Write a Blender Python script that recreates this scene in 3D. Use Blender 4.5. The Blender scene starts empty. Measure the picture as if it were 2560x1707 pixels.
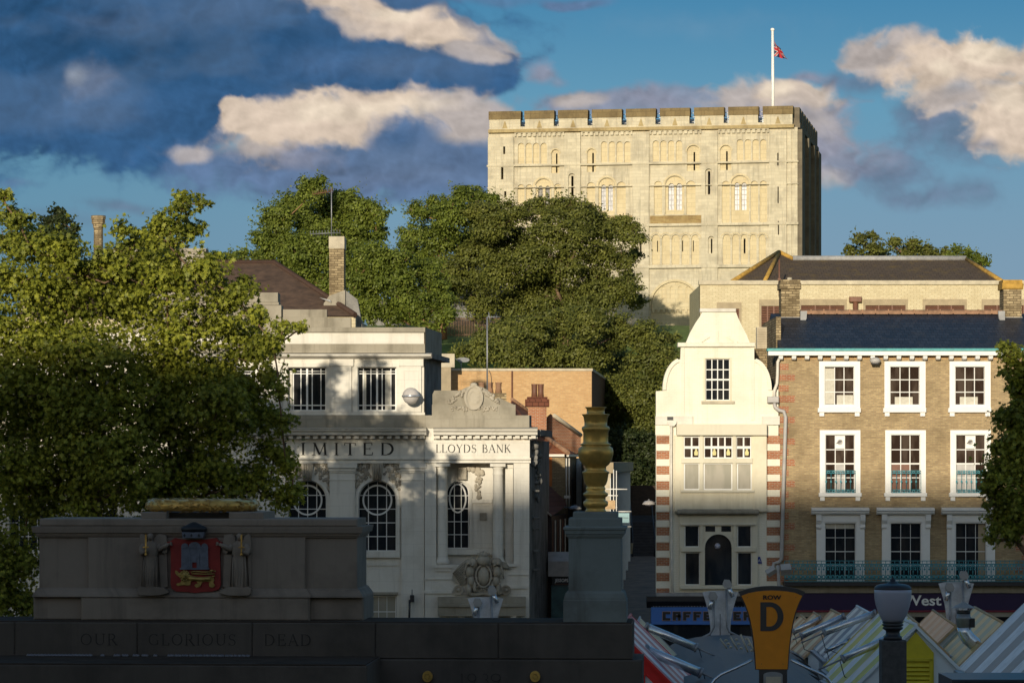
import bpy, math, random
import numpy as np
from mathutils import Vector
from mathutils.geometry import tessellate_polygon, delaunay_2d_cdt
SC = bpy.context.scene
COL = SC.collection
R = math.radians
# ---------------------------------------------------------------- camera, light, exposure
CAM_Z = 9.7           # eye height above the street in front of the shops
FPX = 8000.0          # focal length in pixels of the 2560 px wide photograph
CX, HY = 1280.0, 1150.0
cam = bpy.data.cameras.new('camera'); camo = bpy.data.objects.new('camera', cam); COL.objects.link(camo)
cam.sensor_width = 36; cam.lens = 36 * FPX / 2560
cam.shift_y = (HY - 853.5) / 2560
cam.clip_start = 0.5; cam.clip_end = 20000
camo.location = (0, 0, CAM_Z); camo.rotation_euler = (R(90), 0, 0)
SC.camera = camo
SUN_EL, SUN_AZ = R(10.0), R(10.8)      # sun low behind the viewer, a little to the left
W = bpy.data.worlds.new('World'); SC.world = W; W.use_nodes = True
nt = W.node_tree; bg = nt.nodes['Background']
sk = nt.nodes.new('ShaderNodeTexSky'); sk.sky_type = 'NISHITA'; sk.sun_disc = False
sk.sun_elevation = SUN_EL; sk.sun_rotation = R(180) + SUN_AZ
sk.air_density = 1.0; sk.dust_density = 0.6; sk.ozone_density = 1.5
nt.links.new(sk.outputs[0], bg.inputs[0]); bg.inputs[1].default_value = 0.115
sun = bpy.data.lights.new('sun', 'SUN'); sun.energy = 4.35; sun.angle = R(0.5); sun.color = (1.0, 0.885, 0.69)
suno = bpy.data.objects.new('sun', sun); COL.objects.link(suno)
tr = Vector((math.sin(SUN_AZ) * math.cos(SUN_EL), math.cos(SUN_AZ) * math.cos(SUN_EL), -math.sin(SUN_EL)))
suno.rotation_euler = tr.to_track_quat('-Z', 'Y').to_euler(); suno.location = (-30, -60, 60)
SC.view_settings.view_transform = 'Standard'; SC.view_settings.look = 'None'
SC.view_settings.exposure = 0.0; SC.view_settings.gamma = 1.0
SC.cycles.max_bounces = 6; SC.cycles.diffuse_bounces = 3; SC.cycles.glossy_bounces = 3
SC.cycles.transparent_max_bounces = 8; SC.cycles.use_denoising = True
SC.cycles.caustics_reflective = False; SC.cycles.caustics_refractive = False

# ---------------------------------------------------------------- geometry helpers
class Fr:
    """A facade frame: x along the face, y into the depth, z up. Turns photo positions into metres on it."""
    def __init__(s, px, Y, rot=0.0, z0=0.0):
        s.O = Vector(((px - CX) * Y / FPX, Y, 0)); s.rot = R(rot); s.z0 = z0
        s.ux = Vector((math.cos(s.rot), -math.sin(s.rot), 0)); s.uy = Vector((math.sin(s.rot), math.cos(s.rot), 0))
    def p(s, px, py, d=0.0):
        r = Vector(((px - CX) / FPX, 1, 0)); t = (d + s.O.dot(s.uy)) / r.dot(s.uy)
        P = r * t
        return ((P - s.O).dot(s.ux), CAM_Z + (HY - py) / FPX * t - s.z0)
    def rect(s, x0, y0, x1, y1, d=0.0):
        a = s.p(x0, y1, d); b = s.p(x1, y0, d)
        return a[0], b[0], a[1], b[1]          # X0, X1, Z0, Z1
    def m(s, px, d=0.0):                        # metres per photo pixel there
        return (s.p(px + 1, 0, d)[0] - s.p(px, 0, d)[0])
    def loc(s): return (s.O.x, s.O.y, s.z0)

class Cv:
    """Photo crop coordinates -> photo pixels -> frame."""
    def __init__(s, F, ox, oy, k): s.F, s.ox, s.oy, s.k = F, ox, oy, k
    def p(s, x, y, d=0.0): return s.F.p(s.ox + s.k * x, s.oy + s.k * y, d)
    def rect(s, x0, y0, x1, y1, d=0.0): return s.F.rect(s.ox + s.k * x0, s.oy + s.k * y0, s.ox + s.k * x1, s.oy + s.k * y1, d)
    def m(s, x, d=0.0): return s.F.m(s.ox + s.k * x, d) * s.k

def link(name, me, mat=None, parent=None, loc=None):
    o = bpy.data.objects.new(name, me); COL.objects.link(o)
    if mat is not None:
        for q in (mat if isinstance(mat, (list, tuple)) else [mat]): me.materials.append(q)
    if parent: o.parent = parent
    if loc: o.location = loc
    return o

def _inside(p, poly):
    c = False; x, y = p[0], p[1]; j = len(poly) - 1
    for i in range(len(poly)):
        xi, yi = poly[i]; xj, yj = poly[j]
        if (yi > y) != (yj > y) and x < (xj - xi) * (y - yi) / (yj - yi) + xi: c = not c
        j = i
    return c

class MB:
    def __init__(s): s.v = []; s.f = []; s.sm = []; s.mi = []; s.cm = 0
    def face(s, idx, smooth=False): s.f.append(tuple(idx)); s.sm.append(smooth); s.mi.append(s.cm)
    def box(s, x0, x1, y0, y1, z0, z1, bev=0.0):
        if x0 > x1: x0, x1 = x1, x0
        if y0 > y1: y0, y1 = y1, y0
        if z0 > z1: z0, z1 = z1, z0
        n = len(s.v)
        if bev and min(x1 - x0, z1 - z0, y1 - y0) > 2.2 * bev:
            b = bev
            for (y, e) in ((y0, b), (y0 + b, 0), (y1, 0)):
                s.v += [(x0 + e, y, z0 + e), (x1 - e, y, z0 + e), (x1 - e, y, z1 - e), (x0 + e, y, z1 - e)]
            s.face((n, n + 1, n + 2, n + 3)); s.face((n + 8, n + 11, n + 10, n + 9))
            for k in (0, 4):
                for i in range(4):
                    j = (i + 1) % 4; s.face((n + k + i, n + k + 4 + i, n + k + 4 + j, n + k + j))
            return s
        s.v += [(x0, y0, z0), (x1, y0, z0), (x1, y1, z0), (x0, y1, z0), (x0, y0, z1), (x1, y0, z1), (x1, y1, z1), (x0, y1, z1)]
        for q in ((0, 1, 5, 4), (1, 2, 6, 5), (2, 3, 7, 6), (3, 0, 4, 7), (4, 5, 6, 7), (3, 2, 1, 0)):
            s.face([n + i for i in q])
        return s
    def plate(s, outer, holes=(), y0=0.0, y1=0.2, back=False):
        loops = [list(outer)] + [list(h) for h in holes]
        vs = []; ed = []
        for lp in loops:
            k = len(vs); L = len(lp); vs += [Vector(q) for q in lp]; ed += [(k + i, k + (i + 1) % L) for i in range(L)]
        V2, _, F2, _, _, _ = delaunay_2d_cdt(vs, ed, [], 1, 1e-6, False)
        n = len(s.v); N = len(V2); s.v += [(q.x, y0, q.y) for q in V2]
        if back: s.v += [(q.x, y1, q.y) for q in V2]
        for f in F2:
            c = sum((V2[i] for i in f), Vector((0, 0))) / len(f)
            if not _inside(c, loops[0]) or any(_inside(c, h) for h in loops[1:]): continue
            s.face([n + i for i in f])
            if back: s.face([n + N + i for i in reversed(f)])
        for lp in loops:
            n = len(s.v); L = len(lp); s.v += [(a, y0, b) for a, b in lp] + [(a, y1, b) for a, b in lp]
            for i in range(L):
                j = (i + 1) % L; s.face((n + i, n + j, n + L + j, n + L + i))
        return s
    def prism(s, pts, axis, a0, a1):
        """closed outline extruded along an axis: 'x' pts=(y,z), 'y' pts=(x,z), 'z' pts=(x,y)"""
        def P(q, a): return {'x': (a, q[0], q[1]), 'y': (q[0], a, q[1]), 'z': (q[0], q[1], a)}[axis]
        n = len(s.v); N = len(pts)
        s.v += [P(q, a0) for q in pts] + [P(q, a1) for q in pts]
        for t in tessellate_polygon([[Vector((a, b, 0)) for a, b in pts]]):
            s.face([n + i for i in t]); s.face([n + N + i for i in reversed(t)])
        for i in range(N):
            j = (i + 1) % N; s.face((n + i, n + j, n + N + j, n + N + i))
        return s
    def tube(s, path, rad, n=8, cap=True, smooth=True):
        path = [Vector(p) for p in path]; rr = rad if isinstance(rad, (list, tuple)) else [rad] * len(path)
        base = len(s.v); up = None
        for i, p in enumerate(path):
            d = (path[min(i + 1, len(path) - 1)] - path[max(i - 1, 0)])
            d = d.normalized() if d.length > 1e-9 else Vector((0, 0, 1))
            if up is None: up = Vector((0, 0, 1)) if abs(d.z) < 0.9 else Vector((1, 0, 0))
            a = d.cross(up).normalized(); b = a.cross(d).normalized(); up = b
            for k in range(n):
                t = 2 * math.pi * k / n; s.v.append(tuple(p + (a * math.cos(t) + b * math.sin(t)) * rr[i]))
        for i in range(len(path) - 1):
            for k in range(n):
                j = (k + 1) % n; s.face((base + i * n + k, base + i * n + j, base + (i + 1) * n + j, base + (i + 1) * n + k), smooth)
        if cap:
            s.face([base + k for k in range(n)][::-1]); e = base + (len(path) - 1) * n; s.face([e + k for k in range(n)])
        return s
    def lathe(s, prof, c=(0, 0), n=24, sx=1.0, sy=1.0, smooth=True):
        """profile of (radius, z) turned about the vertical through c"""
        base = len(s.v)
        for r, z in prof:
            for k in range(n):
                t = 2 * math.pi * k / n; s.v.append((c[0] + r * sx * math.cos(t), c[1] + r * sy * math.sin(t), z))
        for i in range(len(prof) - 1):
            for k in range(n):
                j = (k + 1) % n; s.face((base + i * n + k, base + i * n + j, base + (i + 1) * n + j, base + (i + 1) * n + k), smooth)
        s.face([base + k for k in range(n)][::-1]); e = base + (len(prof) - 1) * n; s.face([e + k for k in range(n)])
        return s
    def ball(s, c, rx, ry=None, rz=None, n=12, m=8):
        ry = ry or rx; rz = rz or rx; base = len(s.v)
        for i in range(m + 1):
            f = math.pi * i / m
            for k in range(n):
                t = 2 * math.pi * k / n
                s.v.append((c[0] + rx * math.sin(f) * math.cos(t), c[1] + ry * math.sin(f) * math.sin(t), c[2] + rz * math.cos(f)))
        for i in range(m):
            for k in range(n):
                j = (k + 1) % n; s.face((base + i * n + k, base + (i + 1) * n + k, base + (i + 1) * n + j, base + i * n + j), True)
        return s
    def ribbon(s, pts, w, y0, y1, closed=False):
        """flat band of width w following (x,z) points, extruded y0..y1"""
        P = [Vector((a, b)) for a, b in pts]; N = len(P); L = []; Rr = []
        ww = w if isinstance(w, (list, tuple)) else [w] * N
        for i in range(N):
            if closed: d = (P[(i + 1) % N] - P[(i - 1) % N])
            else: d = (P[min(i + 1, N - 1)] - P[max(i - 1, 0)])
            d = d.normalized() if d.length > 1e-9 else Vector((1, 0)); nn = Vector((-d.y, d.x)) * ww[i] / 2
            L.append(P[i] + nn); Rr.append(P[i] - nn)
        base = len(s.v)
        for i in range(N):
            for (q, y) in ((L[i], y0), (Rr[i], y0), (Rr[i], y1), (L[i], y1)): s.v.append((q.x, y, q.y))
        for i in range(N if closed else N - 1):
            a = base + 4 * i; b = base + 4 * ((i + 1) % N)
            for k in range(4): s.face((a + k, a + (k + 1) % 4, b + (k + 1) % 4, b + k))
        if not closed:
            s.face((base, base + 1, base + 2, base + 3)); e = base + 4 * (N - 1); s.face((e + 3, e + 2, e + 1, e))
        return s
    def shift(s, n0, dx=0, dy=0, dz=0):
        for i in range(n0, len(s.v)): a = s.v[i]; s.v[i] = (a[0] + dx, a[1] + dy, a[2] + dz)
    def build(s, name, mat, parent=None, loc=None, label=None):
        me = bpy.data.meshes.new(name); me.from_pydata(s.v, [], s.f)
        me.polygons.foreach_set('use_smooth', s.sm); me.polygons.foreach_set('material_index', s.mi); me.update()
        o = link(name, me, mat, parent, loc)
        if label: o['label'] = label
        return o

def thing(name, label, cat, loc=(0, 0, 0), rot=0.0, group=None, kind=None):
    o = bpy.data.objects.new(name, None); COL.objects.link(o); o.empty_display_size = 0.3
    o.location = loc; o.rotation_euler = (0, 0, rot); o['label'] = label; o['category'] = cat
    if group: o['group'] = group
    if kind: o['kind'] = kind
    return o
def fthing(name, label, cat, F, group=None): return thing(name, label, cat, F.loc(), -F.rot, group)
def tag(o, label, cat, group=None, kind=None):
    o['label'] = label; o['category'] = cat
    if group: o['group'] = group
    if kind: o['kind'] = kind
    return o
def struct(o): o['kind'] = 'structure'; return o
def dup(root, loc, label=None, rot=None, scale=None):
    r = root.copy(); COL.objects.link(r); r.location = loc
    if label: r['label'] = label
    if rot is not None: r.rotation_euler = rot
    if scale: r.scale = scale
    for ch in root.children:
        c = ch.copy(); COL.objects.link(c); c.parent = r
        for g in ch.children:
            d = g.copy(); COL.objects.link(d); d.parent = c
    return r
def rect_pts(X0, X1, Z0, Z1): return [(X0, Z0), (X1, Z0), (X1, Z1), (X0, Z1)]
def arch_pts(X0, X1, Z0, Z1, n=10, rise=None):
    r = (X1 - X0) / 2; h = rise if rise is not None else r; c = (X0 + X1) / 2
    return [(X0, Z0), (X1, Z0)] + [(c + r * math.cos(math.pi * i / n), Z1 - h + h * math.sin(math.pi * i / n)) for i in range(n + 1)]
def ell(cx, cz, rx, rz, n=24): return [(cx + rx * math.cos(2 * math.pi * i / n), cz + rz * math.sin(2 * math.pi * i / n)) for i in range(n)]

# ---------------------------------------------------------------- materials
class NT:
    def __init__(s, name):
        s.m = bpy.data.materials.new(name); s.m.use_nodes = True; s.t = s.m.node_tree
        s.b = s.t.nodes['Principled BSDF']
    def l(s, a, b): s.t.links.new(a, b)
    def mix(s, fac, a, b, mode='MIX'):
        q = s.t.nodes.new('ShaderNodeMix'); q.data_type = 'RGBA'; q.blend_type = mode
        for i, v in ((0, fac), (6, a), (7, b)):
            if hasattr(v, 'default_value') or hasattr(v, 'links'): s.l(v, q.inputs[i])
            else: q.inputs[i].default_value = v if i == 0 else (*v[:3], 1)
        return q.outputs[2]
    def math(s, op, a, b=None, c=None):
        q = s.t.nodes.new('ShaderNodeMath'); q.operation = op
        for i, v in enumerate((a, b, c)):
            if v is None: continue
            if hasattr(v, 'links'): s.l(v, q.inputs[i])
            else: q.inputs[i].default_value = v
        return q.outputs[0]
    def noise(s, scale, detail=4, vec=None, rough=0.6):
        q = s.t.nodes.new('ShaderNodeTexNoise'); q.inputs['Scale'].default_value = scale
        q.inputs['Detail'].default_value = detail; q.inputs['Roughness'].default_value = rough
        if vec is not None: s.l(vec, q.inputs['Vector'])
        return q.outputs[0]
    def ramp(s, v, a, b):
        q = s.t.nodes.new('ShaderNodeMapRange'); q.inputs[1].default_value = a; q.inputs[2].default_value = b
        s.l(v, q.inputs[0]); return q.outputs[0]
    def obj(s):
        q = s.t.nodes.new('ShaderNodeTexCoord'); return q.outputs['Object']
    def scaled(s, v, sc):
        q = s.t.nodes.new('ShaderNodeMapping'); q.inputs['Scale'].default_value = sc; s.l(v, q.inputs[0]); return q.outputs[0]
    def wallvec(s, v):
        a = s.t.nodes.new('ShaderNodeSeparateXYZ'); s.l(v, a.inputs[0])
        c = s.t.nodes.new('ShaderNodeCombineXYZ'); s.l(s.math('ADD', a.outputs[0], a.outputs[1]), c.inputs[0]); s.l(a.outputs[2], c.inputs[1])
        return c.outputs[0]
    def bump(s, h, strength=0.3, dist=0.02):
        q = s.t.nodes.new('ShaderNodeBump'); q.inputs['Strength'].default_value = strength; q.inputs['Distance'].default_value = dist
        s.l(h, q.inputs['Height']); s.l(q.outputs[0], s.b.inputs['Normal'])

def plain(name, c, rough=0.6, var=0.15, scale=3.0, metal=0.0, spec=0.5, bump=0.0):
    t = NT(name); v = t.obj()
    d = tuple(x * (1 - var) for x in c); e = tuple(min(1, x * (1 + var)) for x in c)
    col = t.mix(t.ramp(t.noise(scale, 5, v), 0.3, 0.7), d, e)
    t.l(col, t.b.inputs['Base Color']); t.b.inputs['Roughness'].default_value = rough
    t.b.inputs['Metallic'].default_value = metal; t.b.inputs['Specular IOR Level'].default_value = spec
    if bump: t.bump(t.noise(scale * 6, 4, v), bump)
    return t.m

def stone(name, c, c2, dirt, rough=0.85, bw=1.0, bh=0.4, joint=0.02, dirt_amt=0.5, streak=0.35, jcol=None, bump=0.4, bvar=0.5):
    """ashlar: blocks of two tones, joints, patchy dirt and rain streaks"""
    t = NT(name); v = t.obj(); w = t.wallvec(v)
    b = t.t.nodes.new('ShaderNodeTexBrick'); t.l(w, b.inputs['Vector'])
    b.inputs['Color1'].default_value = (0, 0, 0, 1); b.inputs['Color2'].default_value = (1, 1, 1, 1); b.inputs['Mortar'].default_value = (.5, .5, .5, 1)
    b.inputs['Scale'].default_value = 1.0; b.inputs['Mortar Size'].default_value = joint
    b.inputs['Brick Width'].default_value = bw; b.inputs['Row Height'].default_value = bh; b.inputs['Bias'].default_value = 0
    b.inputs['Mortar Smooth'].default_value = 0.3
    n1 = t.noise(0.7, 6, v); n2 = t.noise(9, 4, v)
    f = t.math('ADD', t.math('MULTIPLY', b.outputs[0], bvar), t.math('MULTIPLY', n2, 1 - bvar))
    col = t.mix(f, c, c2)
    dm = t.math('MULTIPLY', t.ramp(n1, 0.48, 0.72), dirt_amt); col = t.mix(dm, col, dirt)
    st = t.noise(1.0, 5, t.scaled(w, (3.2, 0.22, 1)), 0.65)
    col = t.mix(t.math('MULTIPLY', t.ramp(st, 0.52, 0.75), streak), col, dirt)
    j = jcol or tuple(x * 0.7 for x in c)
    col = t.mix(t.math('MULTIPLY', b.outputs[1], 0.75), col, j)
    t.l(col, t.b.inputs['Base Color']); t.b.inputs['Roughness'].default_value = rough; t.b.inputs['Specular IOR Level'].default_value = 0.25
    h = t.math('ADD', t.math('MULTIPLY', b.outputs[1], -0.7), t.math('MULTIPLY', n2, 0.5)); t.bump(h, bump, 0.02)
    return t.m

def brick(name, c, c2, mortar, bw=0.225, bh=0.075, dirt=None, dirt_amt=0.4, mort=0.012, streak=0.0, bump=0.4):
    t = NT(name); v = t.obj(); w = t.wallvec(v)
    b = t.t.nodes.new('ShaderNodeTexBrick'); t.l(w, b.inputs['Vector'])
    b.inputs['Color1'].default_value = (0, 0, 0, 1); b.inputs['Color2'].default_value = (1, 1, 1, 1); b.inputs['Mortar'].default_value = (.5, .5, .5, 1)
    b.inputs['Scale'].default_value = 1.0; b.inputs['Mortar Size'].default_value = mort
    b.inputs['Brick Width'].default_value = bw; b.inputs['Row Height'].default_value = bh; b.inputs['Mortar Smooth'].default_value = 0.2
    col = t.mix(b.outputs[0], c, c2)
    n2 = t.noise(1.0, 3, t.scaled(w, (5, 13, 1)), 0.5)
    col = t.mix(t.math('MULTIPLY', t.ramp(n2, 0.5, 0.8), 0.5), col, tuple(x * 0.55 for x in c))
    n3 = t.noise(1.0, 3, t.scaled(w, (4, 11, 4)), 0.5)
    col = t.mix(t.math('MULTIPLY', t.ramp(n3, 0.58, 0.8), 0.6), col, tuple(min(1, x * 1.5) for x in c2))
    col = t.mix(b.outputs[1], col, mortar)
    if dirt: col = t.mix(t.math('MULTIPLY', t.ramp(t.noise(0.8, 6, v), 0.45, 0.7), dirt_amt), col, dirt)
    if streak: col = t.mix(t.math('MULTIPLY', t.ramp(t.noise(1, 4, t.scaled(w, (2.5, 0.2, 1))), 0.52, 0.75), streak), col, dirt or (0.05,) * 3)
    t.l(col, t.b.inputs['Base Color']); t.b.inputs['Roughness'].default_value = 0.9; t.b.inputs['Specular IOR Level'].default_value = 0.2
    t.bump(t.math('MULTIPLY', b.outputs[1], -1.0), bump, 0.01)
    return t.m

def stripes(name, c, c2, period=0.24, axis=1, off=0.0):
    """painted corrugated sheets: stripes along one object axis"""
    t = NT(name); v = t.obj(); a = t.t.nodes.new('ShaderNodeSeparateXYZ'); t.l(v, a.inputs[0])
    x = t.math('FRACT', t.math('ADD', t.math('DIVIDE', a.outputs[axis], period * 2), off))
    k = t.math('GREATER_THAN', x, 0.5)
    col = t.mix(k, c, c2); col = t.mix(t.math('MULTIPLY', t.ramp(t.noise(4, 4, v), 0.45, 0.8), 0.35), col, (0.12, 0.11, 0.09))
    t.l(col, t.b.inputs['Base Color']); t.b.inputs['Roughness'].default_value = 0.45
    y = t.math('ABSOLUTE', t.math('SUBTRACT', t.math('FRACT', t.math('DIVIDE', a.outputs[axis], period)), 0.5))
    t.bump(y, 0.25, 0.02)
    return t.m

def tiles(name, c, c2, rw=0.28, rh=0.3, rough=0.8, moss=None, moss_amt=0.3, gap=0.02, bump=0.6, axis='x', spec=0.3, slope=1.4):
    """roof tiles or slates in courses; axis is the horizontal run of the course"""
    t = NT(name); v = t.obj(); a = t.t.nodes.new('ShaderNodeSeparateXYZ'); t.l(v, a.inputs[0])
    cc = t.t.nodes.new('ShaderNodeCombineXYZ')
    if axis == 'x': t.l(a.outputs[0], cc.inputs[0])
    elif axis == 'y': t.l(a.outputs[1], cc.inputs[0])
    else: t.l(t.math('ADD', a.outputs[0], a.outputs[1]), cc.inputs[0])
    t.l(t.math('MULTIPLY', a.outputs[2], slope), cc.inputs[1])
    b = t.t.nodes.new('ShaderNodeTexBrick'); t.l(cc.outputs[0], b.inputs['Vector'])
    b.inputs['Color1'].default_value = (0, 0, 0, 1); b.inputs['Color2'].default_value = (1, 1, 1, 1); b.inputs['Mortar'].default_value = (.5, .5, .5, 1)
    b.inputs['Scale'].default_value = 1; b.inputs['Brick Width'].default_value = rw; b.inputs['Row Height'].default_value = rh
    b.inputs['Mortar Size'].default_value = gap
    col = t.mix(t.math('ADD', t.math('MULTIPLY', b.outputs[0], 0.6), t.math('MULTIPLY', t.noise(2.5, 5, v), 0.4)), c, c2)
    col = t.mix(t.math('MULTIPLY', b.outputs[1], 0.7), col, tuple(x * 0.35 for x in c))
    if moss: col = t.mix(t.math('MULTIPLY', t.ramp(t.noise(1.1, 7, v, 0.7), 0.52, 0.7), moss_amt), col, moss)
    t.l(col, t.b.inputs['Base Color']); t.b.inputs['Roughness'].default_value = rough; t.b.inputs['Specular IOR Level'].default_value = spec
    saw = t.math('FRACT', t.math('DIVIDE', t.math('MULTIPLY', a.outputs[2], slope), rh))
    t.bump(t.math('SUBTRACT', t.math('MULTIPLY', saw, -0.6), b.outputs[1]), bump, 0.03)
    return t.m

def leafmat(name, dark, light, autumn, trans=0.45, scale=3.0):
    t = NT(name); v = t.obj()
    n = t.noise(scale, 3, v); n2 = t.noise(0.55, 4, v); n3 = t.noise(scale * 3.1, 2, v)
    col = t.mix(t.ramp(n, 0.35, 0.65), dark, light)
    col = t.mix(t.math('MULTIPLY', t.ramp(n3, 0.58, 0.7), 0.5), col, autumn)
    col = t.mix(t.math('MULTIPLY', t.ramp(n2, 0.42, 0.64), 0.62), col, tuple(x * 0.7 for x in dark))
    t.l(col, t.b.inputs['Base Color']); t.b.inputs['Roughness'].default_value = 0.55; t.b.inputs['Specular IOR Level'].default_value = 0.35
    tl = t.t.nodes.new('ShaderNodeBsdfTranslucent'); t.l(col, tl.inputs[0])
    mx = t.t.nodes.new('ShaderNodeMixShader'); mx.inputs[0].default_value = trans
    t.l(t.b.outputs[0], mx.inputs[1]); t.l(tl.outputs[0], mx.inputs[2]); t.l(mx.outputs[0], t.t.nodes['Material Output'].inputs[0])
    return t.m

def glass(name, tint=(0.012, 0.014, 0.018), var=(0.05, 0.045, 0.04), amt=0.5, rough=0.06, scale=1.3, spec=0.5):
    """window panes seen against a dim room"""
    t = NT(name); v = t.obj()
    n = t.noise(scale, 2, t.scaled(v, (1.6, 1.6, 0.5)))
    col = t.mix(t.math('MULTIPLY', t.ramp(n, 0.45, 0.62), amt), tint, var)
    t.l(col, t.b.inputs['Base Color']); t.b.inputs['Roughness'].default_value = rough; t.b.inputs['Specular IOR Level'].default_value = spec
    return t.m

M = {}
M['castle'] = stone('castle_ashlar', (0.605, 0.55, 0.415), (0.46, 0.415, 0.31), (0.25, 0.225, 0.175), bw=0.8, bh=0.3, joint=0.013, dirt_amt=0.55, streak=0.8, jcol=(0.44, 0.38, 0.26), bvar=0.7)
M['castle2'] = stone('castle_recess_stone', (0.61, 0.53, 0.355), (0.54, 0.455, 0.28), (0.40, 0.32, 0.19), bw=0.8, bh=0.4, joint=0.02, dirt_amt=0.4, streak=0.3)
M['castle_side_shade'] = stone('castle_side_shade_stone', (0.20, 0.17, 0.12), (0.13, 0.11, 0.08), (0.06, 0.05, 0.04), bw=0.8, bh=0.3, joint=0.012, dirt_amt=0.6, streak=0.6, bump=0.0)  # shade of the keep's flank put into a darker stone colour
M['castle_band'] = stone('castle_band_stone', (0.45, 0.36, 0.19), (0.34, 0.26, 0.13), (0.16, 0.11, 0.05), bw=1.2, bh=0.3, dirt_amt=0.8, streak=0.6)
M['castle_coping'] = stone('castle_coping_stone', (0.16, 0.12, 0.06), (0.24, 0.18, 0.09), (0.08, 0.055, 0.03), bw=0.9, bh=0.6, dirt_amt=0.7, streak=0.5)
M['rust_ledge'] = stone('rusty_ledge_stone', (0.42, 0.33, 0.15), (0.24, 0.14, 0.06), (0.10, 0.045, 0.02), bw=0.5, bh=0.12, dirt_amt=0.9, streak=0.5)
M['portland'] = stone('portland_stone', (0.745, 0.71, 0.64), (0.66, 0.625, 0.545), (0.34, 0.30, 0.23), bw=1.3, bh=0.55, joint=0.008, dirt_amt=0.35, streak=0.35, bump=0.2, bvar=0.3)
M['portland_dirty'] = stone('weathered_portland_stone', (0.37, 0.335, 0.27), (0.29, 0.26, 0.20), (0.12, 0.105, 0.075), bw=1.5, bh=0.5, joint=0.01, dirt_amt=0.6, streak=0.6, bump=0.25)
M['portland_carved'] = stone('carved_portland_stone', (0.50, 0.45, 0.36), (0.33, 0.29, 0.23), (0.11, 0.095, 0.075), bw=9, bh=9, joint=0.0, dirt_amt=0.9, streak=0.5, bump=0.8)
M['shade_grey'] = stone('shade_grey_stone', (0.30, 0.29, 0.27), (0.19, 0.185, 0.17), (0.05, 0.047, 0.043), bw=1.0, bh=0.5, joint=0.01, dirt_amt=0.8, streak=0.8)  # shade of the alley-facing sides put into a darker grey stone
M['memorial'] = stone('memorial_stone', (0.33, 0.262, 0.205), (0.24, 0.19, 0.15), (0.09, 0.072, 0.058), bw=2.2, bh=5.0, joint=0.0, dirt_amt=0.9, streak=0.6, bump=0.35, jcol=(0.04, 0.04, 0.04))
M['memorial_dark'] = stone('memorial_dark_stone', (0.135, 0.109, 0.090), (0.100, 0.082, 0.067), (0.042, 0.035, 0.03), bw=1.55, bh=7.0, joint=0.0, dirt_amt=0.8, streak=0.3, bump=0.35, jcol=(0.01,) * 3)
M['memorial_top'] = plain('memorial_ledge_stone', (0.07, 0.052, 0.04), 1.0, 0.25, 4, spec=0.1)
M['verdigris'] = stone('verdigris_stone', (0.26, 0.285, 0.265), (0.19, 0.20, 0.185), (0.075, 0.058, 0.045), bw=3, bh=5, joint=0.0, dirt_amt=0.95, streak=0.85, bump=0.2)
M['letters'] = plain('cut_letters', (0.045, 0.037, 0.031), 0.9, 0.2, 5)
M['black_letters'] = plain('black_letters', (0.02, 0.018, 0.015), 0.7, 0.2, 5)
M['brass'] = plain('aged_brass', (0.80, 0.46, 0.11), 0.30, 0.28, 6, metal=0.4)
M['gilt'] = plain('gilt', (0.72, 0.37, 0.085), 0.38, 0.55, 14, metal=0.35, bump=0.3)
M['gold_paint'] = plain('gold_paint', (0.46, 0.31, 0.09), 0.45, 0.3, 20, metal=0.5)
M['shield_red'] = plain('shield_red', (0.27, 0.02, 0.014), 0.5, 0.2, 8)
M['silver_paint'] = plain('silver_paint', (0.16, 0.175, 0.22), 0.4, 0.25, 12, metal=0.3)
M['black'] = plain('black_paint', (0.012, 0.012, 0.014), 0.5, 0.2, 5)
M['white'] = plain('white_paint', (0.80, 0.79, 0.76), 0.45, 0.04, 3)
M['white_frame'] = plain('white_window_paint', (0.72, 0.71, 0.68), 0.4, 0.06, 3)
M['cream'] = stone('cream_painted_brick', (0.85, 0.815, 0.70), (0.79, 0.75, 0.62), (0.54, 0.48, 0.34), bw=0.225, bh=0.075, joint=0.006, dirt_amt=0.3, streak=0.35, bump=0.35, jcol=(0.70, 0.65, 0.51), bvar=0.35)
M['render'] = stone('cream_render', (0.77, 0.70, 0.54), (0.72, 0.65, 0.49), (0.42, 0.36, 0.24), bw=9, bh=9, joint=0, dirt_amt=0.4, streak=0.4, bump=0.1)
M['render_trim'] = stone('cream_trim', (0.70, 0.65, 0.52), (0.64, 0.59, 0.46), (0.40, 0.36, 0.26), bw=9, bh=9, joint=0, dirt_amt=0.4, streak=0.2, bump=0.1)
M['redbrick'] = brick('red_brick', (0.36, 0.115, 0.05), (0.44, 0.17, 0.075), (0.42, 0.33, 0.24), dirt=(0.15, 0.06, 0.035), dirt_amt=0.5)
M['yellowbrick'] = brick('gault_brick', (0.335, 0.235, 0.13), (0.50, 0.37, 0.20), (0.33, 0.265, 0.17), dirt=(0.17, 0.125, 0.07), dirt_amt=0.6, streak=0.3)
M['orangebrick'] = brick('orange_brick', (0.50, 0.30, 0.14), (0.60, 0.39, 0.19), (0.48, 0.34, 0.20), dirt=(0.45, 0.27, 0.12), dirt_amt=0.5, bw=0.3, bh=0.1, mort=0.012)
M['palebrick'] = brick('pale_brick', (0.58, 0.50, 0.335), (0.66, 0.58, 0.40), (0.46, 0.385, 0.245), dirt=(0.44, 0.36, 0.22), dirt_amt=0.5, bw=0.45, bh=0.15, mort=0.018, streak=0.2)
M['oldbrick'] = brick('old_chimney_brick', (0.20, 0.15, 0.085), (0.52, 0.41, 0.24), (0.15, 0.115, 0.07), dirt=(0.10, 0.07, 0.035), dirt_amt=0.75, bw=0.32, bh=0.11, mort=0.02)
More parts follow.
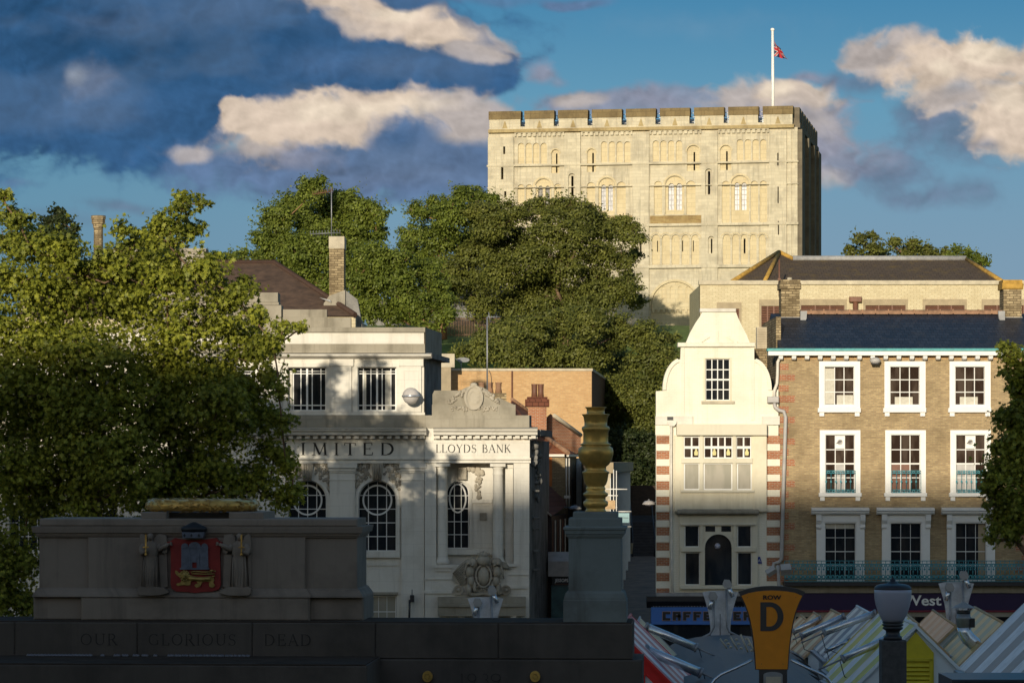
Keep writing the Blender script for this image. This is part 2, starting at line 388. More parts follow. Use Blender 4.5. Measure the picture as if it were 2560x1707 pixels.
M['darkbrick'] = brick('dark_wall_brick', (0.055, 0.036, 0.028), (0.085, 0.055, 0.04), (0.05, 0.04, 0.03), dirt=(0.02, 0.015, 0.01))
M['slate'] = tiles('blue_slate', (0.010, 0.014, 0.025), (0.036, 0.042, 0.060), 0.26, 0.2, 0.5, moss=(0.06, 0.052, 0.04), moss_amt=0.5, gap=0.012, spec=0.4, slope=1.5)
M['slate_brown'] = tiles('brown_slate', (0.085, 0.062, 0.045), (0.115, 0.085, 0.06), 0.4, 0.3, 0.85, moss=(0.20, 0.135, 0.035), moss_amt=0.55, gap=0.012, slope=1.8)
M['roof_plum'] = plain('plum_roof_tiles', (0.10, 0.060, 0.038), 0.85, 0.4, 2.2, bump=0.3)
M['pantile'] = tiles('red_pantile', (0.30, 0.095, 0.042), (0.38, 0.14, 0.06), 0.34, 0.34, 0.8, moss=(0.16, 0.09, 0.05), moss_amt=0.4, gap=0.02, axis='xy', slope=1.35)
M['pantile_dark'] = tiles('dark_pantile', (0.13, 0.045, 0.028), (0.18, 0.065, 0.035), 0.3, 0.3, 0.85, gap=0.02, axis='xy')
M['ridge_tile'] = plain('ridge_tile', (0.30, 0.17, 0.10), 0.8, 0.3, 4)
M['ridge_moss'] = plain('mossy_hip_tile', (0.42, 0.25, 0.05), 0.9, 0.4, 3)
M['lead'] = plain('lead_flashing', (0.30, 0.30, 0.30), 0.6, 0.2, 3)
M['concrete'] = plain('pale_concrete', (0.50, 0.44, 0.33), 0.85, 0.2, 2)
M['lintel'] = plain('grey_lintel', (0.36, 0.29, 0.19), 0.85, 0.15, 2)
M['louvre'] = plain('brown_louvre', (0.17, 0.075, 0.045), 0.6, 0.2, 3)
M['louvre_dark'] = plain('louvre_gap', (0.05, 0.025, 0.016), 0.8, 0.2, 3)
M['turquoise'] = plain('turquoise_paint', (0.06, 0.33, 0.33), 0.5, 0.2, 5)
M['teal_iron'] = plain('teal_ironwork', (0.045, 0.26, 0.31), 0.5, 0.25, 9)
M['glass'] = glass('window_glass')
M['glass_warm'] = glass('window_glass_warm', (0.035, 0.022, 0.016), (0.12, 0.09, 0.07), 0.5)
M['glass_blind'] = glass('window_with_blind', (0.32, 0.30, 0.24), (0.42, 0.38, 0.31), 0.8, 0.25)
M['glass_sky'] = glass('leaded_glass', (0.34, 0.36, 0.42), (0.62, 0.62, 0.66), 0.7, 0.15, 5)
M['glass_lead_dark'] = glass('dark_leaded_glass', (0.05, 0.052, 0.06), (0.22, 0.21, 0.20), 0.7, 0.15, 4)
M['curtain'] = plain('curtain_cloth', (0.55, 0.52, 0.44), 0.9, 0.12, 8)
M['steel'] = plain('stainless_steel', (0.66, 0.68, 0.72), 0.25, 0.15, 5, metal=0.75)
M['steel_plate'] = plain('brushed_steel_plate', (0.62, 0.65, 0.70), 0.35, 0.35, 2.5, metal=0.35)
M['galv'] = plain('galvanised_metal', (0.28, 0.29, 0.31), 0.5, 0.2, 6, metal=0.5)
M['grey_pipe'] = plain('grey_pipe_paint', (0.42, 0.40, 0.38), 0.5, 0.15, 3)
M['pale_pipe'] = plain('pale_pipe_paint', (0.66, 0.62, 0.54), 0.5, 0.15, 3)
M['globe_clear'] = plain('globe_top', (0.50, 0.47, 0.45), 0.2, 0.1, 3)
M['globe_dark'] = plain('globe_bottom', (0.42, 0.36, 0.27), 0.25, 0.2, 3)
M['lamp_glass'] = plain('frosted_lamp_glass', (0.42, 0.42, 0.50), 0.3, 0.05, 2)
M['lamp_dark'] = plain('dark_lamp_metal', (0.022, 0.022, 0.026), 0.4, 0.2, 5)
M['concrete_dark'] = plain('dark_concrete_post', (0.075, 0.072, 0.07), 0.85, 0.3, 10, bump=0.3)
M['amber'] = plain('amber_sign', (0.78, 0.27, 0.015), 0.45, 0.06, 4)
M['sign_grey'] = plain('sign_grey', (0.055, 0.05, 0.048), 0.5, 0.1, 4)
M['blue_sign'] = plain('blue_fascia', (0.045, 0.16, 0.50), 0.4, 0.05, 2)
M['navy'] = plain('navy_fascia', (0.018, 0.006, 0.05), 0.35, 0.05, 2)
M['red_line'] = plain('red_fascia_line', (0.16, 0.012, 0.03), 0.4, 0.1, 2)
M['white_sign'] = plain('white_sign_letters', (0.80, 0.80, 0.78), 0.4, 0.02, 2)
M['copper_edge'] = plain('copper_letter_edge', (0.36, 0.22, 0.16), 0.4, 0.1, 4)
M['pale_blue'] = plain('pale_blue_sign', (0.30, 0.50, 0.56), 0.5, 0.05, 4)
M['canopy'] = plain('slate_grey_canopy', (0.036, 0.040, 0.048), 0.55, 0.15, 2.5)
M['red_paint'] = plain('red_stall_paint', (0.62, 0.015, 0.012), 0.5, 0.12, 4)
M['pale_panel'] = plain('pale_blue_panel', (0.66, 0.74, 0.78), 0.5, 0.05, 3)
M['yellow_paint'] = plain('yellow_stall_paint', (0.58, 0.48, 0.02), 0.5, 0.12, 4)
M['timber'] = plain('pale_timber', (0.50, 0.34, 0.18), 0.7, 0.2, 6)
M['bark'] = plain('bark', (0.16, 0.10, 0.06), 0.9, 0.4, 4, bump=0.6)
M['bark_red'] = plain('red_brown_bark', (0.30, 0.17, 0.09), 0.9, 0.4, 3, bump=0.6)  # redder brown bark of some mound trees
M['leaf_plane'] = leafmat('plane_leaves', (0.10, 0.135, 0.016), (0.46, 0.47, 0.055), (0.72, 0.60, 0.10), 0.36, 8.0)
M['leaf_mound'] = leafmat('sycamore_leaves', (0.085, 0.105, 0.02), (0.26, 0.27, 0.055), (0.36, 0.29, 0.07), 0.35, 5.0)
M['leaf_green'] = leafmat('lime_leaves', (0.085, 0.125, 0.018), (0.27, 0.32, 0.05), (0.38, 0.35, 0.055), 0.38, 5.0)
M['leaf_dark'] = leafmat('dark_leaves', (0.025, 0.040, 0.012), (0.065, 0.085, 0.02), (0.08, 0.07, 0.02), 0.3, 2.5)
M['grass'] = plain('grass_bank', (0.12, 0.18, 0.025), 0.95, 0.4, 1.4, bump=0.5)
M['paving'] = plain('brown_paving', (0.19, 0.125, 0.09), 0.8, 0.3, 1.5, bump=0.2)
M['asphalt'] = plain('asphalt', (0.05, 0.05, 0.052), 0.9, 0.2, 3)
# ---------------------------------------------------------------- sky dome with evening clouds
def sstep(x, a, b):
    t = np.clip((x - a) / (b - a), 0, 1); return t * t * (3 - 2 * t)
_rs = np.random.RandomState(7); _T = _rs.rand(512, 512).astype(np.float32)
def vnoise(x, y):
    xi = np.floor(x).astype(np.int64); yi = np.floor(y).astype(np.int64); fx = x - xi; fy = y - yi
    fx = fx * fx * fx * (fx * (fx * 6 - 15) + 10); fy = fy * fy * fy * (fy * (fy * 6 - 15) + 10)
    a = _T[xi & 511, yi & 511]; b = _T[(xi + 1) & 511, yi & 511]; c = _T[xi & 511, (yi + 1) & 511]; d = _T[(xi + 1) & 511, (yi + 1) & 511]
    return (a * (1 - fx) + b * fx) * (1 - fy) + (c * (1 - fx) + d * fx) * fy
def fbm(x, y, o=5, g=0.5, billow=False):
    s = 0; a = 1; n = 0
    for k in range(o):
        v = vnoise(x + 17.3 * k, y + 9.1 * k)
        if billow: v = 1 - np.abs(2 * v - 1)
        s = s + v * a; n += a; a *= g; x, y = x * 1.6 + y * 1.2, y * 1.6 - x * 1.2
    return s / n
def lin(r, g, b): return tuple((c / 255 / 12.92) if c / 255 <= 0.04045 else ((c / 255 + 0.055) / 1.055) ** 2.4 for c in (r, g, b))
def build_sky():
    xs = np.concatenate([np.linspace(-24000, -500, 40), np.linspace(-420, 2980, 900), np.linspace(3100, 26000, 40)])
    ys = np.concatenate([np.linspace(-12000, -420, 30), np.linspace(-380, 760, 330), np.linspace(800, 1500, 30)])
    X, Y = np.meshgrid(xs, ys)
    wx = (fbm(X / 210, Y / 170, 4) - 0.5); wy = (fbm(X / 210 + 40, Y / 170 + 70, 4) - 0.5)
    x = X + wx * 90; y = Y + wy * 60
    edge = fbm(x / 120, y / 95, 6, 0.52, True) - 0.52; soft_n = fbm(X / 300, Y / 160, 5, 0.5) - 0.5
    fine = fbm(X / 46, Y / 40, 5, 0.6) - 0.5
    t = sstep(Y, -330, 860)[..., None]
    top = np.array(lin(48, 122, 168)); mid = np.array(lin(102, 155, 184)); bot = np.array(lin(128, 156, 178))
    C = np.where(t < 0.5, top + (mid - top) * t * 2, mid + (bot - mid) * (t - 0.5) * 2)
    lf = (1 - sstep(X, 0, 1500))[..., None]; C = C * (1 - np.array([.26, .13, .11]) * lf)
    D = lin(36, 74, 110); D2 = lin(52, 90, 130); Md = lin(92, 116, 150); Mv = lin(134, 138, 156); L = lin(208, 190, 172); Lg = lin(176, 167, 163); Lh = lin(228, 212, 190); G = lin(98, 112, 136); Wt = lin(150, 158, 170)
    S = [  # cx, cy, rx, ry, colour, softness, edge noise, opacity
        (860, 20, 210, 60, Lg, .35, .5, .95), (960, 60, 150, 75, L, .3, .6, 1), (1100, 105, 140, 55, L, .28, .6, 1), (1190, 130, 75, 45, Lg, .3, .5, 1), (830, -10, 130, 40, Lh, .4, .4, .9), (1000, 70, 70, 28, Lh, .5, .5, .7),
        (150, 120, 1000, 290, D2, .3, .35, 1), (780, 165, 420, 82, D2, .25, .45, 1), (840, 105, 70, 60, D2, .3, .5, 1), (1080, 175, 190, 62, D2, .22, .45, 1), (1200, 200, 78, 42, D2, .25, .35, 1), (1060, 130, 60, 40, D2, .3, .5, .95),
        (890, 10, 120, 32, L, .4, .6, 1), (975, 52, 120, 44, L, .35, .6, 1), (1085, 92, 100, 34, L, .35, .6, 1), (1175, 132, 62, 26, Lg, .4, .6, 1), (1000, 45, 60, 20, Lh, .7, .5, .7),
        (250, 290, 430, 110, D2, .22, .4, 1), (100, 250, 420, 130, D2, .3, .3, 1),
        (330, 110, 620, 115, D, .8, .35, .85), (60, 20, 300, 90, D, .9, .3, .8), (560, 30, 300, 60, Md, 1.0, .5, .35), (900, 170, 300, 50, Md, .9, .5, .35), (240, 60, 170, 50, G, 1.0, .5, .3),
        (240, 212, 62, 52, G, .7, .7, .9), (215, 200, 30, 26, Wt, .8, .5, .6), (260, 280, 180, 60, Md, 1.0, .4, .4),
        (620, 430, 220, 60, Md, .5, .4, .75), (900, 420, 420, 105, Md, .35, .35, 1), (1080, 420, 250, 110, Md, .4, .3, 1), (560, 395, 120, 32, Md, .5, .5, .9),
        (490, 378, 62, 17, Lg, .6, .6, .8), (640, 360, 110, 50, Lg, .5, .6, .9), (575, 272, 34, 26, L, .3, .6, 1), (600, 300, 52, 44, L, .25, .6, 1), (640, 375, 60, 34, Lg, .5, .7, .9), (650, 320, 70, 52, L, .35, .6, 1), (840, 305, 190, 72, L, .3, .55, 1), (980, 285, 210, 52, L, .35, .5, 1), (1140, 310, 130, 66, Lg, .4, .5, 1), (830, 280, 110, 34, Lh, .6, .6, .7), (1010, 270, 120, 22, Lh, .6, .5, .55),
        (760, 395, 110, 34, Mv, .7, .6, .8), (1000, 365, 105, 72, Md, .4, .5, 1), (985, 350, 60, 45, D2, .8, .5, .55), (1150, 410, 170, 60, Md, .6, .4, .9), (900, 455, 330, 46, G, .8, .3, .5),
        (1030, -2, 82, 26, D2, .4, .5, 1), (1440, 0, 90, 16, Md, .6, .5, .9), (1240, -10, 200, 20, Md, .8, .5, .6),
        (1340, 180, 62, 32, Mv, .6, .6, .9), (1385, 205, 36, 16, Mv, .8, .5, .6),
        (1500, 262, 230, 34, Mv, .5, .6, .9), (1440, 255, 70, 24, Lg, .5, .6, .9), (1740, 245, 210, 34, Mv, .6, .6, .8), (1900, 250, 120, 60, Lg, .4, .6, .95), (2020, 300, 130, 95, Mv, .4, .6, .95), (2000, 225, 95, 34, L, .35, .6, .9), (2060, 330, 90, 70, Lg, .7, .6, .7), (2020, 270, 110, 60, Lg, .8, .6, .6), (1960, 215, 45, 22, Lh, .6, .5, .8), (2040, 180, 55, 18, Mv, .7, .6, .9),
        (2070, 390, 120, 80, Mv, .6, .6, .85), (2080, 445, 80, 32, Lg, .7, .6, .7), (2220, 430, 130, 60, G, .8, .7, .8), (2300, 500, 110, 28, G, .9, .6, .6), (2450, 480, 90, 40, G, .9, .7, .6), (2200, 390, 90, 50, Mv, .9, .7, .6),
        (2170, 190, 120, 36, G, .7, .5, .7), (2460, 300, 210, 110, G, .6, .5, .75), (2330, 260, 110, 40, G, .7, .5, .7),
        (2170, 118, 75, 44, Lg, .35, .6, 1), (2260, 140, 110, 62, Lg, .35, .6, 1), (2320, 180, 100, 68, L, .35, .6, 1), (2460, 165, 120, 80, L, .28, .6, 1), (2480, 120, 80, 38, Lh, .5, .6, .9), (2530, 260, 100, 110, L, .3, .6, 1), (2390, 230, 120, 34, Lg, .5, .6, .9), (2560, 340, 90, 60, L, .4, .5, 1), (2350, 165, 60, 26, Lh, .7, .6, .7), (2530, 230, 60, 60, Lh, .8, .6, .6), (2600, 150, 70, 80, L, .4, .5, 1), (2400, 205, 70, 26, Wt, .8, .6, .6), (2500, 205, 60, 20, Wt, .8, .6, .6), (2480, 360, 60, 20, G, .9, .5, .6),
        (310, 507, 120, 20, G, .9, .7, .6), (60, 470, 60, 14, Md, .9, .6, .5), (170, 555, 200, 24, G, 1, .6, .35), (1750, 60, 300, 40, Wt, 1.4, .8, .10),
    ]
    relief = fbm((x - 12) / 120, (y - 12) / 95, 6, 0.52, True) - 0.52 - edge
    var = fbm(X / 260 + 9, Y / 130 + 2, 4)
    cm = np.zeros_like(X)
    for cx, cy, rx, ry, col, so, am, op in S:
        rx, ry = rx * 1.16, ry * 1.2
        e = 1 - np.sqrt(((x - cx) / rx) ** 2 + ((y - cy) / ry) ** 2)
        v = e + am * (edge * 1.35 + fine * 0.6) + 0.2 * soft_n
        a = (sstep(v, -0.02, 0.04 + so * 1.25) * op)[..., None]
        m = (1.03 + 0.35 * fine + 0.35 * edge + 0.8 * relief)[..., None]
        cm = cm * (1 - a[..., 0]) + a[..., 0] * (1 if col in (D, D2, Md) else 0)
        C = C * (1 - a) + np.array(col) * m * a
    gk = (cm * sstep(var, .46, .72) * .22)[..., None]; C = C * (1 - gk) + np.array(lin(104, 122, 144)) * gk
    # far from the frame the same broken cloud goes on all round
    out = np.maximum(sstep(np.abs(X - 1280), 1600, 2600), sstep(-Y, 250, 900))
    n = fbm(X / 700 + 5, Y / 420 + 3, 5); a = (sstep(n, 0.48, 0.62) * out * 0.85)[..., None]
    C = C * (1 - a) + (np.array(Md) * 0.6 + np.array(L) * 0.4 * sstep(n, 0.6, 0.8)[..., None]) * a
    RAD = 9000.0
    dx = (X - CX) / FPX; dz = (HY - Y) / FPX; ln = np.sqrt(dx * dx + 1 + dz * dz)
    V = np.stack([dx / ln * RAD, 1 / ln * RAD, CAM_Z + dz / ln * RAD], -1).reshape(-1, 3)
    ny, nx = X.shape; I = np.arange(nx * ny).reshape(ny, nx)
    Q = np.stack([I[:-1, :-1], I[1:, :-1], I[1:, 1:], I[:-1, 1:]], -1).reshape(-1, 4)
    me = bpy.data.meshes.new('sky'); me.vertices.add(len(V)); me.vertices.foreach_set('co', V.astype(np.float32).ravel())
    me.loops.add(Q.size); me.loops.foreach_set('vertex_index', Q.ravel().astype(np.int32)); me.polygons.add(len(Q))
    me.polygons.foreach_set('loop_start', np.arange(0, Q.size, 4, dtype=np.int32)); me.update(calc_edges=True)
    ca = me.color_attributes.new('tone', 'FLOAT_COLOR', 'POINT')
    ca.data.foreach_set('color', np.concatenate([np.clip(C, 0, 2).reshape(-1, 3), np.ones((len(V), 1))], 1).astype(np.float32).ravel())
    m = bpy.data.materials.new('evening_sky'); m.use_nodes = True; t = m.node_tree
    em = t.nodes.new('ShaderNodeEmission'); at = t.nodes.new('ShaderNodeVertexColor'); at.layer_name = 'tone'
    t.links.new(at.outputs[0], em.inputs[0]); t.links.new(em.outputs[0], t.nodes['Material Output'].inputs[0]); m.cycles.emission_sampling = 'NONE'
    struct(link('sky', me, m))
build_sky()

# ---------------------------------------------------------------- ground and castle mound
_gy = [(-300, 5.0), (30, 4.6), (56, 4.4), (62, 3.2), (80, 2.2), (110, 0.7), (132, 0.4), (140, 0.8), (186, 4.1), (192, 6.4), (204, 7.0), (232, 12.6), (258, 18.6), (276, 21.3), (345, 21.4), (430, 7.0), (12000, 7.0)]
def gz(x, y):
    for (a, za), (b, zb) in zip(_gy, _gy[1:]):
        if y <= b: return za + (zb - za) * max(0, (y - a)) / (b - a)
    return 7.0
def sheet(name, xs, ys, mat, kind='structure', dz=0.0):
    mb = MB(); n = len(xs)
    for y in ys:
        for x in xs: mb.v.append((x, y, gz(x, y) + dz + (0.25 * math.sin(x * 0.35 + y * 0.21) if 204 < y < 274 else 0)))
    for j in range(len(ys) - 1):
        for i in range(n - 1): mb.face((j * n + i, j * n + i + 1, (j + 1) * n + i + 1, (j + 1) * n + i), True)
    o = mb.build(name, mat); o['kind'] = kind; return o
GX = [-9000, -2000, -500, -200] + list(range(-120, 121, 6)) + [200, 500, 2000, 9000]
sheet('ground', GX, [-300, 0, 30, 44, 56, 62, 70, 80, 95, 110, 121, 132, 140, 150, 168, 186, 192, 198], M['asphalt'])
sheet('castle_mound', GX, [198, 204, 211, 218, 225, 232, 239, 245, 252, 258, 264, 270, 276, 290, 310, 345, 380, 430, 800, 2500, 11000], M['grass'])
# ---------------------------------------------------------------- castle keep
def castle():
    F = Fr(1221, 297.8, 9.6, 19.0); c = Cv(F, 1200, 200, 0.3827); MPP = F.m(1600)
    t = fthing('castle_keep', 'huge square cream stone castle keep with battlements standing above the trees', 'castle', F)
    L = F.p(1994, 900)[0]; ztop = c.p(1107, 325)[1]
    def hole_rect(a): X0, X1, Z0, Z1 = c.rect(*a); return rect_pts(X0, X1, Z0, Z1)
    def hole_arch(a): X0, X1, Z0, Z1 = c.rect(*a); return arch_pts(X0, X1, Z0, Z1)
    blind = []; deep = []
    for xs, y0, y1 in (((248, 298, 346, 396), 412, 548), ((790, 841, 892, 942), 402, 540), ((1128, 1178, 1228, 1280), 396, 534), ((1678, 1729, 1780, 1830), 388, 526)):
        for x in xs: blind.append((x, y0, x + 41, y1))
    for a in ((245, 682, 290, 900), (300, 682, 343, 900), (483, 678, 530, 895), (698, 668, 752, 882), (893, 665, 952, 883), (1137, 661, 1190, 880), (1347, 659, 1408, 880),
              (1580, 660, 1631, 934), (1768, 659, 1816, 934), (1828, 658, 1875, 934)): blind.append(a)
    big = [(360, 645, 468, 895), (774, 640, 881, 883), (1210, 627, 1334, 880), (1640, 624, 1757, 934)]
    for x0, x1 in ((1123, 1175), (1188, 1240), (1252, 1304), (1317, 1368), (1381, 1431)): blind.append((x0, 1010, x1, 1207))
    for x0, x1 in ((1585, 1636), (1647, 1691), (1703, 1751), (1762, 1806), (1822, 1868)): blind.append((x0, 1008, x1, 1205))
    niches = [(467, 455, 519, 611), (700, 450, 756, 602), (1352, 427, 1434, 596), (1568, 427, 1642, 590)]
    lancets = [(378, 690, 408, 812), (425, 690, 454, 812), (790, 683, 820, 853), (835, 683, 866, 853), (1229, 674, 1266, 849), (1281, 674, 1318, 849), (1662, 669, 1692, 849), (1707, 669, 1740, 849)]
    slits = [(494, 480, 504, 606), (731, 476, 742, 602), (1393, 470, 1404, 591), (1606, 465, 1617, 588), (1155, 1050, 1161, 1122), (1319, 1048, 1325, 1120), (1389, 1048, 1395, 1120), (1721, 1035, 1733, 1132)]
    pil_slits = [(596, 628, 611, 763), (1489, 597, 1504, 748), (1045, 1042, 1055, 1136), (1508, 1037, 1518, 1132)]
    corner_slits = [(155, 438, 167, 486), (141, 573, 155, 651), (162, 730, 174, 768), (1944, 480, 1951, 562), (1946, 700, 1952, 806), (1948, 925, 1954, 1012)]
    arch_big = (1117, 1315, 1430, 1760)
    D1, D2, D3 = 0.22, 0.75, 1.5
    mb = MB(); holes = [hole_arch(a) for a in blind + big + niches]
    X0, X1, Z0, Z1 = c.rect(*arch_big); ZB = Z0
    holes += [hole_rect(a) for a in pil_slits + corner_slits]
    holes.append(arch_pts(X0, X1, 0.8, Z1, 16))
    outer = rect_pts(0.0, L, -6, ztop)
    mb.plate(outer, holes, 0, D1); mb.build('wall', M['castle'], t)
    # recessed layer, pierced by the real windows
    mb = MB(); h2 = [hole_arch(a) for a in lancets] + [hole_rect(a) for a in slits + pil_slits + corner_slits]
    mb.plate(rect_pts(0.02, L - 0.02, -6, ztop - .02), h2, D1 - 0.02, D2, False); mb.build('recess_wall', M['castle2'], t)
    MB().box(0.3, L - 0.3, D3, D3 + .3, 1, ztop - 1).build('dark_interior', M['black'], t)
    # glazed lancets
    for i, a in enumerate(lancets):
        Xa, Xb, Za, Zb = c.rect(*a); g = MB(); g.plate(arch_pts(Xa - .03, Xb + .03, Za - .03, Zb + .03), (), D1 + .26, D1 + .30)
        m = M['glass_lead_dark'] if i < 2 else M['glass_sky']; o = g.build('lancet_window', m, t)
        b = MB(); 
        for k in range(1, 5): z = Za + (Zb - Za) * k / 5.3; b.box(Xa, Xb, D1 + .22, D1 + .25, z - .025, z + .025)
        xm = (Xa + Xb) / 2; b.box(xm - .02, xm + .02, D1 + .225, D1 + .255, Za, Zb - .1); b.build('leading', M['lead'], o)
    for a in slits: 
        pass
    # mullion shafts between paired lancets and hood mouldings
    for a in big:
        hm = MB()
        Xa, Xb, Za, Zb = c.rect(*a); r = (Xb - Xa) / 2; cx = (Xa + Xb) / 2
        pts = [(cx + (r + .12) * math.cos(q), Zb - r + (r + .12) * math.sin(q)) for q in [math.pi * k / 16 for k in range(17)]]
        hm.ribbon(pts, .16, -0.09, 0.02); hm.build('hood_moulding', M['castle2'], t)
    for a in niches:
        Xa, Xb, Za, Zb = c.rect(*a); r = (Xb - Xa) / 2; cx = (Xa + Xb) / 2
        hm = MB(); hm.ribbon([(cx + (r + .07) * math.cos(q), Zb - r + (r + .07) * math.sin(q)) for q in [math.pi * k / 12 for k in range(13)]], .1, -0.06, 0.02)
        hm.build('hood_moulding', M['castle2'], t)
    Xa, Xb, Za, Zb = c.rect(*arch_big); r = (Xb - Xa) / 2; cx = (Xa + Xb) / 2
    hm = MB(); hm.ribbon([(cx + (r + .1) * math.cos(q), Zb - r + (r + .1) * math.sin(q)) for q in [math.pi * k / 24 for k in range(25)]], .22, -0.08, 0.02)
    hm.build('hood_moulding', M['castle2'], t)
    # arcade shafts (engaged little columns with capitals)
    def shaft(x, y0, y1):
        sh = MB()
        x0, z0 = c.p(x, y1); _, z1 = c.p(x, y0); sh.tube([(x0, .06, z0), (x0, .06, z1)], .075, 6, False)
        sh.box(x0 - .13, x0 + .13, -.06, .12, z1, z1 + .16); sh.box(x0 - .12, x0 + .12, -.05, .12, z0 - .05, z0 + .1)
        sh.build('arcade_shaft', M['castle'], t)
    for xs, y0, y1 in (((295, 360, 470, 538), 700, 890), ((692, 762, 887, 958), 690, 880), ((1132, 1199, 1340, 1412), 690, 878), ((1575, 1635, 1762, 1822, 1880), 690, 932),
                       ((1117, 1181, 1246, 1310, 1374, 1436), 1036, 1205), ((1580, 1641, 1697, 1756, 1813, 1872), 1034, 1202)):
        for x in xs: shaft(x, y0, y1)
    for xs, y0, y1 in (((244, 293, 342, 392, 440), 436, 546), ((787, 836, 887, 937, 986), 426, 538), ((1125, 1174, 1224, 1275, 1324), 420, 532), ((1675, 1724, 1775, 1825, 1874), 412, 524)):
        for x in xs:
            x0, z0 = c.p(x, y1); _, z1 = c.p(x, y0); sh = MB(); sh.tube([(x0, .05, z0), (x0, .05, z1)], .05, 6, False); sh.build('arcade_shaft', M['castle'], t)
    # zigzag hoods over the lower arcades
    for grp in (((1123, 1175), (1188, 1240), (1252, 1304), (1317, 1368), (1381, 1431)), ((1585, 1636), (1647, 1691), (1703, 1751), (1762, 1806), (1822, 1868))):
        for x0, x1 in grp:
            Xa, Xb, Za, Zb = c.rect(x0, 1010, x1, 1200); r = (Xb - Xa) / 2; cx = (Xa + Xb) / 2
            zz = MB()
            for k in range(9):
                q = math.pi * (k + .5) / 9; rr = r + .16; px_, pz_ = cx + rr * math.cos(q), Zb - r + rr * math.sin(q)
                zz.box(px_ - .05, px_ + .05, -.07, .02, pz_ - .05, pz_ + .05)
            zz.ribbon([(cx + (r + .16) * math.cos(q), Zb - r + (r + .16) * math.sin(q)) for q in [math.pi * k / 10 for k in range(11)]], .05, -.03, .02)
            zz.build('arch_ornament', M['castle2'], t)
    # flat buttresses
    for x0, x1, y0 in ((58, 223, 378), (553, 659, 352), (998, 1106, 348), (1448, 1554, 340), (1890, 2004, 335), (2012, 2036, 335), (2044, 2074, 335)):
        Xa, _, _, _ = c.rect(x0, 500, x1, 900); _, Xb, _, _ = c.rect(x0, 500, x1, 900)
        hs = []
        for a in pil_slits + corner_slits:
            if x0 < a[0] < x1: hs.append(hole_rect((a[0] - 1, a[1] - 1, a[2] + 1, a[3] + 1)) if a in corner_slits else hole_arch((a[0] - 16, a[1] - 16, a[2] + 14, a[3] + 4)))
        b = MB(); zt = c.p(x0, y0)[1]
        if x0 < 100: Xa = 0.0
        if x0 > 2040: Xb = L
        b.plate(rect_pts(Xa, Xb, -6, zt), hs, -0.28 if x0 < 2010 else -.14, 0.0); b.build('buttress', M['castle'], t)
    # string courses
    sc = MB()
    for x, y, h, pr in ((1107, 545, .12, .34), (1107, 692, .04, .29), (1107, 945, .18, .36), (1107, 1217, .2, .36)):
        z = c.p(x, y)[1]; sc.box(-.1, L + .1, -pr, 0.06, z - h, z + h * .3)
    sc.build('string_course', M['castle'], t)
    # corbel table under the parapet
    cb = MB()
    for x0, x1 in ((228, 552), (664, 997), (1110, 1446), (1558, 1888)):
        Xa, _ = c.p(x0, 350); Xb, _ = c.p(x1, 350); z = c.p((x0 + x1) / 2, 352 - (x0 / 60))[1]; n = 10
        cb.box(Xa, Xb, -.26, .0, z, ztop - .01)
        for k in range(n + 1):
            X = Xa + (Xb - Xa) * k / n; cb.box(max(Xa, X - .14), min(Xb, X + .14), -.26, .02, z - .3, z - .001)
    cb.build('corbel_table', M['castle'], t)
    # parapet with merlons
    z0 = ztop; zc = c.p(1170, 292)[1]
    Xa = c.p(65, 300)[0]; Xb = L - .45
    MB().box(Xa - .1, Xb + .15, -.42, .5, z0 - .08, z0 + .22).build('parapet_string', M['castle_band'], t)
    MB().box(Xa, Xb, -.3, .55, z0 + .22, zc).build('parapet', M['castle'], t)
    mer = [(65, 267), (298, 485), (517, 705), (738, 927), (960, 1148), (1182, 1370), (1405, 1594), (1628, 1818), (1853, 2051)]
    for i, (x0, x1) in enumerate(mer):
        X0, zt = c.p(x0, 210 - i * 4.3); X1, _ = c.p(x1, 210)
        if i == 8: X1 = Xb
        b = MB(); xm = (X0 + X1) / 2; zh = zc + (zt - zc) * .05
        b.plate([(X0, zc), (X1, zc), (X1, zt - .75), (X0, zt - .75)], [rect_pts(xm - .06, xm + .06, zc + .1, zt - .95)], -.3, .3)
        b.box(X0 + .01, xm - .07, .3, .62, zc, zt - .75); b.box(xm + .07, X1 - .01, .3, .62, zc, zt - .75)
        o = b.build('merlon', M['castle'], t)
        MB().box(X0 - .06, X1 + .06, -.4, .7, zt - .75, zt).build('coping', M['castle_coping'], o)
        MB().plate([(xm - .25, zc - .15), (xm + .25, zc - .15), (xm + .04, zc + .5), (xm - .04, zc + .5)], (), -.33, -.3).build('loop_splay', M['castle_band'], o)
    # rooftop safety rail and pale roof seen through the gaps
    rl = MB()
    for k in range(24):
        X = Xa + (Xb - Xa) * k / 23; rl.tube([(X, 1.6, zc - .5), (X, 1.6, zt - .3)], .03, 5)
    for z in (zc + .35, zc + .8, zt - .3): rl.tube([(Xa, 1.6, z), (Xb, 1.6, z)], .035, 5)
    rl.build('roof_rail', M['white'], t)
    MB().box(1.2, L - 1.2, 2.6, 2.7, ztop - 1, zc + .75).build('inner_roof_edge', M['pale_panel'], t)
    # rusty ledge under the central window, and its pale neighbour
    for a, m in (((1112, 884, 1446, 941), 'rust_ledge'), ((832, 886, 998, 922), 'castle_band')):
        X0, X1, Z0, Z1 = c.rect(*a); MB().box(X0, X1, -.16, .03, Z0, Z1).build('ledge', M[m], t)
    # blind arcade inside the great arch
    X0, X1, Z0, Z1 = c.rect(*arch_big)
    hs = [arch_pts(*c.rect(x, 1347, x + 28, 1430)) for x in (1187, 1240, 1292, 1344)]
    cc = (X0 + X1) / 2; rr = (X1 - X0) / 2 - .05
    zl = c.p(1270, 1500)[1]
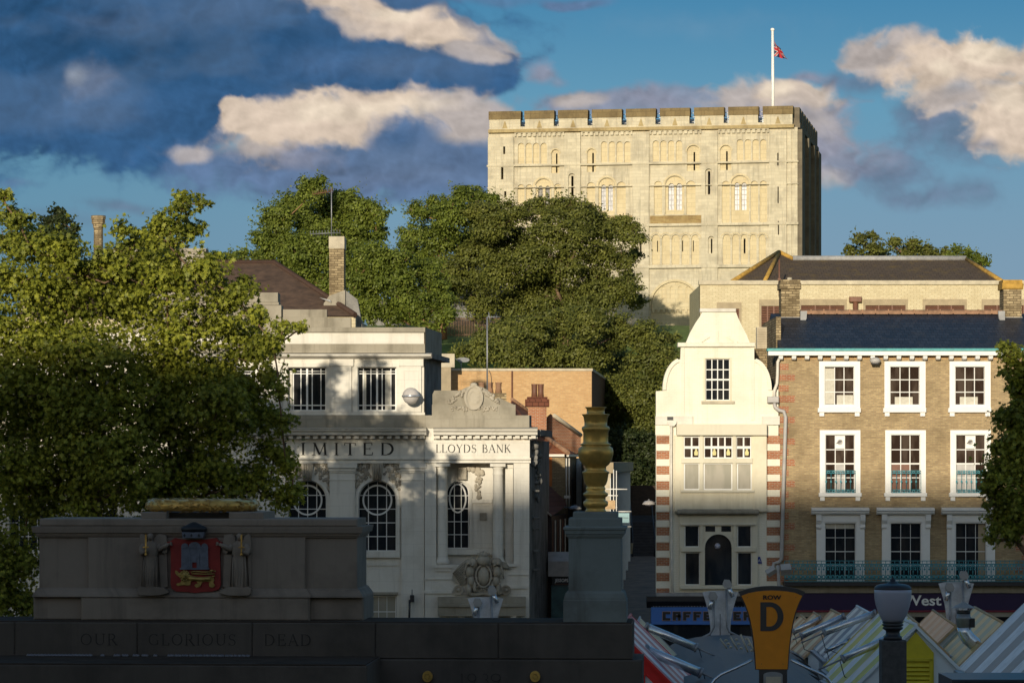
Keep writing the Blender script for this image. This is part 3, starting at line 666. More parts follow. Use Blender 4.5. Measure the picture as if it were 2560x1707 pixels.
    out = [(cc + rr * math.cos(q), Z1 - rr - .05 + rr * math.sin(q)) for q in [math.pi * k / 20 for k in range(21)]]
    MB().plate([(cc - rr, zl), (cc + rr, zl)] + out, hs, D1 - .12, D1 - .025).build('arch_infill', M['castle2'], t)
    cb = MB(); cb.box(X0 + .1, X1 - .1, D1 - .15, D1 + .01, zl, zl + .12)
    for k in range(9):
        X = X0 + .2 + (X1 - X0 - .4) * k / 8; cb.box(X - .12, X + .12, D1 - .2, D1, zl - .25, zl)
    cb.build('arch_corbels', M['castle2'], t)
    # flank: the shaded right-hand side, rear and left side
    SD = 24.5
    b = MB(); hs = []
    for k in range(3):
        y = 5.2 + k * 7.2; hs.append((y, 1.6))
    def side_pts(y0, y1, z0_, z1_): return [(y0, z0_), (y1, z0_), (y1, z1_), (y0, z1_)]
    sb = MB(); zs = [(ztop - 5.4, ztop - 2.4), (ztop - 11.5, ztop - 8), (ztop - 19, ztop - 16)]
    # plate in its own axes: build as x=depth then turn
    holes = [rect_pts(y, y + w, za, zb) for y, w in hs for za, zb in zs[:1]] + [rect_pts(y + .4, y + w - .4, za, zb) for y, w in hs for za, zb in zs[1:]]
    pl = MB(); pl.plate(rect_pts(0.24, SD, -6, ztop), holes, 0, .9)
    for (u, y, z) in pl.v: sb.v.append((L - y, u, z))
    sb.f = pl.f; sb.sm = pl.sm; sb.mi = pl.mi
    sb.build('side_wall', M['castle_side_shade'], t)
    for y, ww in hs:
        w = MB(); w.box(L - .55, L - .45, y - .1, y + ww + .1, zs[0][0] - .1, zs[0][1] + .1); w.build('side_window', M['castle2'], t)
    for k, (y0, y1) in enumerate(((.02, 3.4), (8.4, 10.4), (15.6, 17.6), (SD - 3.2, SD))):
        MB().box(L, L + .42, y0, y1, -6, ztop - .2).build('side_buttress', M['castle_side_shade'], t)
    b = MB(); b.box(L - .9, L + .18, .62, SD, ztop, zc)
    n = 8
    for k in range(n):
        y0 = .75 + (SD - .75) * k / n; b.box(L - .8, L + .1, y0 + .2, y0 + (SD / n) - .9, zc, zt)
    b.build('side_parapet', M['castle_side_shade'], t)
    b = MB(); b.box(0, .9, .8, SD, -6, zc); b.box(.9, L - 1, SD - .9, SD, -6, zc); b.box(.9, L - .95, 1.9, SD - .95, ztop - 1.4, ztop - 1); b.build('rear_walls', M['castle'], t)
castle()

# ---------------------------------------------------------------- flagpole with flag (on the keep)
def flagpole():
    px, Y = 1934.0, 300.0; F = Fr(px, Y, 0, 0); z0 = F.p(px, 276)[1] - 2.0; z1 = F.p(px, 78)[1]
    t = thing('flagpole', 'tall white flagpole rising from the castle battlements', 'flagpole', (F.O.x, Y, 0))
    MB().tube([(-.05, 0, z0), (-.1, 0, z1)], [.17, .12], 10).build('pole', M['white'], t)
    MB().ball((-.1, 0, z1 + .12), .2, .2, .16).build('finial', M['white'], t)
    # half-furled union flag: blue field, red and white bars along the folds
    mb = MB(); nu, nv = 26, 22; pts = {}
    top = F.p(1938, 101)[1]; bot = F.p(1938, 141)[1]; Hh = top - bot; Lf = 1.35
    for i in range(nu + 1):
        for j in range(nv + 1):
            u, v = i / nu, j / nv
            x = u * (0.12 + 0.88 * (v ** .8)) * Lf + .06; z = top - v * Hh - u * .55 * (1 - .35 * v)
            if u > .6: z += .25 * (u - .6) * math.sin(v * 7)
            y = .22 * math.sin(u * 11 + v * 3) * u
            mb.v.append((x, y, z))
    for i in range(nu):
        for j in range(nv):
            u, v = (i + .5) / nu, (j + .5) / nv; a = abs(u - .5) * 2; b = abs(v - .5) * 2
            d1 = abs(u - v); d2 = abs(u + v - 1)
            k = 0
            if min(d1, d2) < .11: k = 1
            if min(d1, d2) < .05: k = 2
            if a < .24 or b < .28: k = 1
            if a < .20 or b < .22: k = 2
            mb.cm = k; q = i * (nv + 1) + j; mb.face((q, q + nv + 1, q + nv + 2, q + 1), True)
    o = mb.build('union_flag', [plain('flag_blue', (.008, .012, .06), .8, .1), plain('flag_white', (.40, .38, .38), .8, .05), plain('flag_red', (.38, .012, .02), .8, .1)], None, (F.O.x, Y, 0))
    tag(o, 'small red, white and blue flag drooping half furled from the white pole', 'flag')
flagpole()
# ---------------------------------------------------------------- shared facade parts
def sash(parent, c, a, cols, rows, d, fw=6, bar=2.4, mf=None, mg=None, arch=False, name='window', gap=None, skip=()):
    """a glazed window: frame plate with glazing bars, and its pane as a sub-part; a = crop rectangle"""
    mf = mf or M['white_frame']; mg = mg or M['glass']
    X0, X1, Z0, Z1 = c.rect(*a, d); k = c.m(a[0], d); f = fw * k; b = bar * k
    m = MB(); xs = [X0 + f + (X1 - X0 - 2 * f) * i / cols for i in range(cols + 1)]; zs = [Z0 + f + (Z1 - Z0 - 2 * f) * i / rows for i in range(rows + 1)]
    if arch:
        m.plate(arch_pts(X0, X1, Z0, Z1, 14), [arch_pts(X0 + f, X1 - f, Z0 + f, Z1 - f, 14)], d, d + .07)
        r = (X1 - X0) / 2; cx = (X0 + X1) / 2
        def ztop(x): return Z1 - r + math.sqrt(max(0, (r - f) ** 2 - (x - cx) ** 2))
        for x in xs[1:-1]: m.box(x - b / 2, x + b / 2, d + .012, d + .06, Z0 + f, ztop(x))
        for z in zs[1:-1]:
            w = r - f if z < Z1 - r else math.sqrt(max(0, (r - f) ** 2 - (z - Z1 + r) ** 2)); m.box(cx - w, cx + w, d + .015, d + .058, z - b / 2, z + b / 2)
    else:
        m.plate(rect_pts(X0, X1, Z0, Z1), [rect_pts(X0 + f, X1 - f, Z0 + f, Z1 - f)], d, d + .07)
        for x in xs[1:-1]: m.box(x - b / 2, x + b / 2, d + .012, d + .06, Z0 + f, Z1 - f)
        for j, z in enumerate(zs[1:-1]):
            h = b * (1.7 if rows % 2 == 0 and j == rows // 2 - 1 else 1); m.box(X0 + f, X1 - f, d + .015, d + .058, z - h / 2, z + h / 2)
    o = m.build(name, mf, parent)
    g = MB(); e = f * .5
    if arch: g.plate(arch_pts(X0 + e, X1 - e, Z0 + e, Z1 - e, 14), (), d + .045, d + .055)
    else: g.box(X0 + e, X1 - e, d + .045, d + .053, Z0 + e, Z1 - e)
    g.build('pane', mg, o)
    return o
def pbox(c, x0, y0, x1, y1, d0, d1, bev=0.0, m=None):
    X0, X1, Z0, Z1 = c.rect(x0, y0, x1, y1, d0); m = m or MB(); m.box(X0, X1, d0, d1, Z0, Z1, bev); return m
def text_mesh(name, txt, size, mat, parent, loc, extr=0.01, bold=0.0, width=None, align='CENTER'):
    cu = bpy.data.curves.new(name, 'FONT'); cu.body = txt; cu.size = size; cu.extrude = extr; cu.offset = bold; cu.align_x = align; cu.resolution_u = 3
    o = bpy.data.objects.new(name, cu); COL.objects.link(o); dg = bpy.context.evaluated_depsgraph_get()
    me = bpy.data.meshes.new_from_object(o.evaluated_get(dg)); bpy.data.objects.remove(o)
    n = len(me.vertices); co = np.zeros(n * 3); me.vertices.foreach_get('co', co); co = co.reshape(-1, 3)
    w = co[:, 0].max() - co[:, 0].min()
    if width: co[:, 0] *= width / w
    V = np.stack([co[:, 0] + loc[0], -co[:, 2] + loc[1], co[:, 1] + loc[2]], -1)
    me.vertices.foreach_set('co', V.ravel()); me.update(); me.materials.clear()
    return link(name, me, mat, parent)
def arcp(cx, cz, rx, rz, a0, a1, n=10): return [(cx + rx * math.cos(R(a0 + (a1 - a0) * i / n)), cz + rz * math.sin(R(a0 + (a1 - a0) * i / n))) for i in range(n + 1)]
# roman capitals drawn as thick and thin strokes: (advance, [(points, width)])
T_, t_ = .155, .06
def _ser(x, z, w=.26): return ([(x - w / 2, z), (x + w / 2, z)], .045)
SERIF = {
 'L': (.72, [([(.14, 0), (.14, 1)], T_), _ser(.14, .98), _ser(.12, .02, .22), ([(.14, .025), (.62, .025)], .05), ([(.60, 0), (.63, .24)], t_)]),
 'I': (.34, [([(.15, 0), (.15, 1)], T_), _ser(.15, .98), _ser(.15, .02)]),
 'M': (1.12, [([(.16, 0), (.2, 1)], t_), ([(.2, .97), (.54, .04)], T_), ([(.54, .04), (.86, .97)], t_), ([(.86, 1), (.92, 0)], T_), _ser(.15, .02), _ser(.92, .02), _ser(.18, .98, .18), _ser(.9, .98, .18)]),
 'T': (.86, [([(.4, 0), (.4, .97)], T_), ([(.06, .97), (.74, .97)], .05), _ser(.4, .02), ([(.06, 1), (.03, .78)], t_), ([(.74, 1), (.77, .78)], t_)]),
 'E': (.74, [([(.14, 0), (.14, 1)], T_), ([(.05, .975), (.6, .975)], .05), ([(.14, .52), (.48, .52)], .05), ([(.05, .025), (.64, .025)], .05), ([(.6, 1), (.62, .8)], t_), ([(.63, 0), (.67, .24)], t_), ([(.49, .42), (.49, .62)], .045)]),
 'D': (.98, [([(.14, 0), (.14, 1)], T_), ([(.05, .975), (.42, .975)], .05), ([(.05, .025), (.42, .025)], .05), (arcp(.40, .5, .40, .45, 88, -88, 14), [.06, .09, .12, .14, .16, .17, .175, .175, .175, .17, .16, .14, .12, .09, .06])]),
 'O': (1.02, [(arcp(.48, .5, .40, .47, 0, 360, 24), [.07 + .09 * abs(math.cos(R(15 * i + 12))) for i in range(25)])]),
 'Y': (.9, [([(.42, 0), (.42, .48)], T_), ([(.42, .46), (.12, .98)], T_ * .95), ([(.42, .46), (.74, .98)], t_), _ser(.42, .02), _ser(.12, .98), _ser(.74, .98, .22)]),
 'S': (.68, [(arcp(.32, .74, .22, .23, 20, 270, 12) + arcp(.32, .26, .25, .25, 90, -160, 12)[1:], [.06, .05, .05, .06, .07, .08, .09, .11, .12, .13, .14, .15, .155, .155, .15, .14, .12, .1, .08, .07, .06, .05, .05, .05, .06]), ([(.55, .78), (.56, 1)], .045), ([(.07, .02), (.07, .24)], .045)]),
 'B': (.78, [([(.14, 0), (.14, 1)], T_), ([(.05, .975), (.38, .975)], .05), ([(.14, .53), (.38, .53)], .05), ([(.05, .025), (.4, .025)], .05), (arcp(.36, .755, .2, .22, 88, -88), .11), (arcp(.38, .28, .26, .25, 88, -88), .13)]),
 'A': (.94, [([(.1, 0), (.44, 1)], t_), ([(.42, 1), (.8, 0)], T_), ([(.22, .36), (.64, .36)], .05), _ser(.1, .02), _ser(.8, .02)]),
 'N': (1.0, [([(.16, 0), (.16, .97)], t_), ([(.14, .97), (.78, .04)], T_), ([(.8, 0), (.8, 1)], t_), _ser(.16, .02), _ser(.12, .98), _ser(.8, .98)]),
 'K': (.86, [([(.14, 0), (.14, 1)], T_), ([(.18, .42), (.66, .97)], t_), ([(.34, .58), (.72, .04)], T_), _ser(.14, .98), _ser(.14, .02), _ser(.64, .98, .2), _ser(.74, .02, .2)]),
 'U': (.96, [([(.16, 1), (.16, .32)], T_), (arcp(.46, .34, .30, .31, 180, 360, 10), [.155, .15, .14, .12, .1, .08, .07, .06, .06, .06, .06]), ([(.76, .32), (.76, 1)], t_), _ser(.16, .98), _ser(.76, .98)]),
 'R': (.86, [([(.14, 0), (.14, 1)], T_), ([(.05, .975), (.38, .975)], .05), ([(.14, .5), (.38, .5)], .05), (arcp(.36, .74, .22, .235, 88, -88), .12), ([(.38, .5), (.74, .03)], T_), _ser(.14, .02), _ser(.74, .02, .18)]),
 'G': (1.0, [(arcp(.48, .5, .40, .47, 48, 330, 20), [.05 + .11 * abs(math.cos(R(48 + 14.1 * i))) for i in range(21)]), ([(.8, .05), (.8, .42)], .1), _ser(.78, .42, .2), ([(.74, .82), (.76, .97)], .05)]),
 '1': (.5, [([(.2, 0), (.2, 1)], .11), _ser(.2, .02), ([(.2, .98), (.06, .88)], .05)]),
 '9': (.85, [(arcp(.38, .68, .3, .3, 0, 360, 18), .09), (arcp(.0, .68, .68, .68, 0, -62, 8), .09)]),
 '3': (.78, [(arcp(.3, .74, .25, .24, 130, -80, 10), .09), (arcp(.3, .26, .3, .27, 80, -140, 10), .09)]),
 ' ': (.6, [])}
def serif_text(parent, txt, x0, x1, z0, z1, y, mat, name='lettering', depth=.012, wscale=1.0, space=0.1, each=True):
    adv = [SERIF[ch][0] + space for ch in txt]; tot = sum(adv) - space - .1; h = z1 - z0; k = (x1 - x0) / tot; x = x0; objs = []
    for ch, a in zip(txt, adv):
        g = SERIF[ch][1]
        if g:
            m = MB()
            for i, (pts, w) in enumerate(g):
                P = [(x + px_ * k, z0 + pz_ * h) for px_, pz_ in pts]; kk = min(k, h) * wscale
                ww = [q * kk for q in w] if isinstance(w, list) else w * kk
                if isinstance(ww, list): ww = (ww + [ww[-1]] * len(P))[:len(P)]
                m.ribbon(P, ww, y - depth - .0012 * i, y + .002 - .0003 * i)
            objs.append(m.build('letter', mat, parent))
        x += a * k
    return objs
def scatter_relief(m, pts, r, y, rs, n, sy=.5):
    for _ in range(n):
        x, z = pts(rs); q = r * rs.uniform(.5, 1.2); m.ball((x, y, z), q * rs.uniform(.7, 1.3), q * sy, q * rs.uniform(.7, 1.3), 7, 5)

# ---------------------------------------------------------------- brown brick building on the right
def brick_building():
    F = Fr(1946, 140, 0, 0.0); c = Cv(F, 1900, 640, 0.3188); e = Cv(F, 1900, 1050, 0.3188); DP = 11.0
    t = fthing('brick_building', 'brown brick building with white sash windows, blue slate roof and teal balcony', 'building', F)
    XR = F.p(2590, 900)[0]; zt = c.p(0, 790)[1]; zb = e.p(0, 1300)[1]
    xs = (622, 1135, 1645)
    holes = []
    for cx in xs:
        holes.append(rect_pts(*c.rect(cx - 122, 858, cx + 122, 1172))); holes.append(rect_pts(*e.rect(cx + 6 - 122, 108, cx + 6 + 122, 572))); holes.append(rect_pts(*e.rect(cx + 6 - 122, 800, cx + 6 + 122, 1250)))
    MB().plate(rect_pts(0, XR, zb, zt), holes, 0, .35).build('brick_wall', M['yellowbrick'], t)
    # upper band of redder brick under the eaves
    x0, x1, z0, z1 = c.rect(150, 770, 2160, 812); MB().box(.02, XR, -.025, .02, z0, z1).build('eaves_course', brick('eaves_brick', (0.46, 0.27, 0.12), (0.58, 0.38, 0.18), (0.40, 0.30, 0.18)), t)
    # quoins
    for side in (0, 1):
        for k in range(23):
            zc0 = 845 + k * 83.2; w = 78 if k % 2 == 0 else 128
            if zc0 + 52 > 2090 + 480: break
            if side == 0: x0, x1 = 146, 146 + w
            else: x0, x1 = 2070 + 20 - w + 40, 2200
            X0, X1, Z0, Z1 = c.rect(x0, zc0, x1, zc0 + 50)
            if Z0 < zb: break
            MB().box(max(X0, .004), min(X1, XR), -.022, .02, Z0, Z1).build('brick_quoin', M['redbrick'], t)
    # windows
    for i, cx in enumerate(xs):
        # top floor
        X0, X1, Z0, Z1 = c.rect(cx - 160, 825, cx + 162, 1192); hx = c.rect(cx - 116, 868, cx + 116, 1168)
        m = MB(); m.plate(rect_pts(X0, X1, Z0, Z1), [rect_pts(*hx)], -.07, .1); m.plate(rect_pts(X0 + .1, X1 - .1, Z0 + .06, Z1 - .1), [rect_pts(hx[0] - .04, hx[1] + .04, hx[2] - .04, hx[3] + .04)], -.1, -.068)
        m.build('window_surround', M['white'], t)
        sl = MB(); pbox(c, cx - 168, 1190, cx + 170, 1226, -.2, .02, .02, sl); pbox(c, cx - 156, 1226, cx - 118, 1256, -.13, .02, .01, sl); pbox(c, cx + 122, 1226, cx + 160, 1256, -.13, .02, .01, sl); sl.build('window_sill', M['white'], t)
        w = sash(t, c, (cx - 118, 866, cx + 118, 1170), 3, 3, .08, 7, 7, mg=M['glass_warm'])
        if i == 0: pbox(c, cx - 112, 880, cx - 42, 1160, .115, .122).build('curtain', M['curtain'], w); pbox(c, cx - 20, 1090, cx + 108, 1164, .116, .121).build('curtain', M['curtain'], w)
        else: pbox(c, cx - 78, 1104, cx + 62, 1164, .115, .122).build('curtain', M['curtain'], w)
        # second floor
        x = cx + 6
        X0, X1, Z0, Z1 = e.rect(x - 160, 78, x + 158, 572); hx = e.rect(x - 116, 116, x + 114, 566)
        m = MB(); m.plate(rect_pts(X0, X1, Z0, Z1), [rect_pts(*hx)], -.07, .1); m.plate(rect_pts(X0 + .1, X1 - .1, Z0 + .04, Z1 - .1), [rect_pts(hx[0] - .04, hx[1] + .04, hx[2] - .03, hx[3] + .04)], -.1, -.068)
        m.build('window_surround', M['white'], t)
        sl = MB(); pbox(e, x - 166, 570, x + 170, 600, -.2, .02, .02, sl); pbox(e, x - 156, 600, x - 120, 632, -.13, .02, .01, sl); pbox(e, x + 122, 600, x + 158, 632, -.13, .02, .01, sl); sl.build('window_sill', M['white'], t)
        w = sash(t, e, (x - 118, 114, x + 116, 568), 3, 4, .08, 7, 7, mg=M['glass_warm'])
        if i != 1:
            pbox(e, x - 38, 122, x + 38, 222, .07, .14).build('vent_panel', M['white'], w)
            X, Z = e.p(x, 172); k = MB(); k.prism(ell(X, Z, .115, .125, 18), 'y', .055, .075); k.build('round_vent', M['grey_pipe'], w)
            g = MB()
            for q in range(-3, 4): g.ribbon([(X - .09 + q * .028, Z - .07), (X + .04 + q * .02, Z + .08)], .012, .048, .056)
            g.build('vent_grille', M['sign_grey'], w)
        pbox(e, x - 40 if i == 0 else x - 108, 340, x + 36, 560, .115, .122).build('blind', M['grey_pipe'] if i != 1 else M['louvre'], w)
        # little cast-iron guard
        g = MB(); X0, X1, Z0, Z1 = e.rect(x - 112, 396, x + 118, 566)
        for z in (Z0, Z0 + .12, Z1 - .11, Z1): g.tube([(X0, -.14, z), (X1, -.14, z)], .014, 5)
        n = 6
        for k in range(n + 1):
            X = X0 + (X1 - X0) * k / n; g.tube([(X, -.14, Z0), (X, -.14, Z1)], .011, 5)
            if k < n:
                xm = X + (X1 - X0) / n / 2; g.ribbon(arcp(xm, Z1 - .055, .045, .045, 0, 360, 8), .022, -.15, -.13); g.ribbon(arcp(xm, Z0 + .06, .05, .05, 0, 360, 8), .03, -.15, -.13)
                zm = (Z0 + Z1) / 2; g.ribbon(arcp(X + .0, zm, .03, .04, 0, 360, 6), .03, -.155, -.135)
        g.build('window_guard', M['teal_iron'], t)
        # first floor with hood
        X0, X1, Z0, Z1 = e.rect(x - 186, 735, x + 190, 1300); hx = e.rect(x - 118, 806, x + 120, 1250)
        m = MB(); m.plate(rect_pts(X0, X1, Z0, Z1), [rect_pts(*hx)], -.09, .1); m.plate(rect_pts(X0 + .18, X1 - .18, Z0, Z1 - .12), [rect_pts(hx[0] - .05, hx[1] + .05, hx[2] - .01, hx[3] + .06)], -.13, -.088); m.build('window_surround', M['white'], t)
        h = MB(); X0, X1, Z0, Z1 = e.rect(x - 222, 688, x + 230, 735, -.4)
        h.prism([(-.42, Z1 - .05), (-.42, Z1 - .12), (-.34, Z1 - .17), (-.34, Z1 - .22), (-.24, Z0 - .03), (.02, Z0 - .03), (.02, Z1 + .02), (-.3, Z1)], 'x', X0, X1); h.build('window_hood', M['white'], t)
        for sx in (-1, 1):
            b = MB(); X, Z = e.p(x + 2 + sx * 172, 740); bx = X; pr = [(-.09, Z), (-.30, Z), (-.28, Z - .25), (-.17, Z - .42), (-.18, Z - .55), (-.13, Z - .62), (-.09, Z - .62)]
            b.prism(pr, 'x', bx - .11, bx + .11); b.build('hood_bracket', M['white'], t)
        w = sash(t, e, (x - 120, 806, x + 122, 1252), 3, 4, .08, 6, 4, mg=M['glass'])
        if i == 0: pbox(e, x - 112, 814, x + 112, 850, .116, .122).build('blind', M['curtain'], w)
        if i == 2: pbox(e, x + 60, 812, x + 114, 1240, .116, .122).build('curtain', M['lintel'], w)
    # balcony
    b = MB(); X0 = F.p(1957, 1400)[0]; _, _, Z0, Z1 = e.rect(188, 1262, 2000, 1292); b.box(X0, XR + .6, -.95, -.001, Z0, Z1); b.build('balcony_floor', M['lamp_dark'], t)
    g = MB(); _, _, Zb, Zt = e.rect(188, 1097, 2000, 1258)
    for z in (Zb, Zb + .1, Zt - .14, Zt): g.tube([(X0, -.9, z), (XR + .5, -.9, z)], .017, 5)
    n = 58
    for k in range(n + 1):
        X = X0 + (XR + .5 - X0) * k / n; g.tube([(X, -.9, Zb), (X, -.9, Zt)], .015, 5)
        if k < n:
            xm = X + (XR + .5 - X0) / n / 2; g.ribbon(arcp(xm, Zt - .2, .06, .07, 0, 360, 9), .04, -.91, -.89); g.ribbon(arcp(xm, Zb + .2, .065, .075, 0, 360, 9), .05, -.91, -.89); g.prism(ell(xm, Zt - .36, .045, .05, 8), 'y', -.91, -.89)
            g.prism(ell(xm, Zb + .13, .05, .03, 8), 'y', -.91, -.89); g.prism(ell(X, (Zb + Zt) / 2 - .02, .028, .035, 7), 'y', -.915, -.885)
    g.build('balcony_railing', M['teal_iron'], t)
    # shopfront band below the balcony
    zz = lambda y: F.p(2000, y, -.3)[1]
    MB().box(0, XR, -.5, .3, zz(1481), zz(1462)).build('stone_band', M['portland_dirty'], t)
    MB().box(-.35, XR, -.42, .3, zz(1524), zz(1482)).build('shop_fascia', M['navy'], t)
    MB().box(-.35, XR, -.44, .3, zz(1529), zz(1524.4)).build('fascia_line', M['red_line'], t)
    MB().box(-.2, XR, -.36, .3, zz(1541), zz(1529.4)).build('lower_stone_band', M['portland_dirty'], t)
    MB().box(0, XR, .0, .3, 0, zz(1541.5)).build('shopfront_glazing', M['glass'], t)
    for k in range(5): MB().box(.4 + k * 2.6, .75 + k * 2.6, -.25, -.001, 0, zz(1541.5)).build('shopfront_pier', M['portland_dirty'], t)
    X1 = F.p(2352, 1500, -.45)[0]; Z = F.p(2300, 1512, -.45)[1]
    text_mesh('shop_lettering', 'NatWest', .62, M['white_sign'], t, (X1 - 1.36, -.43, Z), .02, .012, 2.72)
    m = MB(); X0 = F.p(2165, 1500, -.45)[0]; 
    # eaves, gutter, brackets
    _, _, Z0, Z1 = c.rect(70, 745, 1900, 779, -.4); xl = c.p(64, 745, -.4)[0]
    MB().box(xl, XR + .3, -.55, .0, Z0, Z1).build('eaves_fascia', M['white'], t)
    MB().prism([(-.62, Z1), (-.62, Z1 + .10), (-.55, Z1 + .12), (-.0, Z1 + .12), (-.0, Z1)], 'x', xl - .05, XR + .3).build('gutter', M['turquoise'], t)
    for k in range(20):
        X = c.p(158 + k * 102.6, 780)[0]; z = Z0
        if X > XR: break
        MB().prism([(-.42, z), (-.42, z - .1), (-.36, z - .17), (-.0, z - .19), (0, z)], 'x', X - .09, X + .09).build('eaves_bracket', M['white'], t)
    # roof
    ze = Z1 + .13; xr, zr = c.p(1000, 452, 4.2); zr = F.p(2200, 784, 4.2)[1]
    RF = MB(); n = len(RF.v)
    RF.prism([(-.5, ze), (4.2, zr), (9, ze), (9, ze - .15), (-.5, ze - .15)], 'x', .0, XR + .5)
    RF.build('slate_roof', M['slate'], t)
    rd = MB()
    xa = F.p(1996, 784, 4.2)[0]; xb = F.p(2512, 784, 4.2)[0]
    n = 16
    for k in range(n):
        X0 = xa + (xb - xa) * k / n; X1 = xa + (xb - xa) * (k + 1) / n - .05; rd.prism(arcp(4.2, zr - .03, .18, .2, 0, 180, 6), 'x', X0, X1)
        rd.box(X1 - .002, X1 + .052, 4.06, 4.34, zr, zr + .19)
    rd.build('ridge_tiles', M['ridge_tile'], t)
    # chimneys
    for x0, x1, nm in ((163, 308, 'a'), (1905, 2046, 'b')):
        X0, X1, Z0, Z1 = c.rect(x0, 262, x1, 560, 3.9); Zb = ze - .4
        s = MB(); s.box(X0, X1, 3.7, 4.9, Zb, Z1 + .0); o = s.build('chimney', M['oldbrick'], t)
        k = MB(); k.box(X0 - .07, X1 + .07, 3.62, 4.98, Z1, Z1 + .28, .05); k.box(X0 - .03, X1 + .03, 3.66, 4.94, Z1 + .28, Z1 + .42, .1)
        k.build('chimney_cap', M['oldbrick'] if nm == 'a' else M['ridge_moss'], o)
        l = MB(); X2, X3, Z2, Z3 = c.rect(x0 - 4, 478, x1 + 12, 512, 3.6); l.box(X0 - .04, X1 + .04, 3.64, 4.95, Z2 - .5, Z3); l.build('lead_flashing', M['lead'], o)
        # concave soaker beside the stack
        sg = 1 if nm == 'a' else -1; Xs = X1 if nm == 'a' else X0
        l = MB(); l.prism([(Xs, Z2 + .45), (Xs + sg * .3, Z2 + .45), (Xs + sg * .27, Z2 + .1), (Xs + sg * .12, Z2 - .12), (Xs, Z2 - .2)], 'y', 3.3, 3.5); l.build('lead_soaker', M['lead'], o)
    o = MB(); X, Z = c.p(232, 190, 4.3); o.tube([(X, 4.3, Z - .3), (X, 4.3, Z + .12)], [.13, .11], 10); o.build('chimney_pot', M['concrete'], t)
    # left gable end wall stepping up behind the roof edge
    MB().box(-.05, .16, .6, 8.5, ze - 4, c.p(0, 495, 3)[1]).build('party_wall', M['oldbrick'], t)
    # the rest of the volume
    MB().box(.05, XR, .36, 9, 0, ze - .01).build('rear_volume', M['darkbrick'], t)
    # downpipe
    p = MB(); pts = [(158, 795), (140, 830), (138, 930), (134, 1000), (112, 1060), (112, 1110)]
    P = [(c.p(x, y, -.25)[0], -.22, c.p(x, y, -.25)[1]) for x, y in pts]; p.tube(P, .07, 8); p.build('downpipe', M['pale_pipe'], t)
    p = MB(); X, Z = c.p(112, 1118, -.25); p.box(X - .3, X + .2, -.34, -.05, Z - .18, Z + .1, .03); P = [(X, -.2, Z - .1), (X + .03, -.2, Z - .35), (X + .2, -.2, Z - .5), (X + .42, -.2, Z - .55), (X + .5, -.2, Z - .8)]
    X2, Z2 = e.p(172, 1085, -.2); P += [(X2 - .02, -.2, Z2), (X2 - .12, -.2, Z2 - .16), (X2 - .35, -.2, Z2 - .2), (X2 - .4, -.2, Z2 - .6)]
    p.tube(P, .085, 8)
    p.build('soil_pipe', M['grey_pipe'], t)
    # flood lamp under the eaves
    X, Z = c.p(902, 820, -.5); q = thing('flood_lamp', 'grey hooded flood lamp under the eaves of the brown brick building', 'lamp', (F.O.x + X, F.O.y - .55, Z))
    MB().ball((0, 0, 0), .24, .2, .15).build('hood', M['grey_pipe'], q); MB().box(-.16, .16, -.1, .12, -.17, -.05, .03).build('lamp_head', M['lamp_dark'], q); MB().tube([(-.12, .1, .05), (-.14, .5, .25)], .03, 6).build('bracket', M['lamp_dark'], q)
    X, Z = e.p(1935, 930, -.1); q = MB(); q.prism([(-.17, .16), (.17, .16), (.17, -.02), (.1, -.14), (-.1, -.14), (-.17, -.02)], 'y', -.12, -.001); o = q.build('alarm_box', M['white'], None, (F.O.x + X, F.O.y, Z)); tag(o, 'small white alarm box on the brown brick wall at the far right', 'alarm box')
brick_building()

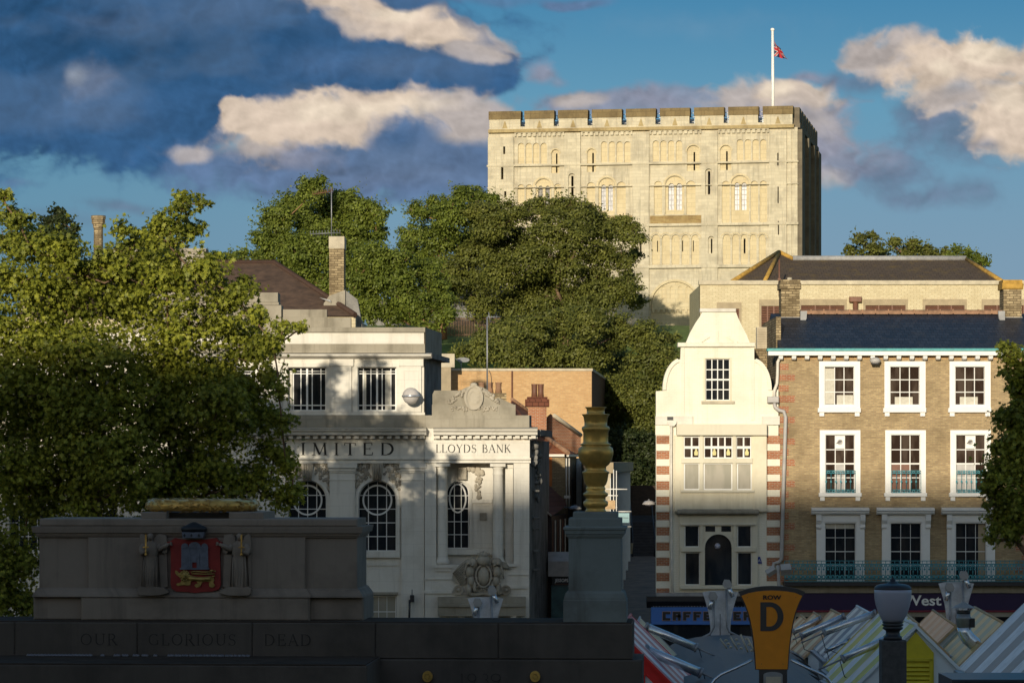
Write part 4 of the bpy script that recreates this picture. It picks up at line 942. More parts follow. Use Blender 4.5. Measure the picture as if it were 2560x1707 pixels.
# ---------------------------------------------------------------- cream Dutch gable house
def gable_house():
    F = Fr(1640, 140, 0, 0.0); c = Cv(F, 1560, 740, 0.4846)
    t = fthing('gable_house', 'narrow cream house with curved Dutch gable and striped brick corners', 'building', F)
    P = lambda x, y, d=0: c.p(x, y, d)
    # outline of the gable wall
    def arc_c(cx, cy, rx, ry, a0, a1, n=10): return [P(cx + rx * math.cos(R(a)), cy - ry * math.sin(R(a))) for a in [a0 + (a1 - a0) * i / n for i in range(n + 1)]]
    out = [P(165, 1530), P(802, 1530), P(802, 480), P(756, 486)] + arc_c(664, 485, 92, 160, 0, 88) + [P(668, 262), P(293, 262)] + arc_c(294, 485, 90, 160, 92, 180) + [P(204, 488), P(165, 490)]
    wh = [rect_pts(*c.rect(418, 322, 548, 540)), rect_pts(*c.rect(297, 722, 664, 1002)), rect_pts(*c.rect(294, 1180, 668, 1500))]
    MB().plate(out, wh, 0, .4).build('gable_wall', M['cream'], t)
    # curved top piece
    k = MB()
    lf = [P(320, 240), P(340, 190), P(368, 140), P(392, 105), P(404, 80)]; rt = [P(576, 80), P(588, 112), P(606, 150), P(630, 195), P(648, 240)]
    k.plate(lf + rt, (), -.05, .4, True); k.build('gable_crest', M['cream'], t)
    pbox(c, 392, 64, 578, 82, -.14, .45, .02).build('crest_coping', M['portland'], t)
    pbox(c, 278, 240, 678, 262, -.2, .45, .03).build('gable_ledge', M['cream'], t)
    k = MB()
    for s, xs in ((1, (384, 432)), (-1, (532, 582))):
        a, b = xs; x0, z0 = P(a, 240); x1, z1 = P(b, 205) if s == 1 else P(b, 240)
        k.ribbon([P(a, 240), P(438, 205)] if s == 1 else [P(532, 205), P(582, 240)], .14, -.12, -.04)
    pbox(c, 476, 178, 488, 240, -.1, -.04, 0, k); k.build('crest_moulding', M['cream'], t)
    k = MB()
    def arc_r(cx, cy, rx, ry, a0, a1, n=12): return [P(cx + rx * math.cos(R(a)), cy - ry * math.sin(R(a))) for a in [a0 + (a1 - a0) * i / n for i in range(n + 1)]]
    for pts in (arc_r(296, 485, 88, 156, 100, 180), arc_r(662, 485, 90, 156, 0, 80)):
        b = MB(); b.ribbon(pts, .16, -.1, .42); b.build('gable_scroll', M['cream'], t)
    for x0, x1 in ((296, 312), (655, 672)): pbox(c, x0, 265, x1, 640, -.06, .01).build('gable_strip', M['cream'], t)
    # string courses and blocks
    pbox(c, 162, 618, 356, 664, -.12, .01, .01).build('stone_block', M['portland'], t)
    pbox(c, 712, 618, 804, 664, -.12, .01, .01).build('stone_block', M['portland'], t)
    pbox(c, 162, 664, 240, 716, -.05, .01).build('stone_block', M['cream'], t)
    pbox(c, 272, 660, 738, 718, -.55, .01, .02).build('bay_cornice', M['render_trim'], t)
    # upper window
    k = MB(); X0, X1, Z0, Z1 = c.rect(410, 316, 556, 545); hx = c.rect(420, 324, 546, 538); k.plate(rect_pts(X0, X1, Z0, Z1), [rect_pts(*hx)], -.02, .15); k.build('window_surround', M['render'], t)
    sash(t, c, (418, 322, 548, 540), 4, 4, .1, 6, 5)
    pbox(c, 400, 541, 570, 554, -.12, .01, .01).build('window_sill', M['concrete'], t)
    # striped quoins
    for side, (x0, x1) in enumerate(((167, 234), (736, 803))):
        y = 720 if side == 0 else 720
        for i in range(11):
            ya = y + i * 78.6; red = pbox(c, x0, ya, x1, ya + 42, -.02, .01); red.build('red_quoin', M['redbrick'], t)
            if ya + 78 < 1500: pbox(c, x0 - 1, ya + 42.5, x1 + 2, ya + 78, -.05, .01, .01).build('white_quoin', M['cream'], t)
    # first-floor bay
    k = MB(); out = rect_pts(*c.rect(262, 716, 736, 1112, -.3)); holes = [rect_pts(*c.rect(*a, -.3)) for a in ((308, 724, 390, 848), (412, 724, 560, 848), (580, 724, 656, 848), (308, 860, 392, 1000), (410, 860, 560, 1000), (582, 860, 660, 1000))]
    k.plate(out, holes, -.3, .0); k.build('bay_wall', M['render'], t)
    k = MB(); x0, z0 = P(274, 1112, -.3); x1, _ = P(694, 1112, -.3); k.prism([(-.3, z0 + .12), (-.52, z0 + .03), (-.52, z0 - .06), (-.42, z0 - .12), (0, z0 - .12), (0, z0 + .12)], 'x', x0, x1); k.build('bay_sill_cornice', M['portland_dirty'], t)
    for a, cc, rr in (((308, 724, 390, 836), 2, 2), ((412, 724, 560, 836), 4, 2), ((578, 724, 656, 836), 2, 2)): sash(t, c, a, cc, rr, -.24, 5, 8, mg=M['glass_warm'])
    for a in ((308, 860, 392, 1000), (410, 860, 560, 1000), (582, 860, 660, 1000)): sash(t, c, a, 1, 1, -.24, 7, 5, mg=M['glass_blind'])
    pbox(c, 296, 836, 664, 862, -.37, -.2, .01).build('transom', M['render_trim'], t)
    for x in (399, 570): pbox(c, x - 9, 718, x + 9, 1004, -.36, -.2, .01).build('mullion', M['render_trim'], t)
    pbox(c, 292, 1000, 672, 1012, -.42, -.2, .01).build('bay_sill', M['render_trim'], t)
    k = MB(); X0, Z = P(244, 722, -.3)
    for x0, x1 in ((262, 300), (668, 736)): pbox(c, x0, 718, x1, 1108, -.33, -.29).build('bay_pilaster', M['render'], t)
    # coffee-cup paintings on the bay glass
    for x in (372, 466, 538, 634):
        X, Z = P(x, 808, -.22); q = MB(); q.prism([(X - .07, Z - .11), (X + .07, Z - .11), (X + .085, Z + .02), (X + .05, Z + .09), (X + .03, Z + .17), (X - .03, Z + .17), (X - .05, Z + .09), (X - .085, Z + .02)], 'y', -.205, -.2); q.build('painted_lamp', plain('cream_decal', (.62, .56, .25), .6, .1) if x == 372 else bpy.data.materials['cream_decal'], t)
    # ground-to-first window group with arch
    k = MB(); hs = [rect_pts(*c.rect(*a, -.18)) for a in ((312, 1182, 388, 1294), (314, 1320, 392, 1490), (584, 1182, 658, 1294), (584, 1320, 660, 1490), (418, 1182, 472, 1232), (500, 1182, 556, 1228))]
    X0, X1, Z0, Z1 = c.rect(416, 1226, 556, 1490, -.18); hs.append(arch_pts(X0, X1, Z0, Z1, 14))
    k.plate(rect_pts(*c.rect(286, 1124, 690, 1510, -.18)), hs[:4] + [hs[-1]], -.18, .01)
    k.build('window_group', M['render_trim'], t)
    for a in ((312, 1182, 388, 1294), (314, 1320, 392, 1490), (584, 1182, 658, 1294), (584, 1320, 660, 1490)): sash(t, c, a, 1, 1, -.12, 5, 4)
    o = MB(); o.plate(arch_pts(X0 - .05, X1 + .05, Z0, Z1 + .05, 14), (), -.10, -.08); o.build('pane', M['glass'], t)
    o = MB(); r = (X1 - X0) / 2; o.ribbon(arcp((X0 + X1) / 2, Z1 - r, r + .05, r + .05, 0, 180, 18), .12, -.28, -.16); o.ribbon([(X0 - .05, Z1 - r), (X0 - .05, Z0)], .11, -.27, -.17); o.ribbon([(X1 + .05, Z1 - r), (X1 + .05, Z0)], .11, -.27, -.17); o.build('arch_moulding', M['render_trim'], t)
    for a in ((420, 1186, 470, 1214), (502, 1186, 552, 1214)): pbox(c, *a, -.187, -.17).build('spandrel_pane', M['glass'], t)
    for x in (400, 572): pbox(c, x - 8, 1178, x + 8, 1500, -.25, -.17, .01).build('mullion', M['render_trim'], t)
    for y0, y1, x0, x1 in ((1296, 1318, 296, 408), (1296, 1318, 566, 680), (1494, 1510, 290, 690), (1170, 1182, 292, 680)): pbox(c, x0, y0, x1, y1, -.29, -.15, .01).build('transom', M['render_trim'], t)
    X, Z = P(482, 1288, -.05); o = MB(); o.ball((X, -.12, Z), .13); o.build('globe_light', M['lamp_glass'], t)
    # blue triangular plaque
    X, Z = P(696, 1362, -.03); o = MB(); o.prism([(X - .12, Z - .14), (X + .14, Z - .14), (X + .05, Z + .16), (X - .03, Z + .16)], 'y', -.06, -.001); o.build('wall_plaque', plain('deep_blue', (.02, .05, .25), .4, .1), t)
    text_mesh('plaque_lettering', 'A', .17, M['white_sign'], t, (X + .01, -.065, Z - .06), .003)
    # side wall, roof, rear
    X1 = P(802, 500)[0]
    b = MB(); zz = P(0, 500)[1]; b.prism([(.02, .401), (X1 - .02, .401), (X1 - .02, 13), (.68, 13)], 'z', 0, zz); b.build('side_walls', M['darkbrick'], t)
    zr = P(0, 280)[1]; ze = P(0, 520)[1]; b = MB(); b.prism([(.75, ze), (X1 / 2, zr), (X1 - .05, ze)], 'y', .42, 12.8); b.build('roof', M['slate_brown'], t)
    # rainwater pipe and hopper
    d = -.2
    o = MB(); pts = [(244, 660), (244, 1000), (246, 1400), (250, 1540)]; o.tube([(P(x, y, d)[0], d, P(x, y, d)[1]) for x, y in pts], .06, 8); X, Z = P(247, 656, d)
    o.prism([(X - .2, Z + .1), (X + .2, Z + .1), (X + .2, Z), (X + .1, Z - .12), (X - .1, Z - .12), (X - .2, Z)], 'y', d - .1, d + .12); o.build('rain_pipe', M['pale_pipe'], t)
    pbox(c, 223, 622, 254, 640, -.135, -.11).build('outlet_hole', M['black'], t)
    # shopfront: black cornice, blue fascia, dark glazing
    g = Cv(F, 1500, 1400, 0.2381)
    x0, zt = g.p(492, 376, -.6); _, zb = g.p(492, 466, -.6); XR = F.p(1946, 1500)[0] - .03
    o = MB(); o.prism([(-.7, zt), (-.7, zt - .22), (-.6, zt - .3), (-.4, zt - .52), (.0, zb), (.0, zt)], 'x', x0, XR); o.build('shop_cornice', M['black'], t)
    x0, x1, z0, z1 = g.rect(537, 492, 1900, 676, -.5); o = MB(); o.box(x0, XR, -.5, .0, z0, z1, .02); fb = o.build('blue_fascia', M['blue_sign'], t)
    zc = (z0 + z1) / 2; xa = g.p(658, 0, -.5)[0]; pitch = (g.p(1410, 0, -.5)[0] - xa) / 7
    dk = MB(); n = int((XR - x0) / .13)
    o = MB()
    for k in range(n): X = x0 + .1 + k * .128; o.ball((X, -.5, z1 + .03), .025, .025, .03, 6, 4)
    o.build('bead_trim', M['steel'], fb)
    # blocky letters
    u = .085; hh = .30
    def blk(ch, X, m, gsz=0.0):
        w = pitch * .74; a = .10 + gsz; y0, y1 = -.525 - (0.0 if gsz else .012), -.5
        z0_, z1_ = zc - hh / 1.0 * .62 - gsz, zc + hh * .62 + gsz; zm = (z0_ + z1_) / 2; X0, X1 = X - gsz, X + w + gsz
        R_ = lambda a0, a1, b0, b1: m.box(a0, a1, y0, y1, b0, b1)
        sides = {'C': 'LTB', 'A': 'LTRM', 'F': 'LTM', 'E': 'LTMB', 'N': 'LTR', 'R': 'LTMR', 'O': 'LTRB'}[ch]
        if 'L' in sides: R_(X0, X0 + a * 1.3, z0_, z1_)
        if 'T' in sides: R_(X0 + a * 1.3 + .0005, X1, z1_ - a, z1_)
        if 'M' in sides: R_(X0 + a * 1.3 + .0005, X1 - (.06 if ch in 'FE' else 0), zm - a / 2, zm + a / 2)
        if 'B' in sides: R_(X0 + a * 1.3 + .0005, X1, z0_, z0_ + a)
        if 'R' in sides: R_(X1 - a * 1.2, X1 + .0005, z0_, z1_ - a - .0005)
    for k, ch in enumerate('CAFFE NERO'):
        if ch == ' ': continue
        X = xa + pitch * (k if k < 5 else k - .1)
        if X > XR - .5: break
        m1 = MB(); blk(ch, X, m1, .02); o1 = m1.build('letter_edge', M['copper_edge'], fb)
        m2 = MB(); blk(ch, X, m2); m2.build('letter', M['black'], fb)
    MB().box(x0 + .05, XR, -.3, .05, 0.3, z0).build('shop_glazing', M['glass'], t)
    pbox(c, 167, 1530, 804, 1560, -.55, .2).build('flat_lead', M['lead'], t)
gable_house()
def W3(px, py, Y): return ((px - CX) * Y / FPX, Y, CAM_Z + (HY - py) * Y / FPX)
# ---------------------------------------------------------------- the stone bank
def bank():
    F = Fr(1061, 140, 0, 0.0); c = Cv(F, 600, 700, 0.3444); e = Cv(F, 600, 1080, 0.3444)
    t = fthing('stone_bank', 'pale stone bank with tall arched windows, heavy cornice and cut black lettering', 'bank', F)
    XL = F.p(-120, 900)[0]; z = lambda cy: c.p(0, cy)[1]; ze = lambda cy: e.p(0, cy)[1]
    cxs = [997 - 507 * k for k in range(6)]
    # ground + main storey wall
    hs = []
    for cx in cxs:
        hs.append(arch_pts(*e.rect(cx - 137, 352, cx + 139, 862), n=18)); hs.append(rect_pts(*e.rect(cx - 60, 1176, cx + 140, 1500)))
    MB().plate(rect_pts(XL, 0, 0, z(1300)), hs, 0, .6).build('main_wall', M['portland'], t)
    MB().box(XL, -.05, .9, 1.0, 0, z(700)).build('dark_interior', M['black'], t)
    rs = random.Random(3)
    for k, cx in enumerate(cxs):
        vis = k < 3
        a = (cx - 137, 352, cx + 139, 862)
        w = sash(t, e, a, 4, 5, .32, 6, 6, arch=True, mg=M['glass'])
        X, Z = e.p(cx, 492, .3); q = MB(); q.ribbon(arcp(X, Z, .62, .64, 0, 360, 36), .075, .28, .36); q.build('round_bar', M['white_frame'], w)
        # moulded architrave round the arch
        X0, X1, Z0, Z1 = e.rect(cx - 150, 338, cx + 152, 862); r = (X1 - X0) / 2; m = (X0 + X1) / 2
        q = MB(); q.ribbon([(X1, Z0)] + arcp(m, Z1 - r, r, r, 0, 180, 24) + [(X0, Z0)], .13, -.09, .03); q.build('arch_architrave', M['portland'], t)
        pbox(e, cx - 110, 866, cx + 165, 912, -.16, .02, .02).build('window_sill', M['portland'], t)
        pbox(e, cx - 110, 946, cx + 150, 968, -.05, .02).build('apron_panel', M['portland'], t)
        sash(t, e, (cx - 60, 1184, cx + 138, 1420), 3, 2, .2, 8, 4, mg=M['glass_blind'])
        pbox(e, cx - 70, 1160, cx + 150, 1180, -.1, .02, .01).build('lower_lintel', M['portland_dirty'], t)
        # impost blocks
        for s in (-1, 1): pbox(e, cx + s * 160 - 14, 528, cx + s * 160 + 14, 548, -.1, .01).build('impost', M['portland'], t)
        # keystone console
        X0, X1, Z0, Z1 = e.rect(cx - 44, 228, cx + 44, 352); q = MB()
        q.prism([(X0, Z1), (X1, Z1), (X1 - .08, Z0), (X0 + .08, Z0)], 'y', -.26, .02)
        for g in range(4): xx = X0 + .12 + g * (X1 - X0 - .24) / 3; q.tube([(xx, -.27, Z1 - .02), (xx, -.29, Z1 - .3), (xx * .9 + m * .1, -.27, Z0 + .03)], .035, 5)
        q.build('keystone', M['portland_carved'], t)
        if vis:
            for s in (-1, 1):
                q = MB()
                def pts(rs, s=s):
                    while True:
                        x, y = rs.uniform(50, 165), rs.uniform(232, 445)
                        if math.hypot(x, max(0, 492 - y) * 1.0) > 168: break
                    return e.p(cx + s * x, y)
                scatter_relief(q, pts, .085, -.0, rs, 46, 1.1); q.build('carved_swag', M['portland_carved'], t)
    # pilasters between the windows
    for k in range(7):
        cx = 743 + 507 - 507 * k + (0 if k else 2)
        x0, x1 = cx - 92, cx + 92
        if k == 0: x0, x1 = 1172, 1338
        q = MB(); X0, X1, Z0, Z1 = e.rect(x0, 290, x1, 1560, -.18); q.box(X0, X1, -.18, .01, 0, Z1, .0); 
        q.build('pilaster', M['portland'], t)
        q = MB(); pbox(e, x0 - 16, 226, x1 + 16, 262, -.34, .01, .02, q); pbox(e, x0 - 8, 262, x1 + 8, 284, -.27, .01, .02, q); pbox(e, x0 - 3, 284, x1 + 3, 296, -.22, .01, .01, q); pbox(e, x0 - 2, 340, x1 + 2, 350, -.21, .01, .01, q); q.build('pilaster_capital', M['portland'], t)
    # entablature
    MB().prism([(-.30, z(1290)), (-.30, z(1300)), (-.22, z(1308)), (-.22, z(1328)), (.01, z(1328)), (.01, z(1290))], 'x', XL, .0).build('architrave', M['portland'], t)
    MB().box(XL, 0, -.2, .3, z(1290), z(1158)).build('frieze', M['portland'], t)
    def cornice(X0, X1, d, ret=None, nm='cornice'):
        a = MB(); a.prism([(d, z(1158)), (d - .1, z(1150)), (d - .1, z(1128)), (d - .55, z(1124)), (d - .6, z(1106)), (d - .72, z(1092)), (d - .74, z(1078)), (d + .3, z(1068)), (d + .3, z(1158))], 'x', X0, X1)
        a.build(nm, M['portland'], t)
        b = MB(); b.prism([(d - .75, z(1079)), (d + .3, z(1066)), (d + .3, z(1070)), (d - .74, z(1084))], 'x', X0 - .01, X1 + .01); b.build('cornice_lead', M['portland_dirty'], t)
        n = int((X1 - X0) / .36)
        for k in range(n + 1):
            x = X0 + (X1 - X0) * (k + .5) / (n + 1); q = MB(); q.box(x - .1, x + .1, d - .38, d - .09, z(1150), z(1130)); q.build('dentil', M['portland'], t)
    cornice(XL, .1, -.2)
    for ch, cx in zip('LIMITED', (345, 455, 575, 697, 797, 925, 1068)):
        k = .66; X = c.p(cx, 0, -.2)[0]; a = SERIF[ch][0]; serif_text(t, ch, X - k * (a - .1) / 2, X + k * (a - .1) / 2, z(1270), z(1180), -.2, M['black_letters'], space=0.0, wscale=1.05)
    # attic storey set back above the cornice
    hs = []; AX = 0.0; AD = .15
    ucx = [995 - 508 * k for k in range(6)]
    for cx in ucx: hs.append(rect_pts(*c.rect(cx - 139, 634, cx + 139, 948, AD)))
    MB().plate(rect_pts(XL, -.02, z(1075), z(572)), hs, AD, .7).build('attic_wall', M['portland'], t)
    for k, cx in enumerate(ucx):
        w = sash(t, c, (cx - 139, 634, cx + 139, 948), 1, 1, .42, 7, 6, mg=M['glass'])
        q = MB(); X0, X1, Z0, Z1 = c.rect(cx - 132, 640, cx + 132, 942, .42)
        for f, wd in ((.5, .085), (.125, .035), (.33, .045), (.64, .045), (.88, .035)): x = X0 + (X1 - X0) * f; q.box(x - wd / 2, x + wd / 2, .425, .475, Z0, Z1)
        for f, wd in ((.11, .045), (.87, .035), (.93, .02)): zz = Z0 + (Z1 - Z0) * f; q.box(X0, X1, .427, .473, zz - wd / 2, zz + wd / 2)
        q.build('glazing_bars', M['white_frame'], w)
        q = MB()
        for f0, f1 in ((.1, .2), (.72, .86)) if k == 0 else ((.02, .1),): q.box(X0 + (X1 - X0) * f0, X0 + (X1 - X0) * f1, .464, .472, Z0, Z1 - .1)
        q.build('curtain', M['curtain'], w)
        # rebated surround
        q = MB(); X0, X1, Z0, Z1 = c.rect(cx - 178, 600, cx + 172, 958, AD); hx = c.rect(cx - 143, 630, cx + 143, 951, AD); q.plate(rect_pts(X0, X1, Z0, Z1), [rect_pts(*hx)], AD - .05, AD + .02); q.build('window_surround', M['portland'], t)
    for k in range(7):
        cx = 1240 - 507 * k
        q = MB(); pbox(c, cx - 74, 626, cx + 76, 958, AD - .12, AD + .01, .0, q); q.build('attic_pilaster', M['portland'], t)
        q = MB(); X0, X1, Z0, Z1 = c.rect(cx - 54, 652, cx + 58, 888, AD - .12); q.plate(rect_pts(X0, X1, Z0, Z1), [rect_pts(X0 + .05, X1 - .05, Z0 + .05, Z1 - .05)], AD - .145, AD - .118); q.build('panel_moulding', M['portland'], t)
        pbox(c, cx - 86, 572, cx + 92, 626, AD - .16, AD + .01, .02).build('attic_capital', M['portland'], t)
    MB().box(XL, .02, AD - .14, AD + .01, z(978), z(960)).build('sill_band', M['portland'], t)
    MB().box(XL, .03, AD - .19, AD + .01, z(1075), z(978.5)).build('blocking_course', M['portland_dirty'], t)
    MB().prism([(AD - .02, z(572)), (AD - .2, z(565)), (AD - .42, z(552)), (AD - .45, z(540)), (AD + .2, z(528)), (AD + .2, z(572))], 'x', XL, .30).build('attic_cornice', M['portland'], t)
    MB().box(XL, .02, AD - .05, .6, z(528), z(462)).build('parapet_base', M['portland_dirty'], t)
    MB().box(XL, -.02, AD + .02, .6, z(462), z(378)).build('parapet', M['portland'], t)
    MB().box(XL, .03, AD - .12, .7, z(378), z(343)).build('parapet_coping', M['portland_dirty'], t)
    # stepped blocks above
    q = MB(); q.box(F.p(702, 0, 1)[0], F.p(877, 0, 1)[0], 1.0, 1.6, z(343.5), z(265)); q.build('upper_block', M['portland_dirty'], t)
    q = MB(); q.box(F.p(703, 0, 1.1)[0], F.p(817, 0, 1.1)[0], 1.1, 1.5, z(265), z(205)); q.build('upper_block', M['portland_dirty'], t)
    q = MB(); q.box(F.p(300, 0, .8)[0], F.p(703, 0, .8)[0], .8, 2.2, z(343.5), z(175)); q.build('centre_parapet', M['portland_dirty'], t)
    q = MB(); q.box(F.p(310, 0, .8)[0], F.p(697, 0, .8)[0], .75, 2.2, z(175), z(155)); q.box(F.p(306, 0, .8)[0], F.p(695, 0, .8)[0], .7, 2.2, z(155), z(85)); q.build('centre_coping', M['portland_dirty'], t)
    # return of the attic along the alley
    q = MB(); q.prism([(-.02, .7), (.02, .16), (.60, 6.3), (-1, 6.3)], 'z', z(1075), z(528)); q.build('attic_return', M['shade_grey'], t)
    q = MB(); q.prism([(.0, .3), (.34, AD - .4), (.98, 6.5), (0, 6.5)], 'z', z(568), z(532)); q.build('return_cornice', M['shade_grey'], t)
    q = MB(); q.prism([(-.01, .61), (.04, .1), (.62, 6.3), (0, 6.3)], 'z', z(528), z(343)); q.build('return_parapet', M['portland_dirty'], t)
    # ---- projecting end bay over the corner
    D = -.30; X0 = c.p(1340, 0, D)[0]; XA = c.p(1410, 0, D)[0]; XR = c.p(2100, 0, D)[0]
    o = rect_pts(X0 + .01, XR, 0, ze(178)); hole = rect_pts(*e.rect(1424, 224, 1986, 962, D))
    MB().plate(o, [hole], D, .5).build('end_bay_wall', M['portland'], t)
    MB().box(X0, XR + .02, D - .08, D + .01, z(1290), z(1160)).build('end_frieze', M['portland'], t)
    MB().box(X0 - .05, XA + .05, D + .02, .55, z(1160), z(1070)).build('cornice_break', M['portland'], t)
    MB().prism([(D - .16, z(1290)), (D - .16, z(1302)), (D - .09, z(1310)), (D - .09, z(1326)), (D + .01, z(1328)), (D + .01, z(1290))], 'x', X0, XR + .06).build('end_architrave', M['portland'], t)
    cornice(XA - .02, XR + .35, D - .08, nm='end_cornice')
    xa, xb = c.p(1422, 0, D - .08)[0], c.p(1962, 0, D - .08)[0]
    serif_text(t, 'LLOYDS BANK', xa, xb, z(1252), z(1192), D - .08, M['black_letters'], space=.04, wscale=.85)
    # recess
    hw = arch_pts(*e.rect(1498, 358, 1664, 845, .8), n=16)
    x0, x1 = hole[0][0] - .05, hole[1][0] + .05
    MB().plate(rect_pts(x0, x1, hole[0][1] - .05, hole[2][1] + .05), [hw], .8, 1.2).build('recess_back', M['portland'], t)
    q = MB(); q.box(x0, x1, .5, .81, hole[2][1], hole[2][1] + .06); q.box(x0, x1, .5, .81, hole[0][1] - .06, hole[0][1]); q.box(x0 - .06, x0, .5, .81, hole[0][1], hole[2][1]); q.box(x1, x1 + .06, .5, .81, hole[0][1], hole[2][1]); q.build('recess_cheeks', M['portland'], t)
    w = sash(t, e, (1498, 358, 1664, 845), 3, 5, .95, 8, 6, arch=True); X, Z = e.p(1580, 480, .9); q = MB(); q.ribbon(arcp(X, Z, .36, .62, 0, 360, 30), .07, .9, 1.0); q.build('round_bar', M['white_frame'], w)
    Xa, Xb, Za, Zb = e.rect(1488, 348, 1676, 845, .8); r = (Xb - Xa) / 2; q = MB(); q.ribbon([(Xb, Za)] + arcp((Xa + Xb) / 2, Zb - r, r, r, 0, 180, 20) + [(Xa, Za)], .1, .7, .82); q.build('arch_architrave', M['portland'], t)
    pbox(e, 1500, 848, 1920, 890, .5, .82, .02).build('recess_sill', M['portland'], t)
    pbox(e, 1680, 486, 1830, 516, .7, .81, .01).build('recess_band', M['portland'], t)
    q = MB(); Xa, Xb, Za, Zb = e.rect(1716, 524, 1830, 838, .8); q.plate(rect_pts(Xa, Xb, Za, Zb), [rect_pts(Xa + .06, Xb - .06, Za + .06, Zb - .06)], .76, .81); q.build('panel_moulding', M['portland'], t)
    pbox(e, 1740, 585, 1790, 640, .74, .81).build('bronze_plaque', M['portland_carved'], t)
    q = MB()
    def g1(rs): k = rs.random(); x, y = (1650 + 100 * k, 270 + 30 * k * k) if rs.random() < .4 else (1735 + 14 * math.sin(rs.random() * 6), rs.uniform(270, 480)); return e.p(x + rs.uniform(-14, 14), y + rs.uniform(-12, 12), .75)
    scatter_relief(q, g1, .09, .72, rs, 70, .9); q.build('carved_garland', M['portland_carved'], t)
    q = MB(); pbox(e, 1580, 256, 1645, 345, .5, .8, .03, q); q.build('keystone', M['portland_carved'], t)
    for cx, dd in ((1469, -.1), (1872, -.1)):
        X, _ = e.p(cx, 0, dd); zb_, zt_ = ze(958), ze(228); q = MB(); r = .235
        q.lathe([(r * 1.35, zb_), (r * 1.35, zb_ + .14), (r * 1.2, zb_ + .2), (r * 1.05, zb_ + .28), (r, zb_ + .34), (r, zb_ + 2), (r * .9, zt_ - .75), (r * .9, zt_ - .5), (r * 1.0, zt_ - .46), (r * .92, zt_ - .42), (r * .92, zt_ - .24), (r * 1.2, zt_ - .14)], (X, dd), 20); q.box(X - .34, X + .34, dd - .33, dd + .3, zt_ - .14, zt_ + .0, .02)
        q.build('column', M['portland'], t)
    q = MB(); pbox(e, 1926, 228, 1982, 960, .1, .6, 0, q); pbox(e, 1916, 232, 1984, 262, .04, .6, .01, q); q.build('inner_pilaster', M['portland'], t)
    # ledges below the recess
    for y0, y1, a, b, dd in ((962, 985, 1405, 1540, .14), (985, 1008, 1415, 1530, .08), (955, 975, 1900, 2010, .14), (1060, 1068, 1338, 1560, .05), (1148, 1170, 1338, 1540, .07), (1028, 1036, 1950, 2095, .05), (1112, 1134, 1950, 2090, .07)):
        pbox(e, a, y0, b, y1, D - dd, D + .01).build('ledge', M['portland'], t)
    # achievement of arms in high relief
    q = MB(); X, Z = e.p(1770, 1030, D); q2 = lambda x, y: e.p(x, y, D)
    def blob(x, y, rx, ry, d=.2): a, b = q2(x, y); k = e.m(0); q.ball((a, D - d * .4, b), rx * k, d, ry * k, 12, 8)
    blob(1768, 1040, 50, 78, .36); blob(1768, 932, 50, 44, .42); blob(1768, 890, 40, 26, .34); blob(1690, 948, 38, 36, .34); blob(1862, 942, 40, 34, .34)
    for sx in (-1, 1):
        bx = 1768 + sx * 98
        blob(bx, 1010, 34, 50, .36); blob(bx - sx * 8, 1075, 28, 48, .32); blob(bx + sx * 8, 1140, 24, 46, .30); blob(bx - sx * 34, 1120, 18, 52, .3); blob(bx + sx * 10, 950, 22, 22, .42); blob(bx - sx * 18, 962, 14, 10, .46)
        for k in range(9): p0 = q2(bx + sx * (6 + k * 3), 925 + k * 7); p1 = q2(bx + sx * (34 + k * 2), 948 + k * 14); q.tube([(p0[0], D - .34, p0[1]), (p1[0], D - .2, p1[1])], .035, 5)
    for x in (1585, 1932):
        X, Z = q2(x, 1145); q.prism(ell(X, Z, .22, .22, 20), 'y', D - .14, D + .01); q.ribbon(ell(X, Z, .19, .19, 20), .05, D - .2, D - .13, True); q.ball((X, D - .15, Z), .08, .08, .08)
    X, Z = q2(1768, 1040); q.ribbon(ell(X, Z, .33, .48, 24), .06, D - .40, D - .25, True)
    for k in range(5): X, Z = q2(1730 + k * 19, 872 + abs(k - 2) * 6); q.ball((X, D - .3, Z), .055, .06, .08, 8, 6)
    X0_, Z0_ = q2(1690, 1170); q.ribbon([q2(1640, 1160), q2(1700, 1176), q2(1768, 1166), q2(1836, 1176), q2(1900, 1160)], .12, D - .3, D - .1)
    a0 = [q2(1700, 900), q2(1640, 925), q2(1590, 965), q2(1552, 1010), q2(1540, 1050), q2(1560, 1085), q2(1600, 1105), q2(1640, 1100), q2(1650, 1000)]
    q.prism(a0, 'y', D - .16, D + .01)
    for k in range(8): p0 = q2(1672, 918 + k * 15); p1 = q2(1546 + k * 8, 1024 + k * 11); q.tube([(p0[0], D - .22, p0[1]), ((p0[0] + p1[0]) / 2, D - .27, (p0[1] + p1[1]) / 2 + .05), (p1[0], D - .2, p1[1])], .032, 5)
    for k in range(5): p0 = q2(1850, 928 + k * 9); p1 = q2(1935 + k * 8, 950 + k * 10); q.tube([(p0[0], D - .25, p0[1]), (p1[0], D - .12, p1[1])], .03, 5)
    def g2(rs): a = rs.random() * 6.28; k = rs.random() ** .5; return q2(1768 + 140 * k * math.cos(a), 1020 + 140 * k * math.sin(a))
    scatter_relief(q, g2, .038, D - .30, rs, 230, .9)
    q.build('carved_arms', M['portland_carved'], t)
    # curved balcony shelf on brackets
    a = MB(); xa, xb = e.p(1435, 0, D - .7)[0], e.p(2075, 0, D - .7)[0]
    for y0, y1, rr in ((1190, 1240, .78), (1240, 1258, 1.0), (1258, 1325, .86)):
        pts = [(xa, D)] + [(xa + (xb - xa) * k / 16, D - rr * (.55 + .45 * math.sin(math.pi * k / 16))) for k in range(17)] + [(xb, D)]
        a.prism(pts, 'z', ze(y1), ze(y0))
    a.build('balcony_shelf', M['portland_dirty'], t)
